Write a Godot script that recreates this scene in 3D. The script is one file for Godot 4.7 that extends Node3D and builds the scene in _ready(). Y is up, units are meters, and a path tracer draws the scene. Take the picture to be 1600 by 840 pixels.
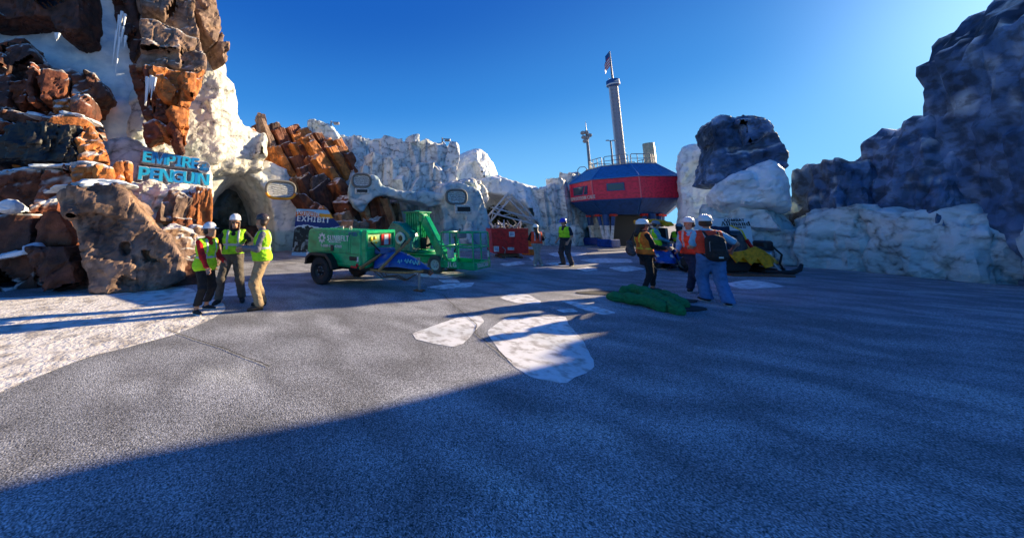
extends Node3D
# A plaza between artificial ice cliffs and rockwork, with hired machines and workers in hard hats.

const F := 490.0          # focal length in photograph pixels
const PITCH := 0.1389     # the camera looks slightly up
const EYE := 1.65
var SUN := Vector3(0.938, 0.312, -0.352).normalized()   # towards the sun

var M := {}
var counts := {}
var rng := RandomNumberGenerator.new()
var nz := FastNoiseLite.new()       # broad
var nf := FastNoiseLite.new()       # fine
var nr := FastNoiseLite.new()       # cracks
var nb := FastNoiseLite.new()       # broken blocks

# ------------------------------------------------------------------ places
func ray(x: float, y: float) -> Vector3:
	var cx := (x - 600.0) / F
	var cy := (280.0 - y) / F
	return Vector3(cx, sin(PITCH) + cy * cos(PITCH), -cos(PITCH) + cy * sin(PITCH))

func at(x: float, y: float, d: float) -> Vector3:
	var r := ray(x, y)
	return Vector3(0, EYE, 0) + r * (d / -r.z)

func gr(x: float, y: float, h := 0.0) -> Vector3:
	var r := ray(x, y)
	return Vector3(0, EYE, 0) + r * ((EYE - h) / -r.y)

func on_plane(x: float, y: float, o: Vector3, b: Basis) -> Vector2:
	var r := ray(x, y)
	var e := Vector3(0, EYE, 0)
	var p := e + r * ((o - e).dot(b.z) / r.dot(b.z)) - o
	return Vector2(p.dot(b.x), p.dot(b.y))

# ------------------------------------------------------------------ naming
func put(o: Node, called: String, parent: Node = self) -> Node:
	var key := str(parent.get_instance_id()) + called
	var n: int = counts.get(key, 0)
	counts[key] = n + 1
	o.name = called if n == 0 else "%s_%03d" % [called, n]
	parent.add_child(o, true)
	return o

func tag(o: Node, label: String, category := "", group := "", kind := "") -> Node:
	if label: o.set_meta("label", label)
	if category: o.set_meta("category", category)
	if group: o.set_meta("group", group)
	if kind: o.set_meta("kind", kind)
	return o

func thing(called: String, label: String, category: String, pos := Vector3.ZERO, yaw := 0.0, group := "") -> Node3D:
	var o := Node3D.new()
	put(o, called)
	o.position = pos
	o.rotation.y = yaw
	tag(o, label, category, group)
	return o

func part(parent: Node, called: String, mesh: Mesh, mat: Material, xf := Transform3D.IDENTITY) -> MeshInstance3D:
	var o := MeshInstance3D.new()
	o.mesh = mesh
	o.material_override = mat
	o.transform = xf
	put(o, called, parent)
	return o

# ------------------------------------------------------------------ materials
func lin(r: float, g: float, b: float) -> Color:
	return Color(r, g, b).linear_to_srgb()

func noise_tex(size: int, freq: float, kind: int, ramp: Array, oct := 5, seed_ := 1, normal := false, bump := 4.0) -> NoiseTexture2D:
	var n := FastNoiseLite.new()
	n.noise_type = FastNoiseLite.TYPE_SIMPLEX_SMOOTH if kind < 2 else FastNoiseLite.TYPE_CELLULAR
	n.seed = seed_
	n.frequency = freq
	n.fractal_type = FastNoiseLite.FRACTAL_RIDGED if kind == 1 else FastNoiseLite.FRACTAL_FBM
	n.fractal_octaves = oct
	n.fractal_gain = 0.55
	if kind == 2:
		n.cellular_return_type = FastNoiseLite.RETURN_DISTANCE2_SUB
		n.fractal_octaves = 2
	var t := NoiseTexture2D.new()
	t.width = size
	t.height = size
	t.seamless = true
	t.noise = n
	if normal:
		t.as_normal_map = true
		t.bump_strength = bump
	elif ramp.size():
		var g := Gradient.new()
		var offs := PackedFloat32Array()
		var cols := PackedColorArray()
		for r in ramp:
			offs.append(r[0])
			cols.append(r[1])
		g.offsets = offs
		g.colors = cols
		t.color_ramp = g
	return t

func plain(c: Color, rough := 0.6, metal := 0.0) -> StandardMaterial3D:
	var m := StandardMaterial3D.new()
	m.albedo_color = c
	m.roughness = rough
	m.metallic = metal
	return m

func triplanar(m: StandardMaterial3D, metres: float) -> StandardMaterial3D:
	m.uv1_triplanar = true
	m.uv1_world_triplanar = true
	m.uv1_scale = Vector3.ONE / metres
	return m

func tinted(tex: Texture2D, normal: Texture2D, metres: float, rough: float, nscale := 1.0, height: Texture2D = null, hs := 3.0) -> StandardMaterial3D:
	var m := StandardMaterial3D.new()
	m.vertex_color_use_as_albedo = true
	m.albedo_texture = tex
	m.roughness = rough
	if normal:
		m.normal_enabled = true
		m.normal_texture = normal
		m.normal_scale = nscale
	if height:
		m.heightmap_enabled = true
		m.heightmap_texture = height
		m.heightmap_scale = hs
	return triplanar(m, metres)

func paint_mat(c: Color, rough := 0.35, wear := true) -> StandardMaterial3D:
	var m := plain(c, rough)
	if wear:
		m.albedo_texture = M.wear_tex
		triplanar(m, 1.3)
		m.roughness_texture = M.wear_rough
	return m

func cloth(c: Color, glow := 0.0) -> StandardMaterial3D:
	var m := plain(c, 0.9)
	m.albedo_texture = M.cloth_tex
	m.normal_enabled = true
	m.normal_texture = M.cloth_nrm
	m.normal_scale = 0.8
	m.uv1_triplanar = true
	m.uv1_scale = Vector3.ONE / 0.7
	return m

func materials() -> void:
	var W := Color.WHITE
	var rock_t := noise_tex(1024, 0.006, 0, [[0.0, Color(0.45, 0.42, 0.42)], [0.38, Color(0.7, 0.68, 0.66)], [0.5, Color(0.9, 0.88, 0.86)], [0.62, W], [1.0, W]], 7, 3)
	var rock_h := noise_tex(1024, 0.004, 1, [], 6, 5)
	var rock_n := noise_tex(1024, 0.012, 0, [], 7, 9, true, 9.0)
	M.rock = tinted(rock_t, rock_n, 3.2, 0.75, 0.9, rock_h, -3.0)
	var ice_t := noise_tex(1024, 0.005, 1, [[0.0, W], [0.52, W], [0.66, Color(0.88, 0.88, 0.87)], [0.78, Color(0.66, 0.67, 0.66)], [0.9, Color(0.34, 0.35, 0.35)], [1.0, Color(0.22, 0.23, 0.23)]], 7, 21)
	var ice_n := noise_tex(1024, 0.008, 0, [], 7, 15, true, 8.0)
	M.ice = tinted(ice_t, ice_n, 4.5, 0.55, 0.9, noise_tex(1024, 0.005, 1, [], 6, 21), -6.0)
	var fall_t := noise_tex(512, 0.008, 0, [[0.0, Color(0.62, 0.72, 0.8)], [0.5, Color(0.9, 0.93, 0.95)], [0.7, W], [1.0, W]], 4, 22)
	M.frozen = tinted(fall_t, noise_tex(512, 0.008, 0, [], 4, 16, true, 5.0), 3.5, 0.4, 0.6)
	# ground
	var grit := PackedByteArray()
	grit.resize(1024 * 1024 * 3)
	var gr_ := RandomNumberGenerator.new()
	gr_.seed = 91
	var k := 0
	for y in 512:
		for x in 512:
			var v := clampi(int(165.0 + 46.0 * gr_.randfn()), 40, 255)
			for j in 2:
				for i in 2:
					var w := clampi(v + int(35.0 * (gr_.randf() - 0.5)), 30, 255)
					k = ((y * 2 + j) * 1024 + x * 2 + i) * 3
					grit[k] = w
					grit[k + 1] = w
					grit[k + 2] = w
	var gi := Image.create_from_data(1024, 1024, false, Image.FORMAT_RGB8, grit)
	gi.generate_mipmaps()
	var asphalt_t := ImageTexture.create_from_image(gi)
	M.asphalt = tinted(asphalt_t, noise_tex(1024, 0.2, 0, [], 3, 33, true, 5.0), 3.6, 0.85, 0.25)
	var conc_t := noise_tex(1024, 0.007, 0, [[0.0, Color(0.66, 0.64, 0.62)], [0.34, Color(0.86, 0.85, 0.84)], [0.46, Color(0.96, 0.96, 0.95)], [0.6, W], [1.0, W]], 9, 35)
	M.concrete = tinted(conc_t, noise_tex(1024, 0.03, 0, [], 6, 36, true, 6.0), 3.0, 0.8, 0.7)
	M.road_paint = tinted(conc_t, noise_tex(1024, 0.12, 0, [], 4, 37, true, 5.0), 1.7, 0.7, 0.7)
	# machines and people
	M.wear_tex = noise_tex(512, 0.01, 0, [[0.0, Color(0.72, 0.72, 0.7)], [0.4, Color(0.9, 0.9, 0.9)], [0.55, W], [1.0, W]], 6, 41)
	M.wear_rough = noise_tex(512, 0.015, 0, [[0.0, Color(0.6, 0.6, 0.6)], [1.0, W]], 5, 42)
	M.cloth_tex = noise_tex(512, 0.012, 0, [[0.0, Color(0.7, 0.7, 0.7)], [0.5, Color(0.93, 0.93, 0.93)], [1.0, W]], 5, 43)
	M.cloth_nrm = noise_tex(512, 0.012, 1, [], 3, 44, true, 10.0)
	M.green = paint_mat(lin(0.0, 0.42, 0.15), 0.3)
	M.green_dark = paint_mat(lin(0.0, 0.28, 0.11), 0.4)
	M.teal = paint_mat(lin(0.0, 0.22, 0.17), 0.35)
	M.red = paint_mat(lin(0.66, 0.015, 0.015), 0.4)
	M.yellow = paint_mat(lin(1.0, 0.40, 0.01), 0.4)
	M.blue = paint_mat(lin(0.01, 0.07, 0.33), 0.3)
	M.navy = paint_mat(lin(0.015, 0.085, 0.27), 0.7)
	M.roof_blue = paint_mat(lin(0.025, 0.18, 0.45), 0.6)
	M.cafe_red = paint_mat(lin(0.8, 0.025, 0.075), 0.6)
	M.cafe_red.albedo_texture = noise_tex(512, 0.012, 0, [[0.0, Color(0.75, 0.72, 0.74)], [0.42, Color(0.92, 0.9, 0.9)], [0.55, W], [0.72, W], [1.0, Color(1.0, 1.0, 1.0)]], 6, 46)
	M.white = paint_mat(lin(0.78, 0.78, 0.76), 0.4)
	M.board = plain(lin(0.72, 0.74, 0.76), 0.45)
	M.pale_teal = plain(lin(0.15, 0.6, 0.6), 0.4)
	M.worn_red = plain(lin(0.8, 0.16, 0.2), 0.5)
	M.seam_blue = plain(lin(0.05, 0.22, 0.5), 0.5)
	M.slate = plain(lin(0.03, 0.035, 0.042), 0.8)
	M.galvanized = plain(lin(0.5, 0.53, 0.56), 0.5)
	M.panel_green = paint_mat(lin(0.30, 0.55, 0.25), 0.4)
	M.offwhite = plain(lin(0.62, 0.6, 0.55), 0.6)
	M.cream = paint_mat(lin(0.5, 0.46, 0.3), 0.6)
	M.black = plain(lin(0.012, 0.012, 0.013), 0.5)
	M.rubber = plain(lin(0.02, 0.02, 0.022), 0.8)
	M.tarp = plain(lin(0.011, 0.010, 0.009), 0.5)
	M.steel = plain(lin(0.42, 0.43, 0.45), 0.35, 0.8)
	M.dull_steel = plain(lin(0.3, 0.3, 0.31), 0.55, 0.5)
	M.rust = paint_mat(lin(0.2, 0.08, 0.04), 0.8)
	M.pole = plain(lin(0.2, 0.21, 0.23), 0.55, 0.3)
	M.tower = plain(lin(0.30, 0.28, 0.31), 0.6)
	M.tower_light = plain(lin(0.62, 0.62, 0.62), 0.6)
	M.glass = plain(lin(0.05, 0.08, 0.10), 0.12)
	M.orange_lens = plain(lin(0.6, 0.12, 0.01), 0.25)
	M.red_lens = plain(lin(0.5, 0.01, 0.01), 0.25)
	M.wood = plain(lin(0.62, 0.36, 0.12), 0.6)
	M.wood.albedo_texture = noise_tex(256, 0.02, 0, [[0.0, Color(0.6, 0.55, 0.5)], [1.0, W]], 5, 47)
	triplanar(M.wood, 0.6)
	M.skin = plain(lin(0.48, 0.24, 0.15), 0.55)
	M.skin_dark = plain(lin(0.32, 0.15, 0.09), 0.55)
	M.hair = plain(lin(0.02, 0.013, 0.01), 0.5)
	M.hair_brown = plain(lin(0.07, 0.035, 0.02), 0.5)
	M.hi_lime = cloth(lin(0.46, 0.95, 0.02))
	M.hi_orange = cloth(lin(1.0, 0.22, 0.02))
	M.hi_red = cloth(lin(1.0, 0.075, 0.03))
	M.silver = plain(lin(0.42, 0.44, 0.47), 0.35)
	M.hi_yellow = plain(lin(0.85, 0.6, 0.02), 0.5)
	M.sack = cloth(lin(0.008, 0.22, 0.07))
	M.sign_blue = plain(lin(0.02, 0.36, 0.62), 0.3)
	M.sign_deep = plain(lin(0.015, 0.22, 0.56), 0.3)
	M.snow = tinted(fall_t, noise_tex(512, 0.01, 0, [], 5, 17, true, 5.0), 1.5, 0.7, 0.8)
	M.snow.vertex_color_use_as_albedo = false
	M.snow.albedo_color = lin(0.8, 0.82, 0.84)
	M.frozen_white = plain(lin(0.7, 0.75, 0.78), 0.3)
	M.plaque = tinted(ice_t, ice_n, 1.0, 0.6, 0.6)
	M.plaque.vertex_color_use_as_albedo = false
	M.plaque.albedo_color = lin(0.6, 0.62, 0.6)
	M.plaque_rim = plain(lin(0.16, 0.16, 0.14), 0.7)
	M.sign_slab = tinted(rock_t, ice_n, 0.8, 0.7, 0.9)
	M.sign_slab.vertex_color_use_as_albedo = false
	M.sign_slab.albedo_color = lin(0.36, 0.33, 0.36)
	M.wood_bark = plain(lin(0.08, 0.06, 0.04), 0.9)
	M.dull_tyre = plain(lin(0.10, 0.095, 0.08), 0.85)
	M.bag_navy = cloth(lin(0.015, 0.025, 0.06))
	M.bag_grey = cloth(lin(0.09, 0.10, 0.11))
	M.bag_yellow = cloth(lin(1.0, 0.46, 0.01))
	M.bag_black = cloth(lin(0.022, 0.02, 0.022))
	M.bag_pocket = cloth(lin(0.035, 0.028, 0.026))
	M.brown_leather = plain(lin(0.09, 0.055, 0.03), 0.6)
	M.camo = noise_tex(256, 0.02, 0, [[0.0, Color(0.12, 0.1, 0.1)], [0.45, Color(0.25, 0.2, 0.2)], [0.5, Color(0.6, 0.58, 0.56)], [0.56, Color(0.2, 0.17, 0.18)], [1.0, Color(0.35, 0.3, 0.3)]], 4, 51)
	M.bag_pattern = plain(Color.WHITE, 0.8)
	M.bag_pattern.albedo_texture = M.camo
	triplanar(M.bag_pattern, 0.25)
	M.ice_smooth = tinted(noise_tex(1024, 0.004, 1, [[0.0, W], [0.62, W], [0.78, Color(0.86, 0.87, 0.87)], [0.9, Color(0.6, 0.62, 0.62)], [1.0, Color(0.42, 0.44, 0.44)]], 5, 61), ice_n, 6.0, 0.5, 0.5)
	M.leaf = plain(lin(0.05, 0.075, 0.025), 0.6)
	M.leaf.vertex_color_use_as_albedo = true
	M.leaf.albedo_color = Color.WHITE

# ------------------------------------------------------------------ mesh building
func new_st() -> SurfaceTool:
	var st := SurfaceTool.new()
	st.begin(Mesh.PRIMITIVE_TRIANGLES)
	st.set_smooth_group(-1)
	return st

func done(st: SurfaceTool) -> ArrayMesh:
	st.generate_normals()
	return st.commit()

func tri(st: SurfaceTool, a: Vector3, b: Vector3, c: Vector3, out: Vector3) -> void:
	if (c - a).cross(b - a).dot(out) < 0:
		var t := b
		b = c
		c = t
	st.add_vertex(a)
	st.add_vertex(b)
	st.add_vertex(c)

func quad(st: SurfaceTool, a: Vector3, b: Vector3, c: Vector3, d: Vector3, out: Vector3) -> void:
	tri(st, a, b, c, out)
	tri(st, a, c, d, out)

# chamfered box
func bx(st: SurfaceTool, c: Vector3, s: Vector3, b := Basis.IDENTITY, ch := 0.012) -> void:
	st.set_smooth_group(-1)
	var h := s * 0.5
	ch = minf(ch, minf(h.x, minf(h.y, h.z)) * 0.45)
	var q := h - Vector3.ONE * ch
	var P := func(ax: int, sx: float, sy: float, sz: float) -> Vector3:
		var v := Vector3(sx * q.x, sy * q.y, sz * q.z)
		v[ax] = signf(v[ax]) * h[ax]
		return c + b * v
	for s1 in [-1.0, 1.0]:
		quad(st, P.call(0, s1, -1, -1), P.call(0, s1, 1, -1), P.call(0, s1, 1, 1), P.call(0, s1, -1, 1), b.x * s1)
		quad(st, P.call(1, -1, s1, -1), P.call(1, 1, s1, -1), P.call(1, 1, s1, 1), P.call(1, -1, s1, 1), b.y * s1)
		quad(st, P.call(2, -1, -1, s1), P.call(2, 1, -1, s1), P.call(2, 1, 1, s1), P.call(2, -1, 1, s1), b.z * s1)
		for s2 in [-1.0, 1.0]:
			quad(st, P.call(0, s1, s2, -1), P.call(0, s1, s2, 1), P.call(1, s1, s2, 1), P.call(1, s1, s2, -1), b.x * s1 + b.y * s2)
			quad(st, P.call(0, s1, -1, s2), P.call(0, s1, 1, s2), P.call(2, s1, 1, s2), P.call(2, s1, -1, s2), b.x * s1 + b.z * s2)
			quad(st, P.call(1, -1, s1, s2), P.call(1, 1, s1, s2), P.call(2, 1, s1, s2), P.call(2, -1, s1, s2), b.y * s1 + b.z * s2)
			for s3 in [-1.0, 1.0]:
				tri(st, P.call(0, s1, s2, s3), P.call(1, s1, s2, s3), P.call(2, s1, s2, s3), b.x * s1 + b.y * s2 + b.z * s3)

func box_mesh(s: Vector3, ch := 0.012, c := Vector3.ZERO, b := Basis.IDENTITY) -> ArrayMesh:
	var st := new_st()
	bx(st, c, s, b, ch)
	return done(st)

# a bar of rectangular section between two points
func bar(st: SurfaceTool, a: Vector3, b: Vector3, w: float, h: float, up := Vector3.UP, ch := 0.01) -> void:
	var x := (b - a).normalized()
	if absf(x.dot(up)) > 0.98: up = Vector3.RIGHT
	var z := x.cross(up).normalized()
	var y := z.cross(x)
	bx(st, (a + b) * 0.5, Vector3(a.distance_to(b), h, w), Basis(x, y, z), ch)

func tube(st: SurfaceTool, pts: Array, r, sides := 8, cap := true) -> void:
	st.set_smooth_group(1)
	var prev: Array = []
	var nrm := Vector3.ZERO
	for i in pts.size():
		var dir: Vector3 = (pts[mini(i + 1, pts.size() - 1)] - pts[maxi(i - 1, 0)]).normalized()
		if i == 0:
			nrm = dir.cross(Vector3.UP if absf(dir.y) < 0.9 else Vector3.RIGHT).normalized()
		else:
			nrm = (nrm - dir * nrm.dot(dir)).normalized()
		var bi := dir.cross(nrm)
		var rr: float = r[i] if r is Array else r
		var ring: Array = []
		for k in sides:
			var a := TAU * k / sides
			ring.append(pts[i] + (nrm * cos(a) + bi * sin(a)) * rr)
		if i > 0:
			st.set_smooth_group(1)
			for k in sides:
				var k2 := (k + 1) % sides
				quad(st, prev[k], prev[k2], ring[k2], ring[k], prev[k] + ring[k2] - pts[i] - pts[i - 1])
		if cap and (i == 0 or i == pts.size() - 1):
			st.set_smooth_group(-1)
			for k in sides:
				tri(st, pts[i], ring[k], ring[(k + 1) % sides], -dir if i == 0 else dir)
		prev = ring

func tube_mesh(pts: Array, r, sides := 8) -> ArrayMesh:
	var st := new_st()
	tube(st, pts, r, sides)
	return done(st)

# profile: Vector2(radius, height) pairs from the bottom up
func lathe(st: SurfaceTool, prof: Array, sides: int, xf := Transform3D.IDENTITY, smooth := true) -> void:
	for i in prof.size() - 1:
		var a: Vector2 = prof[i]
		var b: Vector2 = prof[i + 1]
		st.set_smooth_group(1 if smooth else -1)
		var n2 := Vector2(b.y - a.y, a.x - b.x)
		for k in sides:
			var c0 := Vector3(cos(TAU * k / sides), 0, sin(TAU * k / sides))
			var c1 := Vector3(cos(TAU * (k + 1) / sides), 0, sin(TAU * (k + 1) / sides))
			var out: Vector3 = xf.basis * ((c0 + c1) * 0.5 * n2.x + Vector3.UP * n2.y)
			var p0: Vector3 = xf * (c0 * a.x + Vector3.UP * a.y)
			var p1: Vector3 = xf * (c1 * a.x + Vector3.UP * a.y)
			var p2: Vector3 = xf * (c1 * b.x + Vector3.UP * b.y)
			var p3: Vector3 = xf * (c0 * b.x + Vector3.UP * b.y)
			if a.x < 1e-5: tri(st, p0, p2, p3, out)
			elif b.x < 1e-5: tri(st, p0, p1, p2, out)
			else: quad(st, p0, p1, p2, p3, out)

func lathe_mesh(prof: Array, sides := 20, smooth := true) -> ArrayMesh:
	var st := new_st()
	lathe(st, prof, sides, Transform3D.IDENTITY, smooth)
	return done(st)

# polygon in local x,y pulled along z from z0 to z1
func extrude(st: SurfaceTool, poly: PackedVector2Array, z0: float, z1: float, b := Transform3D.IDENTITY, ch := 0.0) -> void:
	st.set_smooth_group(-1)
	if Geometry2D.is_polygon_clockwise(poly): poly.reverse()
	var inner := poly
	if ch > 0.0:
		var off := Geometry2D.offset_polygon(poly, -ch, Geometry2D.JOIN_MITER)
		if off.size() == 1 and off[0].size() == poly.size():
			# line the two outlines up
			inner = off[0]
			if Geometry2D.is_polygon_clockwise(inner): inner.reverse()
			var best := 0
			for k in inner.size():
				if inner[k].distance_to(poly[0]) < inner[best].distance_to(poly[0]): best = k
			var turned := PackedVector2Array()
			for k in inner.size(): turned.append(inner[(k + best) % inner.size()])
			inner = turned
		else:
			ch = 0.0
	var idx := Geometry2D.triangulate_polygon(inner)
	for i in range(0, idx.size(), 3):
		for s in [[z1, 1.0], [z0, -1.0]]:
			tri(st, b * Vector3(inner[idx[i]].x, inner[idx[i]].y, s[0]), b * Vector3(inner[idx[i + 1]].x, inner[idx[i + 1]].y, s[0]), b * Vector3(inner[idx[i + 2]].x, inner[idx[i + 2]].y, s[0]), b.basis.z * s[1])
	for i in poly.size():
		var j := (i + 1) % poly.size()
		var p := poly[i]
		var q := poly[j]
		var n2 := Vector2(q.y - p.y, p.x - q.x)
		var out := b.basis * Vector3(n2.x, n2.y, 0)
		quad(st, b * Vector3(p.x, p.y, z0 + ch), b * Vector3(q.x, q.y, z0 + ch), b * Vector3(q.x, q.y, z1 - ch), b * Vector3(p.x, p.y, z1 - ch), out)
		if ch > 0.0:
			var pi := inner[i]
			var qi := inner[j]
			quad(st, b * Vector3(p.x, p.y, z1 - ch), b * Vector3(q.x, q.y, z1 - ch), b * Vector3(qi.x, qi.y, z1), b * Vector3(pi.x, pi.y, z1), out.normalized() + b.basis.z)
			quad(st, b * Vector3(p.x, p.y, z0 + ch), b * Vector3(q.x, q.y, z0 + ch), b * Vector3(qi.x, qi.y, z0), b * Vector3(pi.x, pi.y, z0), out.normalized() - b.basis.z)

func v2(a: Array) -> PackedVector2Array:
	var o := PackedVector2Array()
	for i in range(0, a.size(), 2): o.append(Vector2(a[i], a[i + 1]))
	return o

func lettering(parent: Node, called: String, text: String, pos: Vector3, basis: Basis, height: float, depth: float, mat: Material, bold := true, family := "Droid Sans", squeeze := 1.0) -> MeshInstance3D:
	var t := TextMesh.new()
	var f := SystemFont.new()
	f.font_names = PackedStringArray([family])
	f.font_weight = 700 if bold else 400
	t.font = f
	t.font_size = 32
	t.text = text
	t.pixel_size = height / 23.0
	t.depth = depth
	t.curve_step = 2.0
	var o := MeshInstance3D.new()
	o.mesh = t
	o.material_override = mat
	o.transform = Transform3D(basis * Basis.from_scale(Vector3(squeeze, 1, 1)), pos)
	put(o, called, parent)
	return o

# ------------------------------------------------------------------ solids as fields
# surface nets: one vertex in each cell that the surface crosses
func nets(g: PackedFloat32Array, nx: int, ny: int, nzz: int, lo: Vector3, cell: float, lim: float) -> Array:
	var V := PackedVector3Array()
	var I := PackedInt32Array()
	var sx := nx * ny
	var ids := PackedInt32Array()
	ids.resize(nx * ny * nzz)
	ids.fill(-1)
	var cells := PackedInt32Array()
	for z in nzz - 1:
		for y in ny - 1:
			var n := z * sx + y * nx
			for x in nx - 1:
				var a := g[n]
				if a < lim and a > -lim:
					var b := g[n + 1]
					var c := g[n + nx]
					var d := g[n + nx + 1]
					var e := g[n + sx]
					var f := g[n + sx + 1]
					var h := g[n + sx + nx]
					var k := g[n + sx + nx + 1]
					var s := int(a < 0) + int(b < 0) + int(c < 0) + int(d < 0) + int(e < 0) + int(f < 0) + int(h < 0) + int(k < 0)
					if s > 0 and s < 8:
						var p := Vector3.ZERO
						var m := 0
						if (a < 0) != (b < 0):
							p += Vector3(a / (a - b), 0, 0); m += 1
						if (c < 0) != (d < 0):
							p += Vector3(c / (c - d), 1, 0); m += 1
						if (e < 0) != (f < 0):
							p += Vector3(e / (e - f), 0, 1); m += 1
						if (h < 0) != (k < 0):
							p += Vector3(h / (h - k), 1, 1); m += 1
						if (a < 0) != (c < 0):
							p += Vector3(0, a / (a - c), 0); m += 1
						if (b < 0) != (d < 0):
							p += Vector3(1, b / (b - d), 0); m += 1
						if (e < 0) != (h < 0):
							p += Vector3(0, e / (e - h), 1); m += 1
						if (f < 0) != (k < 0):
							p += Vector3(1, f / (f - k), 1); m += 1
						if (a < 0) != (e < 0):
							p += Vector3(0, 0, a / (a - e)); m += 1
						if (b < 0) != (f < 0):
							p += Vector3(1, 0, b / (b - f)); m += 1
						if (c < 0) != (h < 0):
							p += Vector3(0, 1, c / (c - h)); m += 1
						if (d < 0) != (k < 0):
							p += Vector3(1, 1, d / (d - k)); m += 1
						ids[n] = V.size()
						cells.append(n)
						V.append(lo + (Vector3(x, y, z) + p / m) * cell)
				n += 1
	for n in cells:
		var a := g[n] < 0
		var i0 := ids[n]
		for ax in 3:
			var st: int = [1, nx, sx][ax]
			var u: int = [nx, sx, 1][ax]
			var w: int = [sx, 1, nx][ax]
			if a != (g[n + st] < 0) and n - u - w >= 0:
				var i1 := ids[n - u]
				var i2 := ids[n - u - w]
				var i3 := ids[n - w]
				if i1 < 0 or i2 < 0 or i3 < 0: continue
				if a:
					I.append_array([i0, i2, i1, i0, i3, i2])
				else:
					I.append_array([i0, i1, i2, i0, i2, i3])
	return [V, I]

func normals(V: PackedVector3Array, I: PackedInt32Array) -> PackedVector3Array:
	var N := PackedVector3Array()
	N.resize(V.size())
	for i in range(0, I.size(), 3):
		var a := I[i]
		var b := I[i + 1]
		var c := I[i + 2]
		var n := (V[c] - V[a]).cross(V[b] - V[a])
		N[a] += n
		N[b] += n
		N[c] += n
	for i in N.size(): N[i] = N[i].normalized()
	return N

func to_mesh(V: PackedVector3Array, I: PackedInt32Array, N: PackedVector3Array, C = null) -> ArrayMesh:
	var arr := []
	arr.resize(Mesh.ARRAY_MAX)
	arr[Mesh.ARRAY_VERTEX] = V
	arr[Mesh.ARRAY_NORMAL] = N
	arr[Mesh.ARRAY_INDEX] = I
	if C != null: arr[Mesh.ARRAY_COLOR] = C
	var m := ArrayMesh.new()
	m.add_surface_from_arrays(Mesh.PRIMITIVE_TRIANGLES, arr)
	return m

# the same with each face keeping part of its own direction, so that broken edges stay crisp
func hard_mesh(V: PackedVector3Array, I: PackedInt32Array, N: PackedVector3Array, C: PackedColorArray, f: float) -> ArrayMesh:
	var m := I.size()
	var v := PackedVector3Array()
	var n := PackedVector3Array()
	var c := PackedColorArray()
	v.resize(m)
	n.resize(m)
	c.resize(m)
	for i in range(0, m, 3):
		var a := I[i]
		var b := I[i + 1]
		var d := I[i + 2]
		var fn := (V[d] - V[a]).cross(V[b] - V[a]).normalized() * f
		v[i] = V[a]
		v[i + 1] = V[b]
		v[i + 2] = V[d]
		n[i] = (N[a] + fn).normalized()
		n[i + 1] = (N[b] + fn).normalized()
		n[i + 2] = (N[d] + fn).normalized()
		c[i] = C[a]
		c[i + 1] = C[b]
		c[i + 2] = C[d]
	var arr := []
	arr.resize(Mesh.ARRAY_MAX)
	arr[Mesh.ARRAY_VERTEX] = v
	arr[Mesh.ARRAY_NORMAL] = n
	arr[Mesh.ARRAY_COLOR] = c
	var mesh := ArrayMesh.new()
	mesh.add_surface_from_arrays(Mesh.PRIMITIVE_TRIANGLES, arr)
	return mesh

# bones: [a, b, ra, rb]; joined by a smooth minimum
func bones_mesh(bones: Array, cell: float, k: float, clip := {}, into := []) -> Array:
	var lo := Vector3.ONE * 1e9
	var hi := -lo
	for b in bones:
		var r: float = maxf(b[2], b[3]) + cell * 2.5
		lo = lo.min(b[0] - Vector3.ONE * r).min(b[1] - Vector3.ONE * r)
		hi = hi.max(b[0] + Vector3.ONE * r).max(b[1] + Vector3.ONE * r)
	var nx := int((hi.x - lo.x) / cell) + 2
	var ny := int((hi.y - lo.y) / cell) + 2
	var nzz := int((hi.z - lo.z) / cell) + 2
	var g := PackedFloat32Array()
	g.resize(nx * ny * nzz)
	g.fill(1.0)
	for b in bones:
		var a: Vector3 = b[0]
		var ab: Vector3 = b[1] - a
		var l2 := maxf(ab.length_squared(), 1e-9)
		var ra: float = b[2]
		var dr: float = b[3] - ra
		var reach := maxf(ra, ra + dr) + k + cell * 2.0
		var bl := (a.min(b[1]) - Vector3.ONE * reach - lo) / cell
		var bh := (a.max(b[1]) + Vector3.ONE * reach - lo) / cell
		var x0 := maxi(0, int(bl.x))
		var x1 := mini(nx - 1, int(bh.x) + 1)
		for z in range(maxi(0, int(bl.z)), mini(nzz - 1, int(bh.z) + 1) + 1):
			for y in range(maxi(0, int(bl.y)), mini(ny - 1, int(bh.y) + 1) + 1):
				var n := (z * ny + y) * nx + x0
				var p := lo + Vector3(x0, y, z) * cell - a
				for x in range(x0, x1 + 1):
					var t := clampf(p.dot(ab) / l2, 0.0, 1.0)
					var d := (p - ab * t).length() - ra - dr * t
					var e := g[n]
					var h := k - absf(e - d)
					g[n] = minf(e, d) - (h * h * 0.25 / k if h > 0.0 else 0.0)
					p.x += cell
					n += 1
	if clip.size():
		var y0: float = clip.get("ymin", -99.0)
		var y1: float = clip.get("ymax", 99.0)
		var cuts: Array = clip.get("cut", [])
		var band = clip.get("band")
		var has := band != null
		var n := 0
		for z in nzz:
			for y in ny:
				var py := lo.y + y * cell
				for x in nx:
					var d := g[n]
					if d < cell * 2.5:
						d = maxf(d, maxf(y0 - py, py - y1))
						if cuts.size() or has:
							var p := Vector3(lo.x + x * cell, py, lo.z + z * cell)
							for c in cuts:
								d = maxf(d, c[1] - p.distance_to(c[0]))
							if has: d = maxf(d, band.call(p))
						g[n] = d
					n += 1
	var r := nets(g, nx, ny, nzz, lo, cell, cell * 2.4)
	if into.size():
		var base: int = into[0].size()
		into[0].append_array(r[0])
		for i in r[1]: into[1].append(i + base)
		return into
	return r

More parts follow.
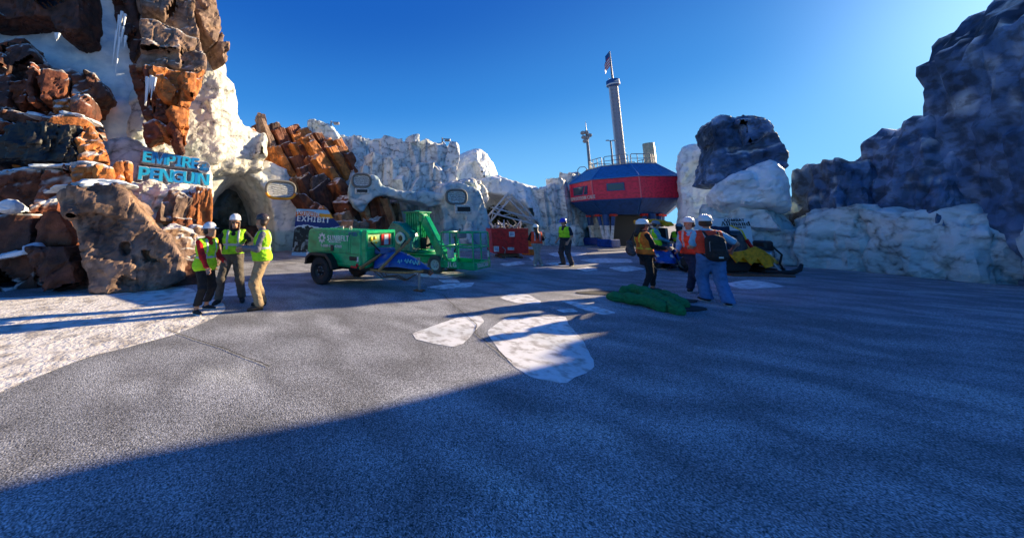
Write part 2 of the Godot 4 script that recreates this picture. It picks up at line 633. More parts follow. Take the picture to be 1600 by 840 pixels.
func bones(bs: Array, cell: float, k: float, clip := {}) -> ArrayMesh:
	var r := bones_mesh(bs, cell, k, clip)
	return to_mesh(r[0], r[1], normals(r[0], r[1]))

# colours of rock and ice; the colour belongs to the place on the thing, not to the light
func tint(kind: String, p: Vector3, n: Vector3, snow: float, hue: float) -> Color:
	var a := nz.get_noise_3d(p.x * 0.55, p.y * 0.55, p.z * 0.55) * 0.5 + 0.5
	var b := nf.get_noise_3d(p.x * 1.2, p.y * 1.2, p.z * 1.2) * 0.5 + 0.5
	var c := Color.WHITE
	match kind:
		"ice":
			c = Color(0.80, 0.79, 0.75).lerp(Color(0.62, 0.70, 0.71), smoothstep(0.45, 0.75, a))
			c = c.lerp(Color(0.36, 0.38, 0.39), 0.75 * smoothstep(0.52, 0.7, b))
		"blue_ice":
			c = Color(0.64, 0.74, 0.76).lerp(Color(0.38, 0.56, 0.62), smoothstep(0.4, 0.7, a))
			c = c.lerp(Color(0.66, 0.68, 0.66), smoothstep(0.5, 0.7, b))
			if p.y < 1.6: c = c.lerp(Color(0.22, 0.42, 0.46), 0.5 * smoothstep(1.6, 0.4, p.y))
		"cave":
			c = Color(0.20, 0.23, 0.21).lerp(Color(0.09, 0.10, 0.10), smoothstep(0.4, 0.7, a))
		"pale":
			c = Color(0.88, 0.89, 0.88).lerp(Color(0.66, 0.78, 0.80), smoothstep(0.5, 0.75, a))
			c = c.lerp(Color(0.56, 0.60, 0.60), 0.6 * smoothstep(0.58, 0.74, b))
		"pale_blue":
			c = Color(0.42, 0.55, 0.57).lerp(Color(0.22, 0.38, 0.48), smoothstep(0.42, 0.62, nz.get_noise_3d(p.x * 1.3, p.y * 0.35, p.z) * 0.5 + 0.5))
			c = c.lerp(Color(0.60, 0.64, 0.62), smoothstep(0.5, 0.66, b))
		"arch":
			c = Color(0.82, 0.79, 0.70).lerp(Color(0.66, 0.70, 0.66), smoothstep(0.5, 0.75, a))
			c = c.lerp(Color(0.42, 0.40, 0.34), 0.7 * smoothstep(0.58, 0.76, b))
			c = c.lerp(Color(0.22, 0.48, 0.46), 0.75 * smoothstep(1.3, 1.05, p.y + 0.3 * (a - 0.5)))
		"frozen":
			c = Color(0.88, 0.91, 0.92).lerp(Color(0.55, 0.70, 0.82), smoothstep(0.5, 0.8, a))
		"dark_rock":
			c = Color(0.07, 0.15, 0.30).lerp(Color(0.22, 0.34, 0.54), smoothstep(0.4, 0.75, b))
			c = c.lerp(Color(0.03, 0.055, 0.11), smoothstep(0.5, 0.66, a)).lerp(Color(0.5, 0.55, 0.6), smoothstep(0.68, 0.76, nf.get_noise_3d(p.x * 0.8, p.y * 2.4, p.z * 0.8) * 0.5 + 0.5))
		_:
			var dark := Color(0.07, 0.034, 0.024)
			var brown := Color(0.22, 0.066, 0.028)
			var orange := Color(0.60, 0.20, 0.04)
			var tan_ := Color(0.42, 0.25, 0.13)
			var grey := Color(0.30, 0.20, 0.15)
			match kind:
				"orange": c = brown.lerp(orange, smoothstep(0.28, 0.62, a * 0.6 + b * 0.4 + hue))
				"brown": c = dark.lerp(brown, smoothstep(0.2, 0.6, a * 0.6 + b * 0.4 + hue)).lerp(orange, 0.5 * smoothstep(0.6, 0.75, b))
				"grey": c = Color(0.11, 0.07, 0.055).lerp(grey, smoothstep(0.25, 0.55, a * 0.5 + b * 0.5 + hue)).lerp(tan_, 0.5 * smoothstep(0.5, 0.7, b))
				"tan": c = grey.lerp(tan_, smoothstep(0.3, 0.6, a * 0.5 + b * 0.5 + hue)).lerp(orange, 0.35 * smoothstep(0.5, 0.7, a))
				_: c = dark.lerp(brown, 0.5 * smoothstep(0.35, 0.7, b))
	if snow > 0.0:
		var s := smoothstep(0.62 - 0.3 * snow, 0.8 - 0.2 * snow, n.y + (b - 0.5) * 0.55)
		c = c.lerp(Color(0.80, 0.82, 0.82), s)
	return c

# a body with the outline of a polygon (photograph pixels, on a plane through at(x0, y0, d) turned by yaw), thick and rounded, with uneven faces
func sculpt(parent: Node, called: String, mat: Material, poly: Array, d: float, thick: float, o := {}) -> MeshInstance3D:
	var px := v2(poly)
	var mid := Vector2.ZERO
	for p in px: mid += p / px.size()
	var org := at(mid.x, mid.y, d)
	var b := Basis(Vector3.UP, deg_to_rad(o.get("yaw", 0.0))) * Basis(Vector3.RIGHT, deg_to_rad(-o.get("lean", 0.0)))
	var P := PackedVector2Array()
	for p in px: P.append(on_plane(p.x, p.y, org, b))
	var holes: Array = []
	for h in o.get("holes", []):
		var q := PackedVector2Array()
		for p in v2(h): q.append(on_plane(p.x, p.y, org, b))
		holes.append(q)
	var cell: float = o.get("cell", 0.14)
	var rnd: float = o.get("round", 0.5)
	var bump: float = o.get("bump", 0.35)
	var fr: float = o.get("freq", 0.5)
	var vert: float = o.get("vertical", 1.0)    # over 1: the lumps are drawn out upwards
	var hole_deep: float = o.get("hole_deep", 99.0)
	var sd: float = o.get("seed", 1.0) * 37.3
	var facet: float = o.get("facet", 0.0)      # metres across one broken plane
	var fy: float = facet * o.get("tall", 1.6)
	var slope: float = o.get("slope", 0.45)
	var fc := {}
	var fr2 := RandomNumberGenerator.new()
	var lo2 := P[0]
	var hi2 := P[0]
	for p in P:
		lo2 = lo2.min(p)
		hi2 = hi2.max(p)
	var mg := cell * 3.0
	var lo := Vector3(lo2.x - mg, lo2.y - mg, -thick - mg)
	var nx := int((hi2.x - lo2.x + 2 * mg) / cell) + 2
	var ny := int((hi2.y - lo2.y + 2 * mg) / cell) + 2
	var nzz := int((thick + bump * 1.2 + facet * slope * 0.9 + 2 * mg) / cell) + 2
	var g := PackedFloat32Array()
	g.resize(nx * ny * nzz)
	var lim := cell * 4.0
	for y in ny:
		for x in nx:
			var q := Vector2(lo.x + x * cell, lo.y + y * cell)
			var dd := 1e9
			for i in P.size():
				var e := P[i]
				var f := P[(i + 1) % P.size()] - e
				var t := clampf((q - e).dot(f) / maxf(f.length_squared(), 1e-9), 0.0, 1.0)
				dd = minf(dd, (q - e - f * t).length_squared())
			dd = sqrt(dd) * (-1.0 if Geometry2D.is_point_in_polygon(q, P) else 1.0)
			dd += 0.06 * nf.get_noise_3d(q.x * 1.5, q.y * 1.5, sd)
			var hd := 1e9
			for H in holes:
				var h2 := 1e9
				for i in H.size():
					h2 = minf(h2, q.distance_squared_to(Geometry2D.get_closest_point_to_segment(q, H[i], H[(i + 1) % H.size()])))
				h2 = sqrt(h2) * (-1.0 if Geometry2D.is_point_in_polygon(q, H) else 1.0)
				hd = minf(hd, h2)
			var zf := bump * (nz.get_noise_3d(q.x * fr * vert, q.y * fr, sd) + 0.35 * nr.get_noise_3d(q.x * fr * 2.2 * vert, q.y * fr * 1.6, sd + 9.0))
			if facet > 0.0:
				# the nearest of jittered cells gives the plane: its own set-back and its own slope
				var gx := floori(q.x / facet)
				var gy := floori(q.y / fy)
				var best := 1e9
				var pick := []
				for jy in 3:
					for jx in 3:
						var key := Vector2i(gx + jx - 1, gy + jy - 1)
						if not fc.has(key):
							fr2.seed = hash(key) + int(sd * 10.0)
							fc[key] = [Vector2((key.x + 0.1 + 0.8 * fr2.randf()) * facet, (key.y + 0.1 + 0.8 * fr2.randf()) * fy), fr2.randf_range(-1, 1), fr2.randf_range(-1, 1) * slope, fr2.randf_range(-0.7, 0.5) * slope]
						var w: Array = fc[key]
						var u: Vector2 = q - w[0]
						var far := Vector2(u.x / facet, u.y / fy).length_squared()
						if far < best:
							best = far
							pick = w
				var u2: Vector2 = q - pick[0]
				zf = zf * 0.4 + bump * 0.6 * pick[1] + pick[2] * u2.x + pick[3] * u2.y
			var n := y * nx + x
			for z in nzz:
				var pz := lo.z + z * cell
				var dz := maxf(pz - zf, -thick - pz)
				var qx := dd + rnd
				var qy := dz + rnd
				var v := minf(maxf(qx, qy), 0.0) + Vector2(maxf(qx, 0.0), maxf(qy, 0.0)).length() - rnd
				if hd < 3.0:
					# the opening flares towards the front
					var cut: float = hd - o.get("flare", 0.0) * smoothstep(-thick * 0.45, 0.0, pz)
					cut = maxf(cut, zf - hole_deep - pz)
					v = maxf(v, -cut)
				g[n] = v
				n += nx * ny
	var r := nets(g, nx, ny, nzz, lo, cell, lim)
	var V: PackedVector3Array = r[0]
	var N := normals(V, r[1])
	var rough: float = o.get("rough", 0.06)
	var turn := b
	for i in V.size():
		var p := org + turn * V[i]
		V[i] += N[i] * o.get("step", 0.08) * (nb.get_noise_3d(p.x * 0.9 * vert, p.y * 0.9, p.z * 0.9 * vert) + 0.5 * nb.get_noise_3d(p.x * 2.1 * vert, p.y * 2.1 + 5.0, p.z * 2.1 * vert))
		V[i] += N[i] * rough * (1.4 * nr.get_noise_3d(p.x * 1.6 * vert, p.y * 1.6, p.z * 1.6 * vert) + 1.2 * nf.get_noise_3d(p.x * 2.0, p.y * 2.0, p.z * 2.0))
	var crack: float = o.get("crack", 0.0)
	if crack > 0.0:
		for i in V.size():
			var p := org + turn * V[i]
			var e := minf(absf(nz.get_noise_3d(p.x * 1.0 + sd, p.y * 0.45, p.z * 1.0)), absf(nf.get_noise_3d(p.x * 0.45, p.y * 0.7 + sd, p.z * 0.45)) * 1.3)
			V[i] -= N[i] * crack * (1.0 - smoothstep(0.0, 0.07, e))
	N = normals(V, r[1])
	var C := PackedColorArray()
	C.resize(V.size())
	var kind: String = o.get("paint", "ice")
	var snow: float = o.get("snow", 0.0)
	for i in V.size():
		C[i] = tint(kind, org + turn * V[i], turn * N[i], snow, o.get("hue", 0.0))
	var mi := part(parent, called, hard_mesh(V, r[1], N, C, o.get("hard", 1.0)), mat)
	mi.transform = Transform3D(b, org)
	if parent is Node3D and parent != self: mi.transform = (parent as Node3D).transform.affine_inverse() * mi.transform
	return mi

# ------------------------------------------------------------------ faceted rocks
var spheres := {}
func cube_sphere(n: int) -> Array:
	if spheres.has(n): return spheres[n]
	var V := PackedVector3Array()
	var I := PackedInt32Array()
	var seen := {}
	for ax in 3:
		for s in [-1, 1]:
			var id := PackedInt32Array()
			for j in n + 1:
				for i in n + 1:
					var v := Vector3i.ZERO
					v[ax] = s * n
					v[(ax + 1) % 3] = 2 * i - n
					v[(ax + 2) % 3] = 2 * j - n
					if not seen.has(v):
						seen[v] = V.size()
						V.append(Vector3(v) / n)
					id.append(seen[v])
			for j in n:
				for i in n:
					var a := id[j * (n + 1) + i]
					var b := id[j * (n + 1) + i + 1]
					var c := id[(j + 1) * (n + 1) + i + 1]
					var e := id[(j + 1) * (n + 1) + i]
					if s > 0: I.append_array([a, c, b, a, e, c])
					else: I.append_array([a, b, c, a, c, e])
	spheres[n] = [V, I]
	return spheres[n]

# size in metres; b turns it; the colour goes by kind
func rock(parent: Node, called: String, mat: Material, pos: Vector3, size: Vector3, b: Basis, kind: String, o := {}) -> MeshInstance3D:
	var n: int = o.get("n", 12)
	var cs := cube_sphere(n)
	var V: PackedVector3Array = cs[0].duplicate()
	var I: PackedInt32Array = cs[1]
	var sd: int = o.get("seed", rng.randi() % 10000)
	var rg := RandomNumberGenerator.new()
	rg.seed = sd
	var pl: Array = []
	for k in int(o.get("cuts", 6)):
		var dv := Vector3(rg.randf_range(-1, 1), rg.randf_range(-1, 1), rg.randf_range(-1, 1)).normalized()
		pl.append([dv, rg.randf_range(0.84, 1.12) * (absf(dv.x) + absf(dv.y) + absf(dv.z)) * o.get("fill", 0.84)])
	var h := size * 0.5
	var taper: float = o.get("taper", rg.randf_range(0.0, 0.25))
	var shear: float = o.get("shear", rg.randf_range(-0.1, 0.1))
	var rough: float = o.get("rough", 0.05)
	var groove: float = o.get("groove", 0.05)
	var gs: float = o.get("gs", 1.0)
	var step: float = o.get("step", 0.06)
	var wob := Vector3(rg.randf_range(-0.12, 0.12), rg.randf_range(-0.12, 0.12), rg.randf_range(-0.12, 0.12))
	var off := Vector3(sd % 97, sd % 89, sd % 83)
	var dents: Array = o.get("dents", [])
	for i in V.size():
		var v := V[i]
		var sc := 1.0
		for q in pl:
			var t: float = v.dot(q[0])
			if t * sc > q[1]: sc = q[1] / t
		v *= sc
		v.x *= 1.0 + wob.x * v.y
		v.z *= 1.0 + wob.z * v.x
		v.y += wob.y * v.x + 0.5 * wob.z * v.z
		v.x = v.x * (1.0 - taper * v.y) + shear * v.y
		v.z *= 1.0 - taper * 0.6 * v.y
		var p := v * h
		var w := p + off
		var dir := p.normalized()
		var crack := 1.0 - smoothstep(0.0, 0.11, absf(nz.get_noise_3d(w.x * 1.3 * gs, w.y * 0.35 * gs, w.z * 1.3 * gs)))
		var dsp := rough * (nr.get_noise_3d(w.x * 1.2, w.y * 0.7, w.z * 1.2) + 0.9 * nf.get_noise_3d(w.x * 2.2, w.y * 1.3, w.z * 2.2)) - groove * crack
		dsp += step * (nb.get_noise_3d(w.x * 2.2 * gs, w.y * 0.9 * gs, w.z * 2.2 * gs) + 0.5 * nb.get_noise_3d(w.x * 4.5 * gs, w.y * 1.6 * gs + 7.0, w.z * 4.5 * gs))
		for q in dents:
			var c: float = V[i].normalized().dot(q[0])
			if c > q[1]: dsp -= q[2] * smoothstep(q[1], q[1] + (1.0 - q[1]) * 0.45, c)
		V[i] = p + dir * dsp
	var N := normals(V, I)
	var C := PackedColorArray()
	C.resize(V.size())
	var snow: float = o.get("snow", 0.0)
	var hue: float = o.get("hue", rg.randf_range(-0.14, 0.14))
	for i in V.size(): C[i] = tint(kind, pos + b * V[i] + off * 0.0, b * N[i], snow, hue)
	var mi := part(parent, called, hard_mesh(V, I, N, C, o.get("hard", 1.6)), mat, Transform3D(b, pos))
	return mi

# a rock over a patch of the picture: centre x, y, width and height in photograph pixels at distance d
func chunk(parent: Node, kind: String, x: float, y: float, w: float, h: float, d: float, thick: float, roll: float, yaw: float, o := {}) -> void:
	var b := Basis(Vector3.UP, deg_to_rad(yaw)) * Basis(Vector3.BACK, deg_to_rad(-roll))
	var s := d / F
	var mat: Material = M.ice if kind in ["ice", "blue_ice"] else M.rock
	rock(parent, o.get("called", "rock_block" if mat == M.rock else "ice_block"), mat, at(x, y, d) + b.z * (-thick * 0.45), Vector3(w * s, h * s, thick), b, kind, o)

# ------------------------------------------------------------------ the scene
func _ready() -> void:
	view_and_light()
	rng.seed = 7
	nz.seed = 3
	nz.frequency = 0.6
	nz.fractal_octaves = 3
	nf.seed = 11
	nf.frequency = 0.9
	nf.fractal_octaves = 4
	nr.seed = 5
	nr.frequency = 0.7
	nr.fractal_type = FastNoiseLite.FRACTAL_RIDGED
	nr.fractal_octaves = 3
	nb.seed = 23
	nb.noise_type = FastNoiseLite.TYPE_CELLULAR
	nb.cellular_return_type = FastNoiseLite.RETURN_CELL_VALUE
	nb.cellular_jitter = 0.8
	nb.frequency = 1.0
	nb.fractal_type = FastNoiseLite.FRACTAL_NONE
	materials()
	ground()
	mountain()
	entrance_arch()
	rock_slope()
	ice_back_wall()
	facade_beam()
	far_ice()
	right_cliff()
	cafe()
	far_masts()
	poster()
	compressor()
	lift()
	hopper()
	snowmobiles()
	sacks()
	people()

func view_and_light() -> void:
	var cam := Camera3D.new()
	cam.name = "camera"
	cam.projection = Camera3D.PROJECTION_FRUSTUM
	cam.near = 0.1
	cam.far = 3000.0
	# the photograph's lens axis lies left of and above the middle of the frame
	cam.size = 840.0 / F * cam.near
	cam.frustum_offset = Vector2(200.0, -140.0) / F * cam.near
	cam.position = Vector3(0, EYE, 0)
	cam.rotation.x = PITCH
	add_child(cam)
	cam.current = true

	var sun := DirectionalLight3D.new()
	sun.name = "sun"
	sun.light_color = Color(1.0, 0.90, 0.74)
	sun.light_energy = 0.8
	sun.light_angular_distance = 0.5
	sun.shadow_enabled = true
	add_child(sun)
	sun.look_at_from_position(SUN * 100.0, Vector3.ZERO, Vector3.UP)

	var img := Image.create(512, 256, false, Image.FORMAT_RGBF)
	for y in 256:
		var el := PI * 0.5 - PI * (y + 0.5) / 256.0
		for x in 512:
			var az := TAU * (x + 0.5) / 512.0
			var dir := Vector3(sin(az) * cos(el), sin(el), -cos(az) * cos(el))
			var e := clampf(el / (PI * 0.5), 0.0, 1.0)
			var c := Color(0.155, 0.41, 0.68).lerp(Color(0.030, 0.185, 0.50), smoothstep(0.0, 0.24, e))
			c = c.lerp(Color(0.007, 0.075, 0.33), smoothstep(0.14, 0.42, e))
			c = c.lerp(Color(0.003, 0.04, 0.24), smoothstep(0.42, 1.0, e))
			var s := acos(clampf(dir.dot(SUN), -1, 1))
			c += Color(0.30, 0.42, 0.50) * exp(-s * s / 0.03) + Color(0.018, 0.04, 0.05) * exp(-s * s / 0.4)
			c *= 0.335
			img.set_pixel(x, y, c)
	var sky_mat := PanoramaSkyMaterial.new()
	sky_mat.panorama = ImageTexture.create_from_image(img)
	var sky := Sky.new()
	sky.sky_material = sky_mat
	var env := Environment.new()
	env.background_mode = Environment.BG_SKY
	env.sky = sky
	env.background_energy_multiplier = 1.0
	env.tonemap_mode = Environment.TONE_MAPPER_LINEAR
	env.tonemap_exposure = 4.8
	env.sdfgi_enabled = true
	env.ssao_enabled = true
	env.ssil_enabled = true
	var we := WorldEnvironment.new()
	we.name = "world"
	we.environment = env
	add_child(we)

# a flat sheet from a list of photograph pixels on the ground
func ground_sheet(called: String, px: Array, h: float, mat: Material, c: Color, c2: Color, label := "") -> MeshInstance3D:
	var q := PackedVector2Array()
	for i in range(0, px.size(), 2):
		var p := gr(px[i], px[i + 1])
		q.append(Vector2(p.x, p.z))
	# rounded corners
	var soft := PackedVector2Array()
	for i in q.size():
		soft.append(q[i].lerp(q[(i + 1) % q.size()], 0.1))
		soft.append(q[i].lerp(q[(i + 1) % q.size()], 0.9))
	q = soft
	# many small triangles, so that the wear follows a noise
	var st := SurfaceTool.new()
	st.begin(Mesh.PRIMITIVE_TRIANGLES)
	var pts := PackedVector2Array()
	for i in q.size():
		var a := q[i]
		var b := q[(i + 1) % q.size()]
		var m := maxi(1, int(a.distance_to(b) / 0.15))
		for k in m:
			var p := a.lerp(b, float(k) / m)
			pts.append(p + Vector2(nf.get_noise_2d(p.x * 5, p.y * 5), nf.get_noise_2d(p.x * 5 + 50, p.y * 5)) * 0.022)
	var edge := pts.duplicate()
	var lo := q[0]
	var hi := q[0]
	for p in q:
		lo = lo.min(p)
		hi = hi.max(p)
	var step := maxf(0.15, (hi - lo).length() / 60.0)
	var y := lo.y
	while y < hi.y:
		var x := lo.x
		while x < hi.x:
			var p := Vector2(x + rng.randf() * step * 0.4, y)
			if Geometry2D.is_point_in_polygon(p, edge): pts.append(p)
			x += step
		y += step
	var idx := Geometry2D.triangulate_delaunay(pts)
	for i in range(0, idx.size(), 3):
		if not Geometry2D.is_point_in_polygon((pts[idx[i]] + pts[idx[i + 1]] + pts[idx[i + 2]]) / 3.0, edge): continue
		var t := [pts[idx[i]], pts[idx[i + 1]], pts[idx[i + 2]]]
		if (t[1] - t[0]).cross(t[2] - t[0]) < 0: t.reverse()
		for p in t:
			st.set_normal(Vector3.UP)
			st.set_color(c.lerp(c2, smoothstep(0.45, 0.7, 0.5 + 0.6 * nf.get_noise_2d(p.x * 0.9, p.y * 0.9) + 0.2 * nz.get_noise_2d(p.x, p.y))))
			st.add_vertex(Vector3(p.x, h, p.y))
	var mi := part(self, called, st.commit(), mat)
	tag(mi, label, "", "", "structure")
	return mi

func spaced(a: float, b: float, fine: float, far: float) -> PackedFloat32Array:
	var o := PackedFloat32Array()
	var x := a
	while x <= b:
		o.append(x)
		x += fine
	var s := fine
	x = b
	while x < far:
		s *= 1.6
		x += s
		o.append(x)
	s = fine
	x = a
	while x > -far:
		s *= 1.6
		x -= s
		o.insert(0, x)
	return o

func ground() -> void:
	var xs := spaced(-16, 26, 0.3, 1500)
	var zs := spaced(-34, 2, 0.3, 1500)
	var V := PackedVector3Array()
	var C := PackedColorArray()
	var N := PackedVector3Array()
	var I := PackedInt32Array()
	for z in zs:
		for x in xs:
			V.append(Vector3(x, 0, z))
			N.append(Vector3.UP)
			var a := 0.5 + 0.6 * nz.get_noise_2d(x * 0.35, z * 0.7) + 0.7 * nf.get_noise_2d(x * 0.6, z * 1.6)
			C.append(Color(0.48, 0.50, 0.54).lerp(Color(1.0, 1.04, 1.1), clampf(a, 0, 1)).lerp(Color(0.36, 0.37, 0.39), 0.7 * smoothstep(0.25, 0.5, nr.get_noise_2d(x * 0.9 + 40.0, z * 1.5))))
	for j in zs.size() - 1:
		for i in xs.size() - 1:
			var k := j * xs.size() + i
			I.append_array([k, k + 1, k + xs.size() + 1, k, k + xs.size() + 1, k + xs.size()])
	var g := part(self, "ground", to_mesh(V, I, N, C), M.asphalt)
	tag(g, "grey worn asphalt of the plaza", "", "", "structure")
	ground_sheet("concrete_apron", [-700, 560, -300, 448, 0, 466, 130, 459, 230, 455, 262, 449, 297, 450, 318, 463, 350, 474, 352, 484, 336, 495, 305, 510, 268, 524, 205, 541, 130, 560, 30, 600, -250, 720, -700, 840], 0.004, M.concrete, Color(0.84, 0.81, 0.76), Color(0.74, 0.71, 0.66), "pale sandy concrete apron at the foot of the rocks")
	var wc := Color(0.90, 0.91, 0.91)
	var wd := Color(0.74, 0.77, 0.78)
	var floes := [
		[643, 521, 668, 512, 712, 497, 735, 493, 752, 494, 757, 502, 741, 519, 724, 536, 708, 542, 672, 536, 650, 530],
		[760, 518, 790, 496, 884, 494, 888, 506, 908, 528, 926, 560, 930, 575, 880, 600, 830, 590, 800, 570, 778, 545],
		[778, 465, 802, 458, 826, 460, 846, 471, 842, 476, 806, 473],
		[876, 470, 896, 471, 930, 478, 964, 489, 940, 492, 918, 486],
		[868, 484, 894, 482, 904, 487, 882, 489],
		[664, 449, 700, 443, 742, 441, 736, 448, 690, 452],
		[684, 437, 712, 436, 720, 441, 694, 442],
		[610, 408, 650, 405, 660, 409, 620, 413],
		[330, 447, 362, 441, 398, 440, 412, 450, 404, 462, 340, 463],
		[640, 422, 700, 424, 730, 430, 700, 435, 655, 432],
		[826, 403, 838, 401, 846, 404, 832, 407],
		[856, 396, 880, 393, 920, 395, 905, 400, 868, 401],
		[905, 406, 940, 403, 985, 405, 990, 410, 930, 411],
		[850, 412, 880, 409, 905, 412, 878, 416],
		[780, 412, 812, 408, 822, 412, 790, 416],
		[1130, 443, 1170, 437, 1200, 441, 1230, 448, 1160, 452],
		[950, 418, 985, 415, 1010, 420, 975, 425],
		[900, 420, 920, 417, 936, 421, 915, 424],
		[530, 402, 560, 400, 600, 402, 570, 405],
	]
	for f in floes:
		ground_sheet("floor_marking", f, 0.008 if f[0] == 330 else 0.004, M.road_paint, wc, wd, "white ice floe shape painted on the asphalt")
	# joints in the paving
	for j in [[262, 516, 300, 529, 350, 545, 420, 573], [690, 460, 745, 508, 742, 520, 760, 535, 800, 566]]:
		var st := new_st()
		for i in range(0, j.size() - 2, 2):
			var a := gr(j[i], j[i + 1])
			var b := gr(j[i + 2], j[i + 3])
			var m := 12
			for k in m:
				var p := a.lerp(b, float(k) / m)
				var q := a.lerp(b, float(k + 1) / m)
				p.x += 0.04 * nf.get_noise_2d(p.x * 3, p.z * 3) * (1 if k else 0)
				q.x += 0.04 * nf.get_noise_2d(q.x * 3, q.z * 3) * (1 if k < m - 1 else 0)
				var s := (q - p).cross(Vector3.UP).normalized() * 0.006
				quad(st, p + s + Vector3.UP * 0.012, q + s + Vector3.UP * 0.012, q - s + Vector3.UP * 0.012, p - s + Vector3.UP * 0.012, Vector3.UP)
		tag(part(self, "paving_joint", done(st), M.rubber), "dark joint running through the paving", "", "", "structure")

func icicles(parent: Node3D, x: float, y: float, d: float, lens: Array) -> void:
	var st := new_st()
	for l in lens:
		var a := at(x + l[0], y + l[1], d)
		var n: float = l[2] * d / F
		tube(st, [a, a + Vector3(0.01, -n * 0.4, 0.01), a + Vector3(0, -n, 0)], [0.06, 0.04, 0.006], 6)
	part(parent, "icicle", done(st), M.frozen_white)

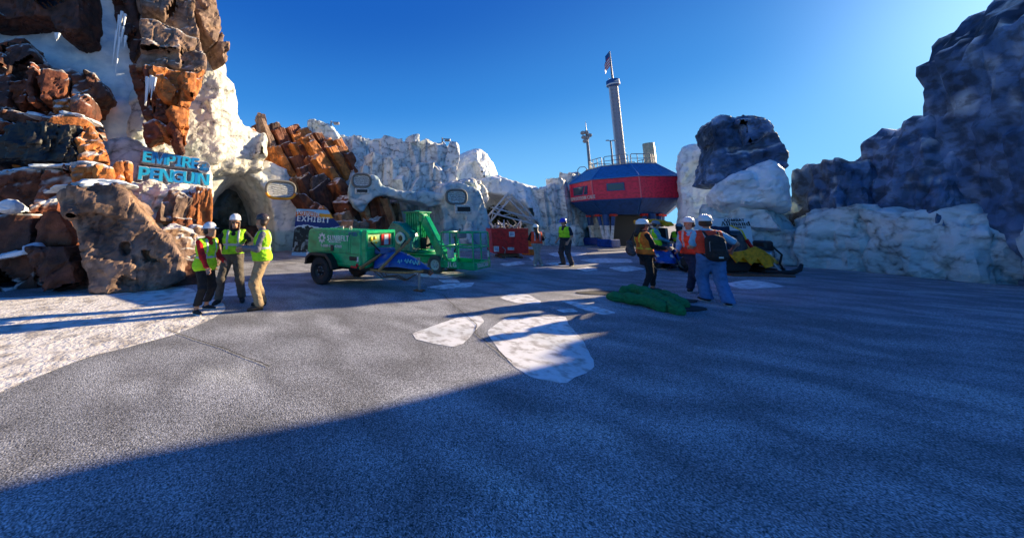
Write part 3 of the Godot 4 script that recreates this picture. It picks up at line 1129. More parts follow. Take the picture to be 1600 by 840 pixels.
func mountain() -> void:
	var t := thing("rock_mountain", "tall brown and orange rock mountain with snowy ledges and a frozen waterfall", "rock formation")
	# the frozen stream behind the rocks, and the white face on the sunny side
	sculpt(t, "frozen_waterfall", M.frozen, [-140, -150, 240, -150, 215, 40, 225, 130, 232, 260, 60, 270, -140, 200], 12.7, 1.8, {"yaw": 22.0, "round": 0.4, "bump": 0.4, "freq": 0.35, "paint": "frozen", "rough": 0.03, "step": 0.02, "hard": 0.3})
	sculpt(t, "ice_face", M.ice, [200, -140, 300, -140, 318, 10, 342, 45, 356, 92, 358, 112, 368, 126, 377, 150, 379, 178, 385, 189, 397, 196, 420, 205, 420, 262, 240, 275, 200, 240], 16.0, 3.0, {"yaw": 42.0, "lean": 6.0, "round": 0.9, "bump": 0.5, "rough": 0.05, "step": 0.03, "facet": 2.6, "tall": 0.9, "slope": 0.22, "hard": 1.4, "paint": "arch", "seed": 2.0})
	sculpt(t, "snow_bank", M.ice, [150, 225, 200, 213, 225, 228, 250, 216, 280, 238, 330, 250, 330, 300, 60, 300, 60, 270], 12.4, 1.6, {"yaw": 30.0, "lean": 25.0, "round": 0.5, "bump": 0.3, "seed": 3.0, "paint": "arch"})
	sculpt(t, "rock_core", M.rock, [-260, 60, 0, 70, 45, 68, 60, 106, 100, 106, 158, 128, 163, 145, 140, 186, 168, 246, 204, 254, 204, 290, -260, 300], 11.5, 0.9, {"yaw": 22.0, "paint": "brown", "hue": -0.08, "facet": 1.2, "slope": 0.4, "round": 0.05, "bump": 0.15, "hard": 3.0, "cell": 0.12, "snow": 0.4, "seed": 51.0})
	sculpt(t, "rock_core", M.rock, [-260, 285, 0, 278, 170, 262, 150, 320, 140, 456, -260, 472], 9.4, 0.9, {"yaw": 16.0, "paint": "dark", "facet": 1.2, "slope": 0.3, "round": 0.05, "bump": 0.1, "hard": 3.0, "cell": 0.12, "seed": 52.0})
	# each block by its outline: kind, distance, thickness, yaw, facet, snow, hue, outline
	var L := [
		["dark", 11.4, 1.4, 12, 1.3, 0.1, -0.1, [-120, -90, 128, -90, 127, 20, 123, 47, 99, 53, 86, 46, 78, 28, 55, 24, 20, 26, -120, 34]],
		["dark", 10.9, 1.1, 22, 0.8, 0.4, -0.1, [3, 72, 45, 66, 56, 88, 48, 98, 40, 119, 10, 121, 5, 100]],
		["brown", 10.6, 1.1, 26, 0.7, 0.4, 0.0, [9, 124, 40, 120, 43, 165, 20, 173, 12, 150]],
		["brown", 10.5, 0.9, 26, 0.5, 0.4, 0.05, [43, 106, 52, 96, 58, 112, 50, 138, 56, 160, 45, 164]],
		["dark", 10.4, 1.1, 15, 0.8, 0.2, -0.1, [-80, 60, 2, 78, 8, 124, 16, 172, -80, 180]],
		["brown", 10.5, 1.2, 30, 0.6, 0.5, 0.05, [54, 116, 62, 107, 95, 108, 105, 118, 103, 148, 76, 155, 58, 152]],
		["brown", 11.0, 1.3, 26, 0.7, 0.4, -0.1, [104, 110, 125, 107, 145, 112, 160, 130, 166, 143, 150, 153, 110, 149]],
		["orange", 9.9, 0.9, 40, 0.5, 0.5, 0.3, [79, 151, 107, 147, 115, 160, 113, 175, 82, 175]],
		["brown", 10.1, 1.0, 28, 0.6, 0.4, 0.0, [114, 151, 140, 150, 145, 170, 140, 183, 117, 179]],
		["brown", 9.9, 1.1, 22, 0.7, 0.7, -0.05, [-60, 178, 0, 166, 60, 175, 65, 190, 55, 204, 24, 206, -60, 222]],
		["brown", 9.7, 1.0, 30, 0.5, 0.3, 0.1, [58, 190, 72, 165, 82, 176, 76, 200, 64, 204]],
		["orange", 9.6, 1.2, 30, 0.7, 0.5, 0.05, [78, 186, 92, 178, 115, 179, 140, 190, 142, 214, 118, 212, 94, 207, 74, 202]],
		["orange", 9.5, 1.2, 44, 0.6, 0.25, 0.25, [118, 214, 141, 192, 151, 206, 161, 226, 170, 246, 173, 262, 168, 286, 140, 283, 126, 268, 121, 248]],
		["orange", 9.4, 0.7, 36, 0.5, 0.0, 0.1, [17, 210, 27, 226, 36, 246, 39, 264, 19, 264]],
		["dark", 10.6, 0.8, 10, 0.9, 0.0, -0.2, [10, 198, 125, 200, 128, 270, 8, 272]],
		["brown", 9.3, 1.2, 16, 0.8, 0.6, -0.05, [-80, 220, 4, 212, 17, 226, 18, 262, 2, 274, -80, 300]],
		["brown", 8.9, 1.3, 24, 0.8, 0.8, 0.05, [-60, 306, 0, 274, 40, 264, 62, 262, 66, 300, 44, 330, -60, 344]],
		["brown", 8.9, 1.2, 28, 0.7, 0.8, 0.08, [64, 262, 104, 257, 114, 284, 88, 298, 92, 330, 46, 332]],
		["orange", 8.9, 1.2, 38, 0.7, 0.7, 0.15, [106, 257, 146, 254, 150, 282, 112, 284]],
		["orange", 8.9, 1.1, 46, 0.6, 0.6, 0.3, [148, 254, 176, 259, 179, 286, 152, 284]],
		["orange", 9.6, 0.8, 36, 0.4, 0.4, 0.1, [178, 252, 191, 250, 193, 282, 180, 284]],
		["orange", 9.8, 0.8, 42, 0.4, 0.4, 0.2, [193, 252, 206, 251, 207, 282, 195, 283]],
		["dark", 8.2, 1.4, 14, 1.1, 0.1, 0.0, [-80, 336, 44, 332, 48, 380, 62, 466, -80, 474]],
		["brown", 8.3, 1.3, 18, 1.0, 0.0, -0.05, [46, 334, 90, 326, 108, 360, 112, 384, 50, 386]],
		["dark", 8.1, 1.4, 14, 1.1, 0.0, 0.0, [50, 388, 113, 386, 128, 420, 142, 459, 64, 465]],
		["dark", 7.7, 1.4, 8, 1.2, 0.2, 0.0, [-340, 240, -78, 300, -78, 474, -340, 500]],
		["brown", 9.8, 1.6, 10, 1.2, 0.2, -0.1, [-340, -100, -78, -20, -78, 290, -340, 260]],
		# the wedge that hangs between stream and white face
		["dark", 13.0, 1.2, 22, 0.9, 0.3, 0.0, [160, -50, 196, -60, 214, 20, 222, 60, 206, 98, 194, 60, 178, 28]],
		["grey", 12.7, 1.4, 34, 0.9, 0.35, 0.0, [198, -70, 300, -60, 304, 20, 312, 56, 280, 46, 248, 22, 220, 14]],
		["grey", 12.5, 1.4, 32, 0.8, 0.3, 0.05, [214, 20, 246, 26, 280, 50, 312, 60, 320, 88, 322, 104, 300, 111, 262, 101, 240, 99, 208, 99, 222, 62]],
		["orange", 12.2, 1.4, 46, 0.7, 0.15, 0.3, [236, 100, 262, 103, 282, 109, 284, 140, 276, 164, 258, 158, 246, 140]],
		["orange", 12.4, 1.4, 50, 0.7, 0.15, 0.15, [284, 110, 301, 113, 321, 106, 313, 135, 305, 150, 298, 166, 280, 164, 286, 140]],
		["brown", 12.5, 1.1, 26, 0.6, 0.3, 0.05, [200, 101, 220, 100, 232, 150, 240, 184, 223, 180, 212, 145]],
		["brown", 12.3, 1.1, 32, 0.6, 0.2, 0.1, [221, 100, 235, 100, 248, 146, 262, 162, 262, 194, 242, 185, 234, 150]],
		["orange", 12.2, 1.1, 46, 0.6, 0.0, 0.1, [264, 162, 278, 166, 298, 168, 296, 200, 292, 234, 286, 214, 272, 190]],
		["brown", 12.1, 1.0, 40, 0.5, 0.0, 0.05, [262, 188, 272, 194, 285, 216, 290, 238, 286, 241, 274, 221]],
		["brown", 12.1, 1.0, 30, 0.6, 0.6, 0.0, [222, 191, 240, 187, 257, 197, 254, 212, 229, 223, 223, 211]],
		["orange", 12.2, 0.8, 40, 0.4, 0.1, 0.0, [243, 188, 262, 197, 272, 222, 258, 213]],
		# the cap on the skyline
		["grey", 14.2, 1.6, 50, 0.9, 0.1, 0.0, [286, -80, 318, -70, 336, 8, 347, 44, 338, 66, 322, 50, 306, 22]],
		["grey", 14.8, 1.4, 54, 0.7, 0.0, 0.05, [340, 68, 348, 46, 355, 70, 358, 92, 352, 98, 346, 84]],
		# beside the white face
		["orange", 17.4, 1.4, 44, 0.7, 0.2, 0.25, [344, 254, 358, 246, 372, 232, 379, 214, 396, 197, 404, 212, 400, 238, 384, 252, 362, 256]],
	]
	for q in L:
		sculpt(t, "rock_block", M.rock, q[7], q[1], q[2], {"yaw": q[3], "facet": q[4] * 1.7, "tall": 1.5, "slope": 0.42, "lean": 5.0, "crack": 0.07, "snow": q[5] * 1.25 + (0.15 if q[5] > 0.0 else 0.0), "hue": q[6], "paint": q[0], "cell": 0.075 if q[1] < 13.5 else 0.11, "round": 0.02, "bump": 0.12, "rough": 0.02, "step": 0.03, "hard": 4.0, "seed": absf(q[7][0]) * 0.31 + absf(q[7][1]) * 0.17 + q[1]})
	for q in [[30, 264, 70, 5, 8.9, 1.2, -14], [84, 258, 50, 4, 8.9, 1.1, -6], [128, 254, 44, 4, 8.9, 1.0, -3], [112, 178, 40, 4, 9.6, 0.9, 6], [48, 176, 30, 5, 9.7, 0.9, 6], [6, 322, 24, 14, 8.0, 0.6, 0], [14, 398, 50, 6, 7.95, 0.5, -12], [44, 391, 12, 7, 7.95, 0.4, 0]]:
		var s: float = q[4] / F
		var cb := Basis(Vector3.UP, deg_to_rad(20)) * Basis(Vector3.BACK, deg_to_rad(-q[6]))
		rock(t, "snow_cap", M.snow, at(q[0], q[1], q[4]) - cb.z * q[5] * 0.52, Vector3(q[2] * s * 0.9, q[3] * s * 1.1, q[5]), cb, "frozen", {"n": 14, "cuts": 12, "fill": 0.72, "rough": 0.10, "groove": 0.02, "step": 0.06, "hard": 0.4})
	icicles(t, 190, 18, 11.9, [[0, 0, 60], [-4, 6, 40], [5, 4, 34], [-8, 30, 66], [-3, 40, 70], [2, 24, 30], [6, 38, 22]])
	icicles(t, 236, 118, 11.7, [[0, 0, 30], [3, 2, 40], [-4, 4, 48], [-7, 2, 22], [6, 3, 24], [-6, 6, 45]])
	icicles(t, 89, 50, 11.0, [[0, 2, 14], [-2, 2, 10], [2, 2, 11]])
	# tarpaulin
	var tp := rock(self, "black_tarpaulin", M.tarp, at(72, 229, 9.4), Vector3(1.75, 1.08, 0.9), Basis(Vector3.UP, 0.3) * Basis(Vector3.BACK, 0.03), "dark", {"n": 26, "rough": 0.16, "groove": 0.1, "cuts": 5, "seed": 15, "gs": 1.6})
	tag(tp, "crumpled shiny black plastic tarpaulin stuffed in a hollow of the rocks", "tarpaulin")
	# boulder
	var bo := thing("boulder", "large leaning tan boulder with dark holes and snow on its top", "boulder")
	sculpt(bo, "rock_block", M.rock, [86, 303, 108, 288, 150, 282, 176, 286, 200, 306, 230, 345, 262, 374, 279, 400, 284, 434, 236, 456, 142, 460, 126, 410, 108, 356, 100, 334], 7.85, 1.3, {"yaw": 20.0, "lean": 9.0, "facet": 1.7, "tall": 1.7, "slope": 0.14, "crack": 0.06, "snow": 0.0, "paint": "grey", "cell": 0.05, "round": 0.08, "bump": 0.12, "freq": 0.6, "rough": 0.03, "step": 0.05, "hard": 3.0, "seed": 31.0, "hole_deep": 0.3,
		"holes": [[186, 379, 196, 378, 201, 386, 198, 398, 188, 397, 183, 389], [217, 390, 231, 392, 237, 401, 252, 405, 252, 411, 236, 413, 221, 403], [178, 436, 188, 428, 203, 427, 212, 433, 215, 447, 196, 451, 180, 447]] })
	var bb := Basis(Vector3.UP, deg_to_rad(18))
	rock(bo, "snow_cap", M.snow, at(138, 288, 7.9) - bb.z * 0.5, Vector3(1.5, 0.2, 1.1), bb * Basis(Vector3.BACK, 0.12), "frozen", {"n": 18, "cuts": 14, "fill": 0.74, "rough": 0.10, "groove": 0.02, "step": 0.06, "hard": 0.4, "seed": 77})

func entrance_arch() -> void:
	var t := thing("entrance_arch", "white ice arch over a dark cave mouth with an oval recess beside it", "archway")
	var hole := [312, 402, 321, 368, 331, 334, 345, 306, 362, 288, 377, 281, 392, 290, 405, 312, 413, 340, 417, 402]
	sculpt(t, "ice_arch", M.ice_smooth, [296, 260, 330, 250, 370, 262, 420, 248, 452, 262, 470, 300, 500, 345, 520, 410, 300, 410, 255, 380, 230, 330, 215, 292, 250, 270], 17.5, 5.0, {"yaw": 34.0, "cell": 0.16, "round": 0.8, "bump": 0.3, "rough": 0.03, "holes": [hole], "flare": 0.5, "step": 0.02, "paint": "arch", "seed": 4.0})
	# the cave behind it
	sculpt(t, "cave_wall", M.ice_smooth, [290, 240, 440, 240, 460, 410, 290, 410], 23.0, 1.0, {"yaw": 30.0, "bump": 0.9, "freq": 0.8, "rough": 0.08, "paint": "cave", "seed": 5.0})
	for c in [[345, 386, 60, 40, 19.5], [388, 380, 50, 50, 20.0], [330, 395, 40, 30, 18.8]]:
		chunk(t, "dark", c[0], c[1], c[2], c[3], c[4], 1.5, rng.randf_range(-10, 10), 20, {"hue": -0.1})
	# under the sign: ledge, cliff and tumbled rocks
	var u := thing("sign_ledge", "snowy rock ledge with hanging frost under the penguin sign", "rock ledge")
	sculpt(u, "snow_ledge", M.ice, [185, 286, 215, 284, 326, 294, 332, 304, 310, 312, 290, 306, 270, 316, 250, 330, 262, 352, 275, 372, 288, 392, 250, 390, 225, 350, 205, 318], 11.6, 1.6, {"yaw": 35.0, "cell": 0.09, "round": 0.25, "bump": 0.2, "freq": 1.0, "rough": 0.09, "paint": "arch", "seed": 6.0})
	for c in [["tan", 268, 322, 30, 50, 11.4, 4, 38], ["grey", 285, 326, 24, 56, 11.5, 6, 40], ["orange", 303, 330, 18, 62, 11.7, 3, 46], ["orange", 318, 330, 18, 70, 11.9, -2, 48], ["tan", 258, 330, 14, 30, 11.2, -3, 40], ["brown", 290, 352, 40, 22, 11.5, 8, 36]]:
		chunk(u, c[0], c[1], c[2], c[3], c[4], c[5], 1.0, c[6], c[7], {"n": 14, "snow": 0.4})
	var r := RandomNumberGenerator.new()
	r.seed = 44
	for c in [["tan", 278, 372, 44, 30, 9.8, 24], ["grey", 298, 384, 46, 26, 9.9, 8], ["tan", 292, 400, 50, 26, 9.6, 6], ["grey", 306, 412, 44, 28, 9.6, -6], ["dark", 290, 424, 60, 34, 9.2, 4], ["grey", 322, 396, 34, 30, 10.6, -8], ["tan", 310, 372, 36, 30, 10.6, 10]]:
		var lb: Array = {278: ["tan rock tumbled just right of the large boulder, snow on top", ""], 298: ["grey snow topped rock, middle of the pile below the sign", ""], 292: ["tan flat rock low in the pile beside the boulder foot", ""], 306: ["grey rock at the foot of the pile behind the shortest worker", ""], 290: ["dark rock lowest in the shade beside the boulder", ""], 322: ["grey rock at the edge of the cave mouth", ""], 310: ["tan rock highest of the tumbled pile below the ledge", ""]}[c[1]]
		var b := Basis(Vector3.UP, deg_to_rad(35)) * Basis(Vector3.BACK, deg_to_rad(-c[6]))
		var s: float = c[5] / F
		tag(rock(self, "fallen_rock", M.rock, at(c[1], c[2], c[5]), Vector3(c[3] * s * 1.1, c[4] * s * 1.1, 1.0), b, c[0], {"n": 14, "snow": 0.7, "seed": r.randi() % 9999}), lb[0], "rock", "rocks tumbled below the sign")
	# the oval recess: a rim, a cracked white plate and a mustard lower lip
	oval_plaque(t, 436, 297, 17.0, 34.0, 44, 26, true)
	penguin_sign()

func oval_plaque(parent: Node3D, x: float, y: float, d: float, yaw: float, w: float, h: float, lip: bool) -> void:
	var b := Basis(Vector3.UP, deg_to_rad(yaw))
	var s := d / F
	var o := at(x, y, d) + b.z * 0.28
	var xf := Transform3D(b, o)
	var inv := parent.transform.affine_inverse()
	var pts: Array = []
	var inner := PackedVector2Array()
	for i in 28:
		var a := TAU * i / 28
		var e := Vector2(signf(cos(a)) * pow(absf(cos(a)), 0.6) * w * 0.5 * s, signf(sin(a)) * pow(absf(sin(a)), 0.75) * h * 0.5 * s)
		pts.append(xf * Vector3(e.x, e.y, 0.04))
		inner.append(e * 0.93)
	pts.append(pts[0])
	pts.append(pts[1])
	var rim := part(parent, "oval_rim", tube_mesh(pts, 0.075, 6), M.plaque_rim, inv)
	var st := new_st()
	extrude(st, inner, -0.3, 0.02, xf, 0.02)
	part(rim, "plate", done(st), M.plaque)
	st = new_st()
	for k in 5:
		var p: Array = []
		for j in 7: p.append(xf * Vector3((-0.36 + 0.12 * j + 0.02 * k) * w * s, (0.25 - 0.12 * k + 0.03 * sin(j * 2.0 + k)) * h * s, 0.022))
		tube(st, p, 0.012, 4)
	part(rim, "crack", done(st), M.plaque_rim)
	if lip:
		st = new_st()
		var lp: Array = []
		for i in range(15, 28): lp.append(pts[i] + b.z * 0.06 + Vector3.DOWN * 0.04)
		tube(st, lp, 0.07, 6)
		part(rim, "mustard_lip", done(st), M.yellow)

func penguin_sign() -> void:
	var b := Basis(Vector3.UP, deg_to_rad(38.0))
	var o := at(270, 262, 12.4)
	var t := thing("penguin_sign", "two row sign of blue letters on ice blocks reading empire of the penguin", "sign", o, deg_to_rad(38.0))
	var rows := [["EMPIRE", [220, 233, 310, 246, 310, 268, 218, 256]], ["PENGUIN", [214, 257, 324, 270, 324, 293, 211, 284]]]
	for r in rows:
		var q: Array = []
		for i in range(0, 8, 2): q.append(on_plane(r[1][i], r[1][i + 1], o, b))
		var st := new_st()
		var pg := PackedVector2Array()
		for p in q: pg.append(p)
		extrude(st, pg, -0.35, 0.0, Transform3D.IDENTITY, 0.03)
		var slab := part(t, "ice_slab", done(st), M.sign_slab)
		# each letter stands on its own, with a frosted back
		var n: int = r[0].length()
		for k in n:
			var f := (k + 0.5) / n
			if r[0] == "PENGUIN": f = [0.09, 0.23, 0.385, 0.545, 0.70, 0.815, 0.92][k]
			else: f = [0.1, 0.3, 0.485, 0.63, 0.765, 0.92][k]
			var lo: Vector2 = q[3].lerp(q[2], f)
			var hi: Vector2 = q[0].lerp(q[1], f)
			var dir: Vector2 = (q[2] - q[3]).normalized()
			var lb := Basis(Vector3(dir.x, dir.y, 0), Vector3(0, 1, 0), Vector3(0, 0, 1))
			var h := (hi - lo).length() * 0.74
			var c := lo.lerp(hi, 0.5)
			for e in [[-0.022, 0.018], [0.022, 0.018], [-0.022, -0.022], [0.022, -0.022]]:
				lettering(slab, "letter_edge", r[0][k], Vector3(c.x + e[0], c.y + e[1], 0.05), lb, h, 0.10, M.frozen_white, true, "Droid Sans", 1.1)
			var le := lettering(slab, "letter", r[0][k], Vector3(c.x, c.y, 0.10), lb, h, 0.10, M.sign_blue if (k % 2 == 0) else M.sign_deep, true, "Droid Sans", 1.1)
			le.set_meta("label", "blue letter " + r[0][k])
	# the round medallion after EMPIRE
	var c2 := on_plane(317, 262, o, b)
	var st2 := new_st()
	lathe(st2, [Vector2(0.0, -0.2), Vector2(0.24, -0.2), Vector2(0.255, 0.02), Vector2(0.23, 0.08), Vector2(0.2, 0.04), Vector2(0.0, 0.05)], 20, Transform3D(Basis(Vector3.RIGHT, PI * 0.5), Vector3(c2.x, c2.y, 0.1)))
	var md := part(t, "medallion", done(st2), M.steel)
	lettering(md, "letter", "of", Vector3(c2.x, c2.y + 0.08, 0.16), Basis.IDENTITY, 0.12, 0.04, M.sign_deep)
	lettering(md, "letter", "the", Vector3(c2.x, c2.y - 0.06, 0.16), Basis.IDENTITY, 0.12, 0.04, M.sign_deep)

func rock_slope() -> void:
	var t := thing("rock_slope", "slanting orange and brown rock columns between the arch and the ice wall", "rock formation")
	# its body
	sculpt(t, "rock_core", M.rock, [345, 252, 372, 225, 398, 192, 440, 203, 462, 202, 500, 220, 530, 222, 548, 260, 575, 280, 560, 320, 600, 400, 505, 400, 470, 330, 445, 270, 400, 245], 22.4, 2.0, {"yaw": 30.0, "cell": 0.18, "paint": "brown", "bump": 0.5, "seed": 7.0})
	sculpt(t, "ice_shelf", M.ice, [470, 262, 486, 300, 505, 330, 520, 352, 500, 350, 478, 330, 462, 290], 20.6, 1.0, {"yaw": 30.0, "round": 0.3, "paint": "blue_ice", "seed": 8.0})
	var L := [
		["grey", 415, 215, 12, 60, 18.0, -12, 0.0], ["grey", 424, 220, 10, 60, 18.0, -22, 0.0], ["orange", 416, 240, 22, 22, 17.8, -20, 0.2], ["orange", 428, 246, 14, 26, 17.8, -24, 0.15],
		["dark", 434, 212, 30, 34, 19.0, -20, 0.0], ["brown", 448, 226, 24, 40, 18.8, -30, 0.0], ["orange", 446, 258, 14, 50, 18.2, -30, 0.2], ["orange", 456, 275, 12, 50, 18.2, -32, 0.2], ["tan", 470, 300, 12, 40, 18.0, -34, 0.1],
		["brown", 465, 212, 26, 26, 19.4, -30, 0.2], ["orange", 480, 212, 26, 22, 19.6, -35, 0.25], ["orange", 490, 222, 26, 22, 19.4, -30, 0.2], ["orange", 470, 222, 20, 24, 19.2, -30, 0.2],
		["brown", 460, 250, 22, 48, 18.8, -32, 0.0], ["orange", 474, 246, 16, 40, 18.6, -32, 0.15], ["brown", 478, 270, 22, 44, 18.6, -34, 0.0], ["orange", 492, 240, 18, 44, 18.9, -38, 0.25], ["brown", 484, 256, 14, 50, 18.9, -36, 0.0], ["orange", 506, 252, 18, 56, 18.8, -40, 0.2], ["brown", 500, 240, 12, 50, 19.0, -38, 0.0],
		["orange", 522, 236, 20, 34, 19.6, -38, 0.2], ["brown", 512, 232, 14, 44, 19.5, -38, 0.0], ["orange", 534, 256, 18, 50, 19.4, -38, 0.2], ["brown", 524, 256, 14, 54, 19.4, -38, 0.05], ["brown", 546, 254, 16, 46, 19.8, -36, 0.0], ["orange", 540, 240, 14, 40, 19.9, -36, 0.1], ["brown", 556, 262, 16, 40, 19.9, -36, 0.05], ["orange", 516, 272, 20, 54, 18.6, -40, 0.15], ["orange", 528, 284, 16, 40, 18.5, -38, 0.2], ["brown", 500, 272, 14, 50, 18.6, -40, 0.0],
		["brown", 480, 274, 22, 24, 18.0, -20, 0.0], ["grey", 500, 290, 34, 24, 17.9, -20, -0.1], ["dark", 510, 308, 44, 34, 18.0, -30, -0.1], ["dark", 490, 300, 24, 44, 17.9, -35, -0.1], ["brown", 540, 300, 20, 34, 18.0, -40, 0.0], ["brown", 490, 330, 16, 50, 17.4, -42, 0.0], ["brown", 506, 340, 16, 46, 17.4, -42, -0.1], ["orange", 520, 346, 12, 44, 17.2, -42, 0.1],
		["brown", 551, 322, 24, 20, 17.0, -35, 0.1], ["tan", 545, 345, 26, 22, 16.8, -20, 0.0], ["dark", 560, 345, 40, 44, 17.4, -30, -0.1], ["grey", 530, 360, 40, 22, 16.4, -10, 0.0], ["tan", 556, 358, 24, 20, 16.2, 10, 0.0], ["dark", 520, 380, 60, 40, 16.6, 0, 0.0],
		["brown", 588, 326, 24, 64, 17.4, -12, 0.1], ["tan", 578, 348, 10, 64, 17.2, -20, 0.1], ["brown", 606, 340, 26, 66, 17.4, -18, 0.0], ["tan", 618, 350, 8, 66, 17.2, -24, 0.1], ["brown", 600, 372, 50, 50, 17.2, -10, -0.1], ["tan", 624, 332, 8, 24, 17.6, -10, 0.1], ["grey", 575, 375, 40, 40, 16.6, 0, 0.0],
	]
	for c in L:
		chunk(t, c[0], c[1], c[2], c[3] * 0.92, c[4] * 1.3, c[5] + 2.0, 1.2, c[6], rng.randf_range(34, 56), {"n": 14, "snow": 0.1, "hue": c[7], "taper": 0.16, "rough": 0.03, "groove": 0.05, "step": 0.05, "cuts": 3, "fill": 0.9})

func ice_back_wall() -> void:
	var t := thing("ice_wall", "tall cracked wall of white ice columns behind the green machines", "ice wall")
	sculpt(t, "ice_body", M.ice, [500, 222, 527, 206, 545, 214, 560, 210, 588, 220, 612, 214, 625, 217, 640, 221, 652, 217, 661, 224, 672, 220, 690, 222, 715, 226, 718, 230, 712, 256, 716, 290, 726, 330, 745, 400, 500, 400], 24.4, 3.0, {"cell": 0.15, "yaw": 12.0, "vertical": 2.0, "bump": 0.7, "freq": 0.35, "rough": 0.04, "step": 0.03, "facet": 1.3, "tall": 2.0, "round": 0.2, "hard": 2.0, "seed": 9.0, "snow": 0.2})
	var L := [
		[540, 240, 44, 60, 22.8, 8], [562, 238, 30, 50, 22.8, 4], [585, 250, 40, 64, 23.2, 2], [612, 246, 40, 66, 23.2, 0], [634, 250, 34, 62, 23.2, 3], [655, 246, 26, 58, 23.3, -2], [672, 250, 28, 64, 23.0, 3], [690, 252, 24, 60, 22.6, 2], [706, 254, 22, 66, 22.4, 14],
		[589, 270, 20, 60, 21.6, 2], [607, 276, 16, 64, 21.5, -1], [619, 274, 16, 62, 21.4, 0], [573, 282, 22, 50, 21.4, 8], [640, 288, 24, 56, 21.3, 10], [662, 284, 24, 56, 21.5, 0], [679, 288, 16, 76, 21.6, 0], [692, 290, 18, 80, 21.5, 1], [705, 296, 16, 70, 21.6, 3], [650, 300, 18, 50, 20.8, 24], [632, 300, 12, 48, 20.9, -14], [600, 320, 50, 60, 21.6, 0], [640, 330, 40, 60, 21.4, 2], [668, 330, 30, 70, 21.2, -6], [690, 345, 24, 80, 20.6, -8], [716, 330, 20, 80, 20.6, -6], [560, 270, 24, 50, 22.0, 14], [662, 366, 30, 50, 20.3, 0], [695, 376, 18, 40, 20.0, 0], [650, 215, 12, 14, 22.6, 10],
	]
	for c in L:
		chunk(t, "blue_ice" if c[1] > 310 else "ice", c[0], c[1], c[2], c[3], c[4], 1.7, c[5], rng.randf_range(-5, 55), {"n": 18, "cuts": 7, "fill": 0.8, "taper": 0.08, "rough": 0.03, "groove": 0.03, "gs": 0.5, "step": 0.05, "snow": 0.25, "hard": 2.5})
	var p := thing("ice_slab", "flat pale blue ice slab jutting up on the skyline above the orange columns", "ice slab")
	sculpt(p, "slab", M.ice, [479, 189, 484, 186, 497, 188, 511, 193, 522, 203, 530, 213, 526, 219, 504, 219, 492, 210, 484, 204], 22.0, 0.8, {"cell": 0.09, "yaw": -10.0, "round": 0.12, "bump": 0.1, "paint": "blue_ice", "rough": 0.04, "seed": 10.0})
	for q in [[519, 196, "small floodlight fixed behind the ice slab on the skyline", 22.2], [693, 222, "small camera and pole on top of the white ice wall", 23.0]]:
		var o := at(q[0], q[1], q[3])
		var l := thing("security_camera", q[2], "camera", o)
		part(l, "pole", tube_mesh([Vector3(-0.1, -0.9, 0), Vector3(-0.1, 0.35, 0)], 0.05, 6), M.pole)
		part(l, "arm", tube_mesh([Vector3(-0.1, 0.25, 0), Vector3(0.25, 0.25, 0)], 0.035, 6), M.pole)
		part(l, "housing", box_mesh(Vector3(0.42, 0.2, 0.2), 0.04, Vector3(0.3, 0.16, 0.0)), M.dull_steel)

func facade_beam() -> void:
	var t := thing("ice_facade", "pale blue sculpted ice front, a sagging beam between two oval plaques", "facade")
	sculpt(t, "ice_beam", M.ice_smooth, [546, 310, 545, 292, 550, 277, 560, 273, 586, 273, 592, 280, 598, 290, 620, 297, 648, 300, 668, 298, 688, 303, 692, 292, 700, 287, 724, 286, 740, 292, 752, 300, 758, 318, 764, 345, 770, 384, 770, 396, 694, 396, 692, 338, 690, 320, 672, 322, 650, 315, 625, 310, 600, 305, 586, 306, 575, 318, 566, 332, 552, 322], 18.6, 1.8, {"cell": 0.11, "yaw": 8.0, "round": 0.12, "bump": 0.25, "freq": 0.45, "rough": 0.02, "step": 0.02, "vertical": 1.6, "facet": 2.0, "tall": 1.0, "slope": 0.12, "paint": "pale_blue", "seed": 11.0})
	sculpt(t, "ice_flank", M.ice, [716, 285, 745, 278, 764, 290, 768, 310, 760, 330, 772, 398, 722, 398, 724, 330], 19.8, 2.4, {"cell": 0.14, "yaw": 35.0, "round": 0.4, "bump": 0.5, "rough": 0.05, "step": 0.04, "facet": 1.0, "tall": 2.0, "hard": 1.6, "paint": "ice", "seed": 12.0})
	oval_plaque(t, 564, 283, 18.3, 8.0, 28, 20, false)
	oval_plaque(t, 710, 308, 18.3, 8.0, 32, 22, false)
	for q in [[565, 299, 22, 9, true], [721, 327, 28, 14, false]]:
		var s := 18.3 / F
		var b := Basis(Vector3.UP, deg_to_rad(8))
		var o := at(q[0], q[1], 18.3) + b.z * 0.26
		var fr := part(t, "display_frame", box_mesh(Vector3(q[2] * s, q[3] * s, 0.2), 0.03), M.plaque, Transform3D(b, o))
		part(fr, "display", box_mesh(Vector3(q[2] * s * 0.74, q[3] * s * 0.5, 0.02), 0.005, Vector3(0, 0, 0.105)), M.black)

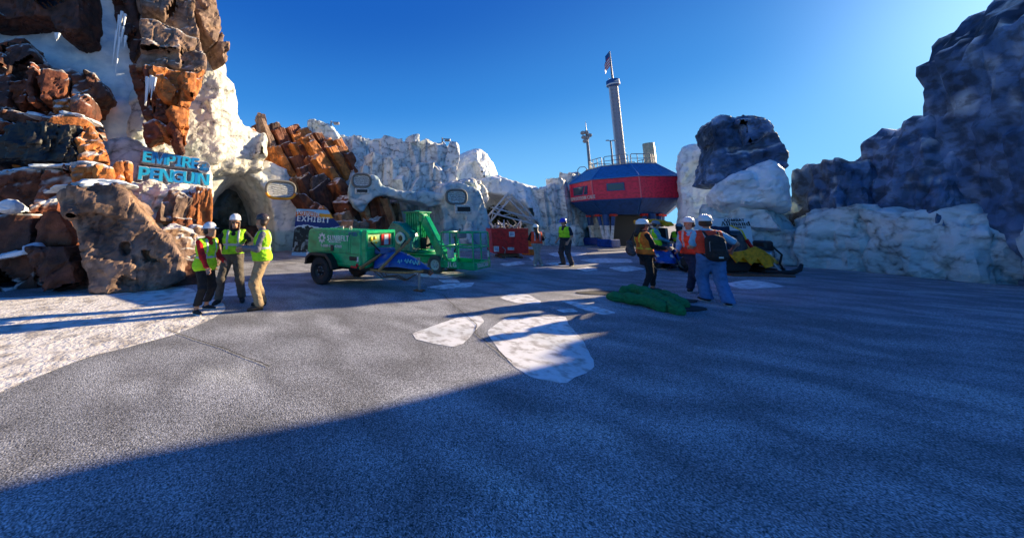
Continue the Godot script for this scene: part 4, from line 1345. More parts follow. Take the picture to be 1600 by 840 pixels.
func far_ice() -> void:
	var p := thing("ice_peak", "pointed grey ice peak rising behind the wall left of the dark hollow", "ice peak")
	sculpt(p, "peak", M.ice_smooth, [706, 282, 718, 262, 732, 243, 746, 231, 752, 232, 762, 239, 774, 254, 781, 268, 784, 282, 786, 330, 706, 330], 27.0, 3.5, {"cell": 0.2, "yaw": 20.0, "round": 0.25, "bump": 0.5, "rough": 0.04, "step": 0.03, "facet": 2.6, "tall": 1.2, "slope": 0.4, "hard": 2.0, "seed": 13.0, "paint": "pale"})
	var r := thing("ice_ridge", "low pale ice ridge sloping from the peak over the dark hollow", "ice ridge")
	sculpt(r, "ridge", M.ice_smooth, [752, 280, 786, 272, 800, 281, 822, 287, 846, 290, 852, 300, 868, 292, 874, 300, 868, 392, 842, 394, 838, 366, 828, 340, 812, 320, 797, 308, 780, 303, 762, 300], 25.0, 2.6, {"cell": 0.16, "yaw": 12.0, "round": 0.25, "bump": 0.4, "rough": 0.04, "step": 0.03, "facet": 1.8, "tall": 1.0, "hard": 2.0, "seed": 14.0, "paint": "pale"})
	var w := thing("ice_cliff", "fissured grey green ice cliff left of the red cafe building", "ice cliff")
	sculpt(w, "cliff", M.ice, [848, 310, 856, 302, 866, 296, 876, 280, 890, 270, 902, 267, 925, 280, 960, 300, 960, 395, 842, 395], 25.6, 2.4, {"cell": 0.16, "yaw": -25.0, "vertical": 2.0, "round": 0.2, "bump": 0.6, "freq": 0.35, "rough": 0.04, "step": 0.03, "facet": 1.2, "tall": 2.4, "hard": 2.0, "seed": 16.0, "paint": "blue_ice"})
	for c in [[858, 345, 18, 90, 24.8, -6], [872, 340, 18, 100, 24.5, -10], [886, 335, 20, 110, 24.6, 2], [900, 320, 22, 100, 25.2, 5], [880, 372, 40, 40, 24.0, 0], [904, 372, 30, 36, 23.8, 0], [862, 380, 24, 30, 23.9, 0], [942, 368, 18, 40, 25.0, 0], [958, 372, 20, 44, 25.2, 0]]:
		chunk(w, "ice" if c[1] < 350 else "blue_ice", c[0], c[1], c[2], c[3], c[4], 1.5, c[5], rng.randf_range(-10, 40), {"n": 16, "rough": 0.05, "groove": 0.07, "step": 0.1, "taper": 0.1, "gs": 0.6})
	# the hollow under the ridge: bushes and fallen roof trusses
	chunk(r, "dark", 800, 355, 110, 70, 31.5, 1.5, 0, 0, {"hue": -0.2})
	for c in [[775, 345, 27.6, "olive bush filling the dark hollow below the peak"], [800, 335, 28.2, "olive bush behind the crossed trusses"], [822, 352, 27.2, "olive bush at the right end of the hollow"], [790, 365, 26.6, "low olive bush behind the red hopper"]]:
		var o := at(c[0], c[1], c[2])
		shrub(Vector3(o.x, 0, o.z), 2.0, o.y + 1.5, c[3])
	var beams := [[752, 356, 797, 304, 23.6, "long dark steel truss slanting up in the hollow"], [768, 328, 835, 346, 23.2, "pale steel truss lying across the hollow"], [796, 306, 836, 348, 24.0, "steel truss sloping along the rim of the hollow"], [758, 338, 772, 372, 22.0, "short steel truss beside the blue ice pillar"]]
	for i in beams.size():
		var q: Array = beams[i]
		var a := at(q[0], q[1], q[4])
		var b := at(q[2], q[3], q[4] + 0.6)
		var tr := thing("steel_truss", q[5], "truss", Vector3.ZERO, 0.0, "fallen trusses in the hollow")
		var x := (b - a).normalized()
		var y := x.cross(Vector3.BACK).normalized() * 0.2
		var st := new_st()
		for s in [-1.0, 1.0]:
			bar(st, a + y * s, b + y * s, 0.11, 0.11, Vector3.BACK)
		part(tr, "rail", done(st), M.galvanized)
		st = new_st()
		var m := int(a.distance_to(b) / 0.75)
		for k in m:
			bar(st, a.lerp(b, float(k) / m) + y * (1 if k % 2 else -1), a.lerp(b, float(k + 1) / m) - y * (1 if k % 2 else -1), 0.05, 0.05, Vector3.BACK, 0.005)
		part(tr, "lattice", done(st), M.galvanized)

func shrub(base: Vector3, r: float, h: float, label: String) -> void:
	var t := thing("bush", label, "bush", base)
	part(t, "stem", tube_mesh([Vector3.ZERO, Vector3(0.1, h * 0.4, 0), Vector3(0, h * 0.7, 0.1)], [0.08, 0.06, 0.02], 6), M.wood_bark)
	var st := SurfaceTool.new()
	st.begin(Mesh.PRIMITIVE_TRIANGLES)
	for k in 2600:
		var q := Vector3(rng.randfn(), rng.randfn(), rng.randfn()).normalized() * pow(rng.randf(), 0.4)
		var lump := 0.75 + 0.5 * nz.get_noise_3d(q.x * 3 + base.x, q.y * 3, q.z * 3)
		var p := Vector3(q.x * r * lump, h * 0.55 + q.y * h * 0.55 * lump, q.z * r * 0.7 * lump)
		if p.y < 0.05: continue
		var a := Vector3(rng.randfn(), rng.randfn(), rng.randfn()).normalized() * 0.26
		var b := a.cross(Vector3(rng.randfn(), rng.randfn(), rng.randfn())).normalized() * 0.10
		st.set_smooth_group(-1)
		st.set_color(Color(0.015, 0.024, 0.007).lerp(Color(0.11, 0.095, 0.025), rng.randf() * rng.randf()))
		tri(st, p - b, p + a, p + b, q)
	part(t, "foliage", done(st), M.leaf)

func right_cliff() -> void:
	var t := thing("ice_bluff", "smooth grey ice bluff standing right of the red cafe building", "ice cliff")
	sculpt(t, "bluff", M.ice_smooth, [1066, 300, 1064, 262, 1066, 236, 1071, 225, 1082, 221, 1094, 224, 1108, 230, 1122, 232, 1150, 260, 1150, 400, 1062, 400, 1064, 340], 18.0, 2.2, {"cell": 0.13, "yaw": -38.0, "vertical": 1.4, "round": 0.4, "bump": 0.35, "rough": 0.04, "step": 0.03, "facet": 1.5, "tall": 2.0, "slope": 0.42, "crack": 0.05, "hard": 2.2, "paint": "pale", "seed": 17.0})
	var d := thing("dark_rock", "dark blue black rock block with patches of snow on the right skyline", "rock")
	sculpt(d, "rock", M.rock, [1108, 285, 1112, 262, 1119, 240, 1122, 226, 1114, 212, 1112, 196, 1118, 181, 1132, 178, 1150, 182, 1168, 178, 1190, 177, 1208, 184, 1220, 205, 1230, 240, 1232, 300], 13.5, 2.2, {"cell": 0.10, "yaw": -30.0, "round": 0.08, "bump": 0.35, "freq": 0.8, "rough": 0.04, "step": 0.05, "facet": 1.3, "tall": 0.6, "slope": 0.26, "crack": 0.06, "hard": 3.0, "paint": "dark_rock", "seed": 18.0, "snow": 0.1})
	var l := thing("ice_overhang", "rounded pale ice overhang below the dark rock", "ice cliff")
	sculpt(l, "overhang", M.ice_smooth, [1106, 300, 1112, 290, 1128, 280, 1146, 268, 1166, 258, 1188, 248, 1206, 242, 1222, 246, 1236, 270, 1240, 318, 1220, 320, 1200, 318, 1160, 322, 1130, 324, 1114, 314], 12.7, 1.8, {"cell": 0.11, "yaw": -42.0, "lean": 14.0, "round": 0.6, "bump": 0.3, "rough": 0.03, "step": 0.03, "facet": 1.4, "tall": 0.5, "slope": 0.4, "crack": 0.06, "hard": 2.0, "paint": "pale", "seed": 19.0})
	sculpt(l, "ice_foot", M.ice_smooth, [1098, 318, 1120, 314, 1280, 314, 1300, 430, 1090, 412], 14.2, 2.4, {"cell": 0.14, "yaw": -42.0, "lean": 3.0, "vertical": 1.5, "round": 0.4, "bump": 0.6, "freq": 0.6, "rough": 0.04, "step": 0.04, "facet": 1.4, "tall": 0.6, "slope": 0.4, "hard": 1.4, "paint": "pale_blue", "seed": 20.0})
	for c in [[1150, 342, 70, 30, 13.3, 4], [1190, 350, 60, 40, 13.2, -3], [1125, 352, 40, 50, 13.8, 0], [1170, 376, 90, 36, 13.2, 2], [1215, 385, 60, 50, 12.8, 0]]:
		chunk(l, "blue_ice", c[0], c[1], c[2], c[3], c[4], 1.3, c[5], rng.randf_range(-60, -25), {"n": 14, "rough": 0.12, "groove": 0.08, "taper": 0.1})
	# the cliff goes on round the plaza beyond the photograph's edge
	var e := thing("shaded_cliff", "long shaded cliff of dark rock and ice closing the plaza on the right", "cliff")
	var row := [[18.2, 12.2, 2.2, 3.8], [18.5, 10.2, 2.2, 4.7], [18.4, 7.8, 2.6, 7.8], [18.6, 5.8, 2.6, 9.0], [18.6, 3.6, 2.6, 8.2], [18.6, 1.4, 2.8, 8.8], [18.4, -1.0, 2.8, 8.0]]
	for c in row:
		rock(e, "cliff_block", M.rock, Vector3(c[0], c[3] * 0.46, -c[1]), Vector3(c[2] * 1.15, c[3] * 1.12, c[2] * 1.2), Basis(Vector3.UP, 0.4 * sin(c[1] * 3.0)), "dark_rock", {"n": 26, "rough": 0.22, "groove": 0.14, "cuts": 12, "taper": 0.12, "gs": 0.6, "snow": 0.3, "seed": int(c[1] * 10.0) + 200})
		rock(e, "cliff_block", M.ice, Vector3(c[0] - 0.9, 0.8, -c[1] + 0.4), Vector3(2.0, 2.6, 2.3), Basis(Vector3.UP, rng.randf_range(-0.6, 0.6)), "blue_ice", {"n": 18, "rough": 0.16, "groove": 0.1, "cuts": 12, "taper": 0.12, "gs": 0.7, "seed": int(c[1] * 10.0) + 400})

# a slab with the outward face a, b, c, d and thickness t
func slab4(st: SurfaceTool, a: Vector3, b: Vector3, c: Vector3, d: Vector3, t: float, out: Vector3, gap := 0.012) -> void:
	st.set_smooth_group(-1)
	var m := (a + b + c + d) * 0.25
	var n := (b - a).cross(d - a).normalized()
	if n.dot(out) < 0: n = -n
	var f := [a, b, c, d]
	var q: Array = []
	for p in f: q.append(p + (m - p).normalized() * gap)
	quad(st, q[0], q[1], q[2], q[3], n)
	quad(st, q[0] - n * t, q[1] - n * t, q[2] - n * t, q[3] - n * t, -n)
	for i in 4:
		var j := (i + 1) % 4
		quad(st, q[i], q[j], q[j] - n * t, q[i] - n * t, (q[i] + q[j]) * 0.5 - m)

func cafe() -> void:
	var c := Vector3(17.75, 0, -23.15)
	var t := thing("cafe_building", "red and blue eight sided cafe building raised on struts over the plaza", "building", c)
	var R := 3.4
	var ring := func(k: int, y: float, s: float) -> Vector3:
		var a := TAU * (k + 0.5) / 8.0
		return Vector3(sin(a) * R * s, y, cos(a) * R * s)
	var rows := [["hull_panel", 2.3, 0.70, 3.27, 1.0, M.navy], ["wall_panel", 3.29, 1.0, 4.66, 1.0, M.cafe_red], ["roof_panel", 4.68, 1.01, 5.72, 0.64, M.roof_blue]]
	var walls: Array = []
	for r in rows:
		for k in 8:
			var a: Vector3 = ring.call(k, r[1], r[2])
			var b: Vector3 = ring.call(k + 1, r[1], r[2])
			var d: Vector3 = ring.call(k + 1, r[3], r[4])
			var e: Vector3 = ring.call(k, r[3], r[4])
			var st := new_st()
			slab4(st, a, b, d, e, 0.08, a + b)
			var p := part(t, r[0], done(st), r[5])
			if r[0] == "wall_panel": walls.append(p)
			elif r[0] == "hull_panel": walls.append(p)
	for q in [["roof_deck", 5.69, 0.66, 0.06, M.dull_steel], ["floor_plate", 2.27, 0.71, 0.08, M.navy], ["red_sill", 3.25, 1.0, 0.05, M.red]]:
		var pg := PackedVector2Array()
		for k in 8:
			var v: Vector3 = ring.call(k, 0, q[2])
			pg.append(Vector2(v.x, v.z))
		var st := new_st()
		extrude(st, pg, -q[1] - q[3], -q[1], Transform3D(Basis(Vector3.RIGHT, Vector3.BACK, Vector3.DOWN), Vector3.ZERO))
		part(t, q[0], done(st), q[4])
	for k in 8:
		part(t, "corner_trim", tube_mesh([ring.call(k, 3.3, 1.004), ring.call(k, 4.65, 1.004)], 0.035, 6), M.worn_red)
		part(t, "roof_seam", tube_mesh([ring.call(k, 4.69, 1.015), ring.call(k, 5.72, 0.645)], 0.04, 6), M.seam_blue)
		part(t, "hull_seam", tube_mesh([ring.call(k, 2.3, 0.705), ring.call(k, 3.26, 1.0)], 0.03, 6), M.seam_blue)
		part(t, "eave", tube_mesh([ring.call(k, 4.68, 1.02), ring.call(k + 1, 4.68, 1.02)], 0.045, 6), M.seam_blue)
	# what is on each face: k is the face, x and y go along and up the face, measured from its middle
	var face := func(k: int, row: int) -> Transform3D:
		var q: Array = rows[row]
		var a: Vector3 = ring.call(k, q[1], q[2])
		var b: Vector3 = ring.call(k + 1, q[1], q[2])
		var d: Vector3 = ring.call(k + 1, q[3], q[4])
		var e: Vector3 = ring.call(k, q[3], q[4])
		var x := (b - a).normalized()
		var y := ((d + e - a - b) * 0.5)
		y = (y - x * y.dot(x)).normalized()
		var z := x.cross(y)
		return Transform3D(Basis(x, y, z), (a + b + d + e) * 0.25)
	# face 7 looks straight at the photograph's camera, 6 is on its left, 5 further left
	var f5: Transform3D = face.call(5, 1)
	var f6: Transform3D = face.call(6, 1)
	var window := func(f: Transform3D, called: String, pg: PackedVector2Array, parent: Node3D) -> void:
		var st := new_st()
		extrude(st, Geometry2D.offset_polygon(pg, 0.05, Geometry2D.JOIN_MITER)[0], -0.02, 0.03, f)
		var fr := part(parent, called, done(st), M.navy)
		st = new_st()
		extrude(st, pg, 0.03, 0.04, f)
		part(fr, "pane", done(st), M.glass)
	window.call(f6, "window", v2([-0.42, -0.12, 0.46, -0.12, 0.46, 0.30, -0.42, 0.30]), t)
	window.call(f5, "window", v2([-0.85, -0.22, 0.12, -0.22, 0.36, 0.30, -0.85, 0.30]), t)
	window.call(f5, "window", v2([0.36, -0.22, 0.66, -0.22, 0.74, 0.30, 0.60, 0.30]), t)
	lettering(t, "lettering", "EXPEDITION CAFE", f5 * Vector3(0.0, -0.5, 0.02), f5.basis, 0.26, 0.03, M.offwhite, true, "Droid Sans", 1.0)
	var h5: Transform3D = face.call(5, 0)
	var h6: Transform3D = face.call(6, 0)
	var h7: Transform3D = face.call(7, 0)
	window.call(h5, "window", v2([-0.3, -0.34, 0.5, -0.34, 0.5, 0.3, -0.3, 0.3]), t)
	for q in [[h5, -0.75, 0.0, 0.3, 0.3, M.offwhite], [h5, 0.75, 0.05, 0.28, 0.3, M.offwhite], [h5, 1.0, 0.0, 0.12, 0.36, M.offwhite], [h6, -0.95, -0.1, 0.3, 0.12, M.red], [h6, -0.7, 0.3, 0.12, 0.16, M.offwhite], [h6, -0.35, 0.12, 0.2, 0.2, M.offwhite], [h6, 0.35, 0.05, 0.22, 0.42, M.steel], [h6, 0.75, 0.35, 0.12, 0.1, M.red], [h7, -0.85, -0.05, 0.14, 0.32, M.offwhite], [h7, -0.7, 0.0, 0.12, 0.24, M.red]]:
		var x: Transform3D = q[0]
		part(t, "placard", box_mesh(Vector3(q[3], q[4], 0.03), 0.006), q[5], Transform3D(x.basis, x * Vector3(q[1], q[2], 0.015)))
	# struts on blue footings
	for k in [4.5, 6.0, 7.5, 1.5]:
		var a: float = TAU * (k + 0.5) / 8.0
		var p := Vector3(sin(a), 0, cos(a)) * 2.25
		part(t, "footing", box_mesh(Vector3(1.0, 0.55, 1.0), 0.05, Vector3(p.x, 0.275, p.z), Basis(Vector3.UP, a)), M.blue)
		var st := new_st()
		var st2 := new_st()
		var side := Vector3(cos(a), 0, -sin(a))
		for s in [-0.42, 0.0, 0.42]:
			var top: Vector3 = p + side * s * 1.25 + Vector3(0, 2.3, 0)
			var low: Vector3 = p + side * s * 0.6 + Vector3(0, 0.5, 0)
			var mid := low.lerp(top, 0.55)
			var w := 0.12 if s else 0.2
			tube(st, [low, mid], w * 0.8, 10)
			tube(st2, [mid, top], w, 10)
		var l := part(t, "leg", done(st2), M.navy)
		part(l, "lower_tube", done(st), M.white)
		st = new_st()
		for s in [-0.42, 0.42]: bx(st, p + side * s * 1.25 + Vector3(0, 2.2, 0), Vector3(0.36, 0.16, 0.3), Basis(Vector3.UP, a), 0.02)
		part(l, "bracket", done(st), M.red)
	part(t, "service_core", box_mesh(Vector3(3.4, 2.24, 1.4), 0.03, Vector3(1.2, 1.12, -1.6)), M.slate)
	# railings on the roof
	for k in [4, 5, 6, 7, 0, 1, 2, 3]:
		var st := new_st()
		var a: Vector3 = ring.call(k, 5.75, 0.60)
		var b: Vector3 = ring.call(k + 1, 5.75, 0.60)
		a = a.lerp(b, 0.06)
		b = b.lerp(a, 0.06)
		tube(st, [a, a + Vector3.UP * 0.58, a.lerp(b, 0.05) + Vector3.UP * 0.66, a.lerp(b, 0.95) + Vector3.UP * 0.66, b + Vector3.UP * 0.58, b], 0.028, 6)
		tube(st, [a + Vector3.UP * 0.34, b + Vector3.UP * 0.34], 0.022, 6)
		for f in [0.33, 0.66]: tube(st, [a.lerp(b, f), a.lerp(b, f) + Vector3.UP * 0.66], 0.022, 6)
		part(t, "railing", done(st), M.pole)
	var la: Vector3 = ring.call(5, 5.3, 0.82)
	part(t, "ladder_hoop", tube_mesh([la, la + Vector3(0, 0.5, 0), la + Vector3(0.12, 0.68, 0.1), la + Vector3(0.36, 0.68, 0.3), la + Vector3(0.46, 0.5, 0.4), la + Vector3(0.46, -0.1, 0.4)], 0.03, 6), M.pole)
	var vp := at(1017, 257, 23.6) - c
	var vt := at(1017, 224, 23.6) - c
	var vs := part(t, "vent_stack", lathe_mesh([Vector2(0, 0), Vector2(0.36, 0), Vector2(0.36, 0.42), Vector2(0.37, 0.44), Vector2(0.36, 0.46), Vector2(0.36, vt.y - vp.y + 0.3), Vector2(0, vt.y - vp.y + 0.3)], 20), M.cream, Transform3D(Basis.IDENTITY, vp - Vector3.UP * 0.3))
	vs.set_meta("label", "cream round vent stack on the roof")

func far_masts() -> void:
	# the tall tower far behind, with its ribbed shaft, its dark crown and the flag
	var d := 250.0
	var b := at(971, 262, d)
	var tp := at(959.2, 134, d)
	var base := Vector3((b.x + tp.x) * 0.5, 0, -d)
	var t := thing("observation_tower", "very tall ribbed grey tower with a dark ring near its top and a flag mast", "tower", base)
	var H := tp.y
	var st := new_st()
	lathe(st, [Vector2(0, 0), Vector2(3.1, 0), Vector2(3.1, H), Vector2(0, H)], 12, Transform3D.IDENTITY, false)
	part(t, "shaft", done(st), M.tower)
	st = new_st()
	for k in 34:
		var y0 := H * k / 34.0
		tube(st, [Vector3(-3.0, y0 + H / 40.0, 1.6), Vector3(0, y0 + H / 60.0, 3.2), Vector3(3.0, y0, 1.6)], 0.2, 4)
	part(t, "spiral_rib", done(st), M.pole)
	st = new_st()
	bar(st, Vector3(-3.2, 0, 0), Vector3(-3.2, H, 0), 1.0, 1.0, Vector3.BACK)
	bar(st, Vector3(3.2, 0, 0), Vector3(3.2, H, 0), 0.8, 0.8, Vector3.BACK)
	part(t, "rail", done(st), M.tower_light)
	part(t, "crown", lathe_mesh([Vector2(0, H - 1), Vector2(3.4, H - 1), Vector2(4.6, H + 0.6), Vector2(4.6, H + 4.6), Vector2(4.2, H + 5.0), Vector2(0, H + 5.0)], 24), M.navy)
	part(t, "crown_band", lathe_mesh([Vector2(4.62, H + 0.2), Vector2(4.8, H + 0.4), Vector2(4.8, H + 1.3), Vector2(4.62, H + 1.5)], 24), M.tower_light)
	st = new_st()
	extrude(st, v2([-2.4, H + 2.3, 0.4, H + 3.6, 2.6, H + 2.6, 0.6, H + 2.2]), 4.5, 4.75)
	part(t, "emblem", done(st), M.white)
	part(t, "antenna", tube_mesh([Vector3(-3, H + 5, 0), Vector3(-3.2, H + 7, 0)], 0.15, 6), M.pole)
	var ft := at(949.6, 80, d) - base
	part(t, "flag_mast", tube_mesh([Vector3(0, H + 5, 0), Vector3(0, ft.y, 0)], [0.8, 0.45], 8), M.pole)
	# the flag hangs and folds: stripes and a blue canton
	var fl := thing("flag", "red and white striped flag with dark blue canton drooping from the tower mast", "flag", base + Vector3(-0.6, ft.y, 0))
	for k in 7:
		st = new_st()
		for j in 6:
			var y := func(i: int, kk: float) -> Vector3: return Vector3(-0.15 - 5.2 * i / 6.0, -5.0 - kk * 1.15 - 8.0 * pow(i / 6.0, 1.25), sin(i * 1.3) * 0.7)
			var a: Vector3 = y.call(j, k)
			var e: Vector3 = y.call(j + 1, k)
			var g: Vector3 = y.call(j + 1, k + 1)
			var h: Vector3 = y.call(j, k + 1)
			slab4(st, a, e, g, h, 0.12, Vector3.BACK, 0.0)
		part(fl, "stripe", done(st), M.red if k % 2 == 0 else M.white)
	st = new_st()
	for j in 4:
		slab4(st, Vector3(-0.1 - 0.8 * j, -0.4 - 1.0 * j, sin(j * 1.3) * 0.4), Vector3(-0.9 - 0.8 * j, -1.4 - 1.0 * j, sin(j * 1.3 + 1.3) * 0.4), Vector3(-0.9 - 0.8 * j, -6.0 - 1.5 * j, sin(j * 1.3 + 1.3) * 0.4), Vector3(-0.1 - 0.8 * j, -5.0 - 1.5 * j, sin(j * 1.3) * 0.4), 0.15, Vector3.BACK, 0.0)
	part(fl, "canton", done(st), M.navy)
	# floodlight mast
	d = 62.0
	b = at(921, 262, d)
	tp = at(913.5, 190, d)
	var m := thing("floodlight_mast", "thin mast with clustered floodlights and a needle antenna beside the tower", "light mast", Vector3((b.x + tp.x) * 0.5 + 0.15, 0, -d))
	H = tp.y
	var h2: float = at(917, 206, d).y
	part(m, "pole", tube_mesh([Vector3.ZERO, Vector3(0, h2, 0)], [0.34, 0.22], 10), M.pole)
	part(m, "antenna", tube_mesh([Vector3(0, h2, 0), Vector3(0, H, 0)], [0.10, 0.03], 6), M.pole)
	var y1: float = at(917, 214, d).y
	for q in [[-1.0, 0.8], [-0.3, 0.9], [-0.9, -0.1], [-0.2, -0.2], [-0.7, -0.9], [0.35, 0.3]]:
		st = new_st()
		lathe(st, [Vector2(0, -0.3), Vector2(0.22, -0.3), Vector2(0.42, 0.25), Vector2(0.38, 0.28), Vector2(0, 0.2)], 12, Transform3D(Basis(Vector3.UP, -0.5) * Basis(Vector3.RIGHT, PI * 0.6), Vector3(q[0], y1 + q[1], 0.3)))
		part(m, "floodlight", done(st), M.dull_steel)
	st = new_st()
	bar(st, Vector3(-1.3, y1 + 0.8, 0), Vector3(0.4, y1 + 0.8, 0), 0.1, 0.1)
	bar(st, Vector3(-1.2, y1 - 0.2, 0), Vector3(0.4, y1 - 0.2, 0), 0.1, 0.1)
	bar(st, Vector3(-0.9, y1 - 1.0, 0), Vector3(0.2, y1 - 1.0, 0), 0.1, 0.1)
	part(m, "crossbar", done(st), M.pole)
	d = 75.0
	b = at(958, 262, d)
	tp = at(954.5, 219, d)
	var l := thing("street_lamp", "slim double armed lamp post seen between the railings and the tower", "lamp post", Vector3((b.x + tp.x) * 0.5, 0, -d))
	part(l, "pole", tube_mesh([Vector3.ZERO, Vector3(0, tp.y, 0)], [0.25, 0.16], 8), M.pole)
	for s in [-1.0, 1.0]:
		part(l, "lamp_head", box_mesh(Vector3(0.7, 0.22, 0.4), 0.06, Vector3(s * 0.75, tp.y - 0.05, 0)), M.dull_steel)
		part(l, "arm", tube_mesh([Vector3(0, tp.y - 0.3, 0), Vector3(s * 0.5, tp.y - 0.1, 0)], 0.06, 6), M.pole)

func poster() -> void:
	var b := Basis(Vector3.UP, deg_to_rad(16))
	var o := at(492, 362, 14.6)
	var t := thing("exhibit_poster", "tall penguin exhibit poster board standing behind the green compressor", "poster", o, deg_to_rad(16))
	var pg := PackedVector2Array()
	for p in [[463, 326], [512, 328], [520, 340], [534, 356], [534, 402], [455, 399]]: pg.append(on_plane(p[0], p[1], o, b))
	var st := new_st()
	extrude(st, pg, -0.06, 0.0)
	part(t, "board", done(st), M.offwhite)
	# flat print: sky, orange band, blue band, dark rocks with pale birds, pale floor
	var lo := pg[0]
	var hi := pg[0]
	for p in pg:
		lo = lo.min(p)
		hi = hi.max(p)
	var img := Image.create(256, 256, false, Image.FORMAT_RGB8)
	for y in 256:
		for x in 256:
			var u := x / 255.0
			var v := y / 255.0
			var w := v + 0.03 * sin(u * 7.0)
			var n := nf.get_noise_2d(u * 8, v * 8)
			var c := Color(0.55, 0.75, 0.85)
			if w > 0.07: c = Color(0.93, 0.62, 0.10) if u > 0.45 + 0.3 * n else Color(0.85, 0.42, 0.12)
			if w > 0.17: c = Color(0.05, 0.14, 0.42)
			if w > 0.36 + 0.03 * n: c = Color(0.75, 0.80, 0.82)
			if w > 0.39 + 0.05 * n: c = Color(0.03, 0.05, 0.06).lerp(Color(0.30, 0.36, 0.36), smoothstep(0.12, 0.4, n))
			if v > 0.62 and v < 0.86 and nz.get_noise_2d(u * 14, v * 7) > 0.2: c = Color(0.5, 0.55, 0.56)
			if v > 0.87 + 0.02 * n: c = Color(0.42, 0.62, 0.78)
			img.set_pixel(x, y, c)
	var m := plain(Color.WHITE, 0.5)
	m.albedo_texture = ImageTexture.create_from_image(img)
	var sq := SurfaceTool.new()
	sq.begin(Mesh.PRIMITIVE_TRIANGLES)
	var idx := Geometry2D.triangulate_polygon(pg)
	for i in range(0, idx.size(), 3):
		var tr := [pg[idx[i]], pg[idx[i + 1]], pg[idx[i + 2]]]
		if (tr[1] - tr[0]).cross(tr[2] - tr[0]) > 0: tr.reverse()
		for p in tr:
			sq.set_normal(Vector3.BACK)
			sq.set_uv(Vector2((p.x - lo.x) / (hi.x - lo.x), (hi.y - p.y) / (hi.y - lo.y)))
			sq.add_vertex(Vector3(p.x, p.y, 0.006))
	part(t, "print", sq.commit(), m)
	var a := on_plane(481, 333, o, b)
	var e := on_plane(489, 342.5, o, b)
	lettering(t, "lettering", "Penguin", Vector3(a.x, a.y, 0.02), Basis(Vector3.BACK, -0.08), 0.19, 0.02, M.white, true, "Droid Serif", 0.95)
	lettering(t, "lettering", "EXHIBIT", Vector3(e.x, e.y, 0.02), Basis(Vector3.BACK, -0.06), 0.25, 0.02, M.white, true, "Droid Sans", 1.12)

func wheel(parent: Node3D, pos: Vector3, r: float, w: float, axis: Vector3, tyre_mat: Material, rim_mat: Material) -> void:
	var z := axis.normalized()
	var x := Vector3.UP.cross(z).normalized()
	var xf := Transform3D(Basis(x, z, x.cross(z)), pos)
	var st := new_st()
	lathe(st, [Vector2(r * 0.58, -w * 0.42), Vector2(r * 0.72, -w * 0.5), Vector2(r * 0.92, -w * 0.48), Vector2(r, -w * 0.36), Vector2(r, w * 0.36), Vector2(r * 0.92, w * 0.48), Vector2(r * 0.72, w * 0.5), Vector2(r * 0.58, w * 0.42)], 32, xf)
	for k in 32:
		var a := TAU * k / 32
		for s in [-1.0, 1.0]:
			bx(st, xf * Vector3(cos(a) * r, s * w * 0.2, sin(a) * r), Vector3(0.02, w * 0.3, 0.035), xf.basis * Basis(Vector3.UP, -a), 0.004)
	var p := part(parent, "wheel", done(st), tyre_mat)
	st = new_st()
	lathe(st, [Vector2(0, -w * 0.2), Vector2(r * 0.5, -w * 0.2), Vector2(r * 0.6, -w * 0.4), Vector2(r * 0.6, w * 0.4), Vector2(r * 0.5, w * 0.3), Vector2(r * 0.42, w * 0.12), Vector2(r * 0.2, w * 0.2), Vector2(r * 0.18, w * 0.34), Vector2(0, w * 0.36)], 24, xf)
	part(p, "rim", done(st), rim_mat)
	st = new_st()
	for k in 6: bx(st, xf * Vector3(cos(TAU * k / 6) * r * 0.3, w * 0.19, sin(TAU * k / 6) * r * 0.3), Vector3(0.03, 0.04, 0.03), xf.basis)
	part(p, "bolt", done(st), M.dull_steel)

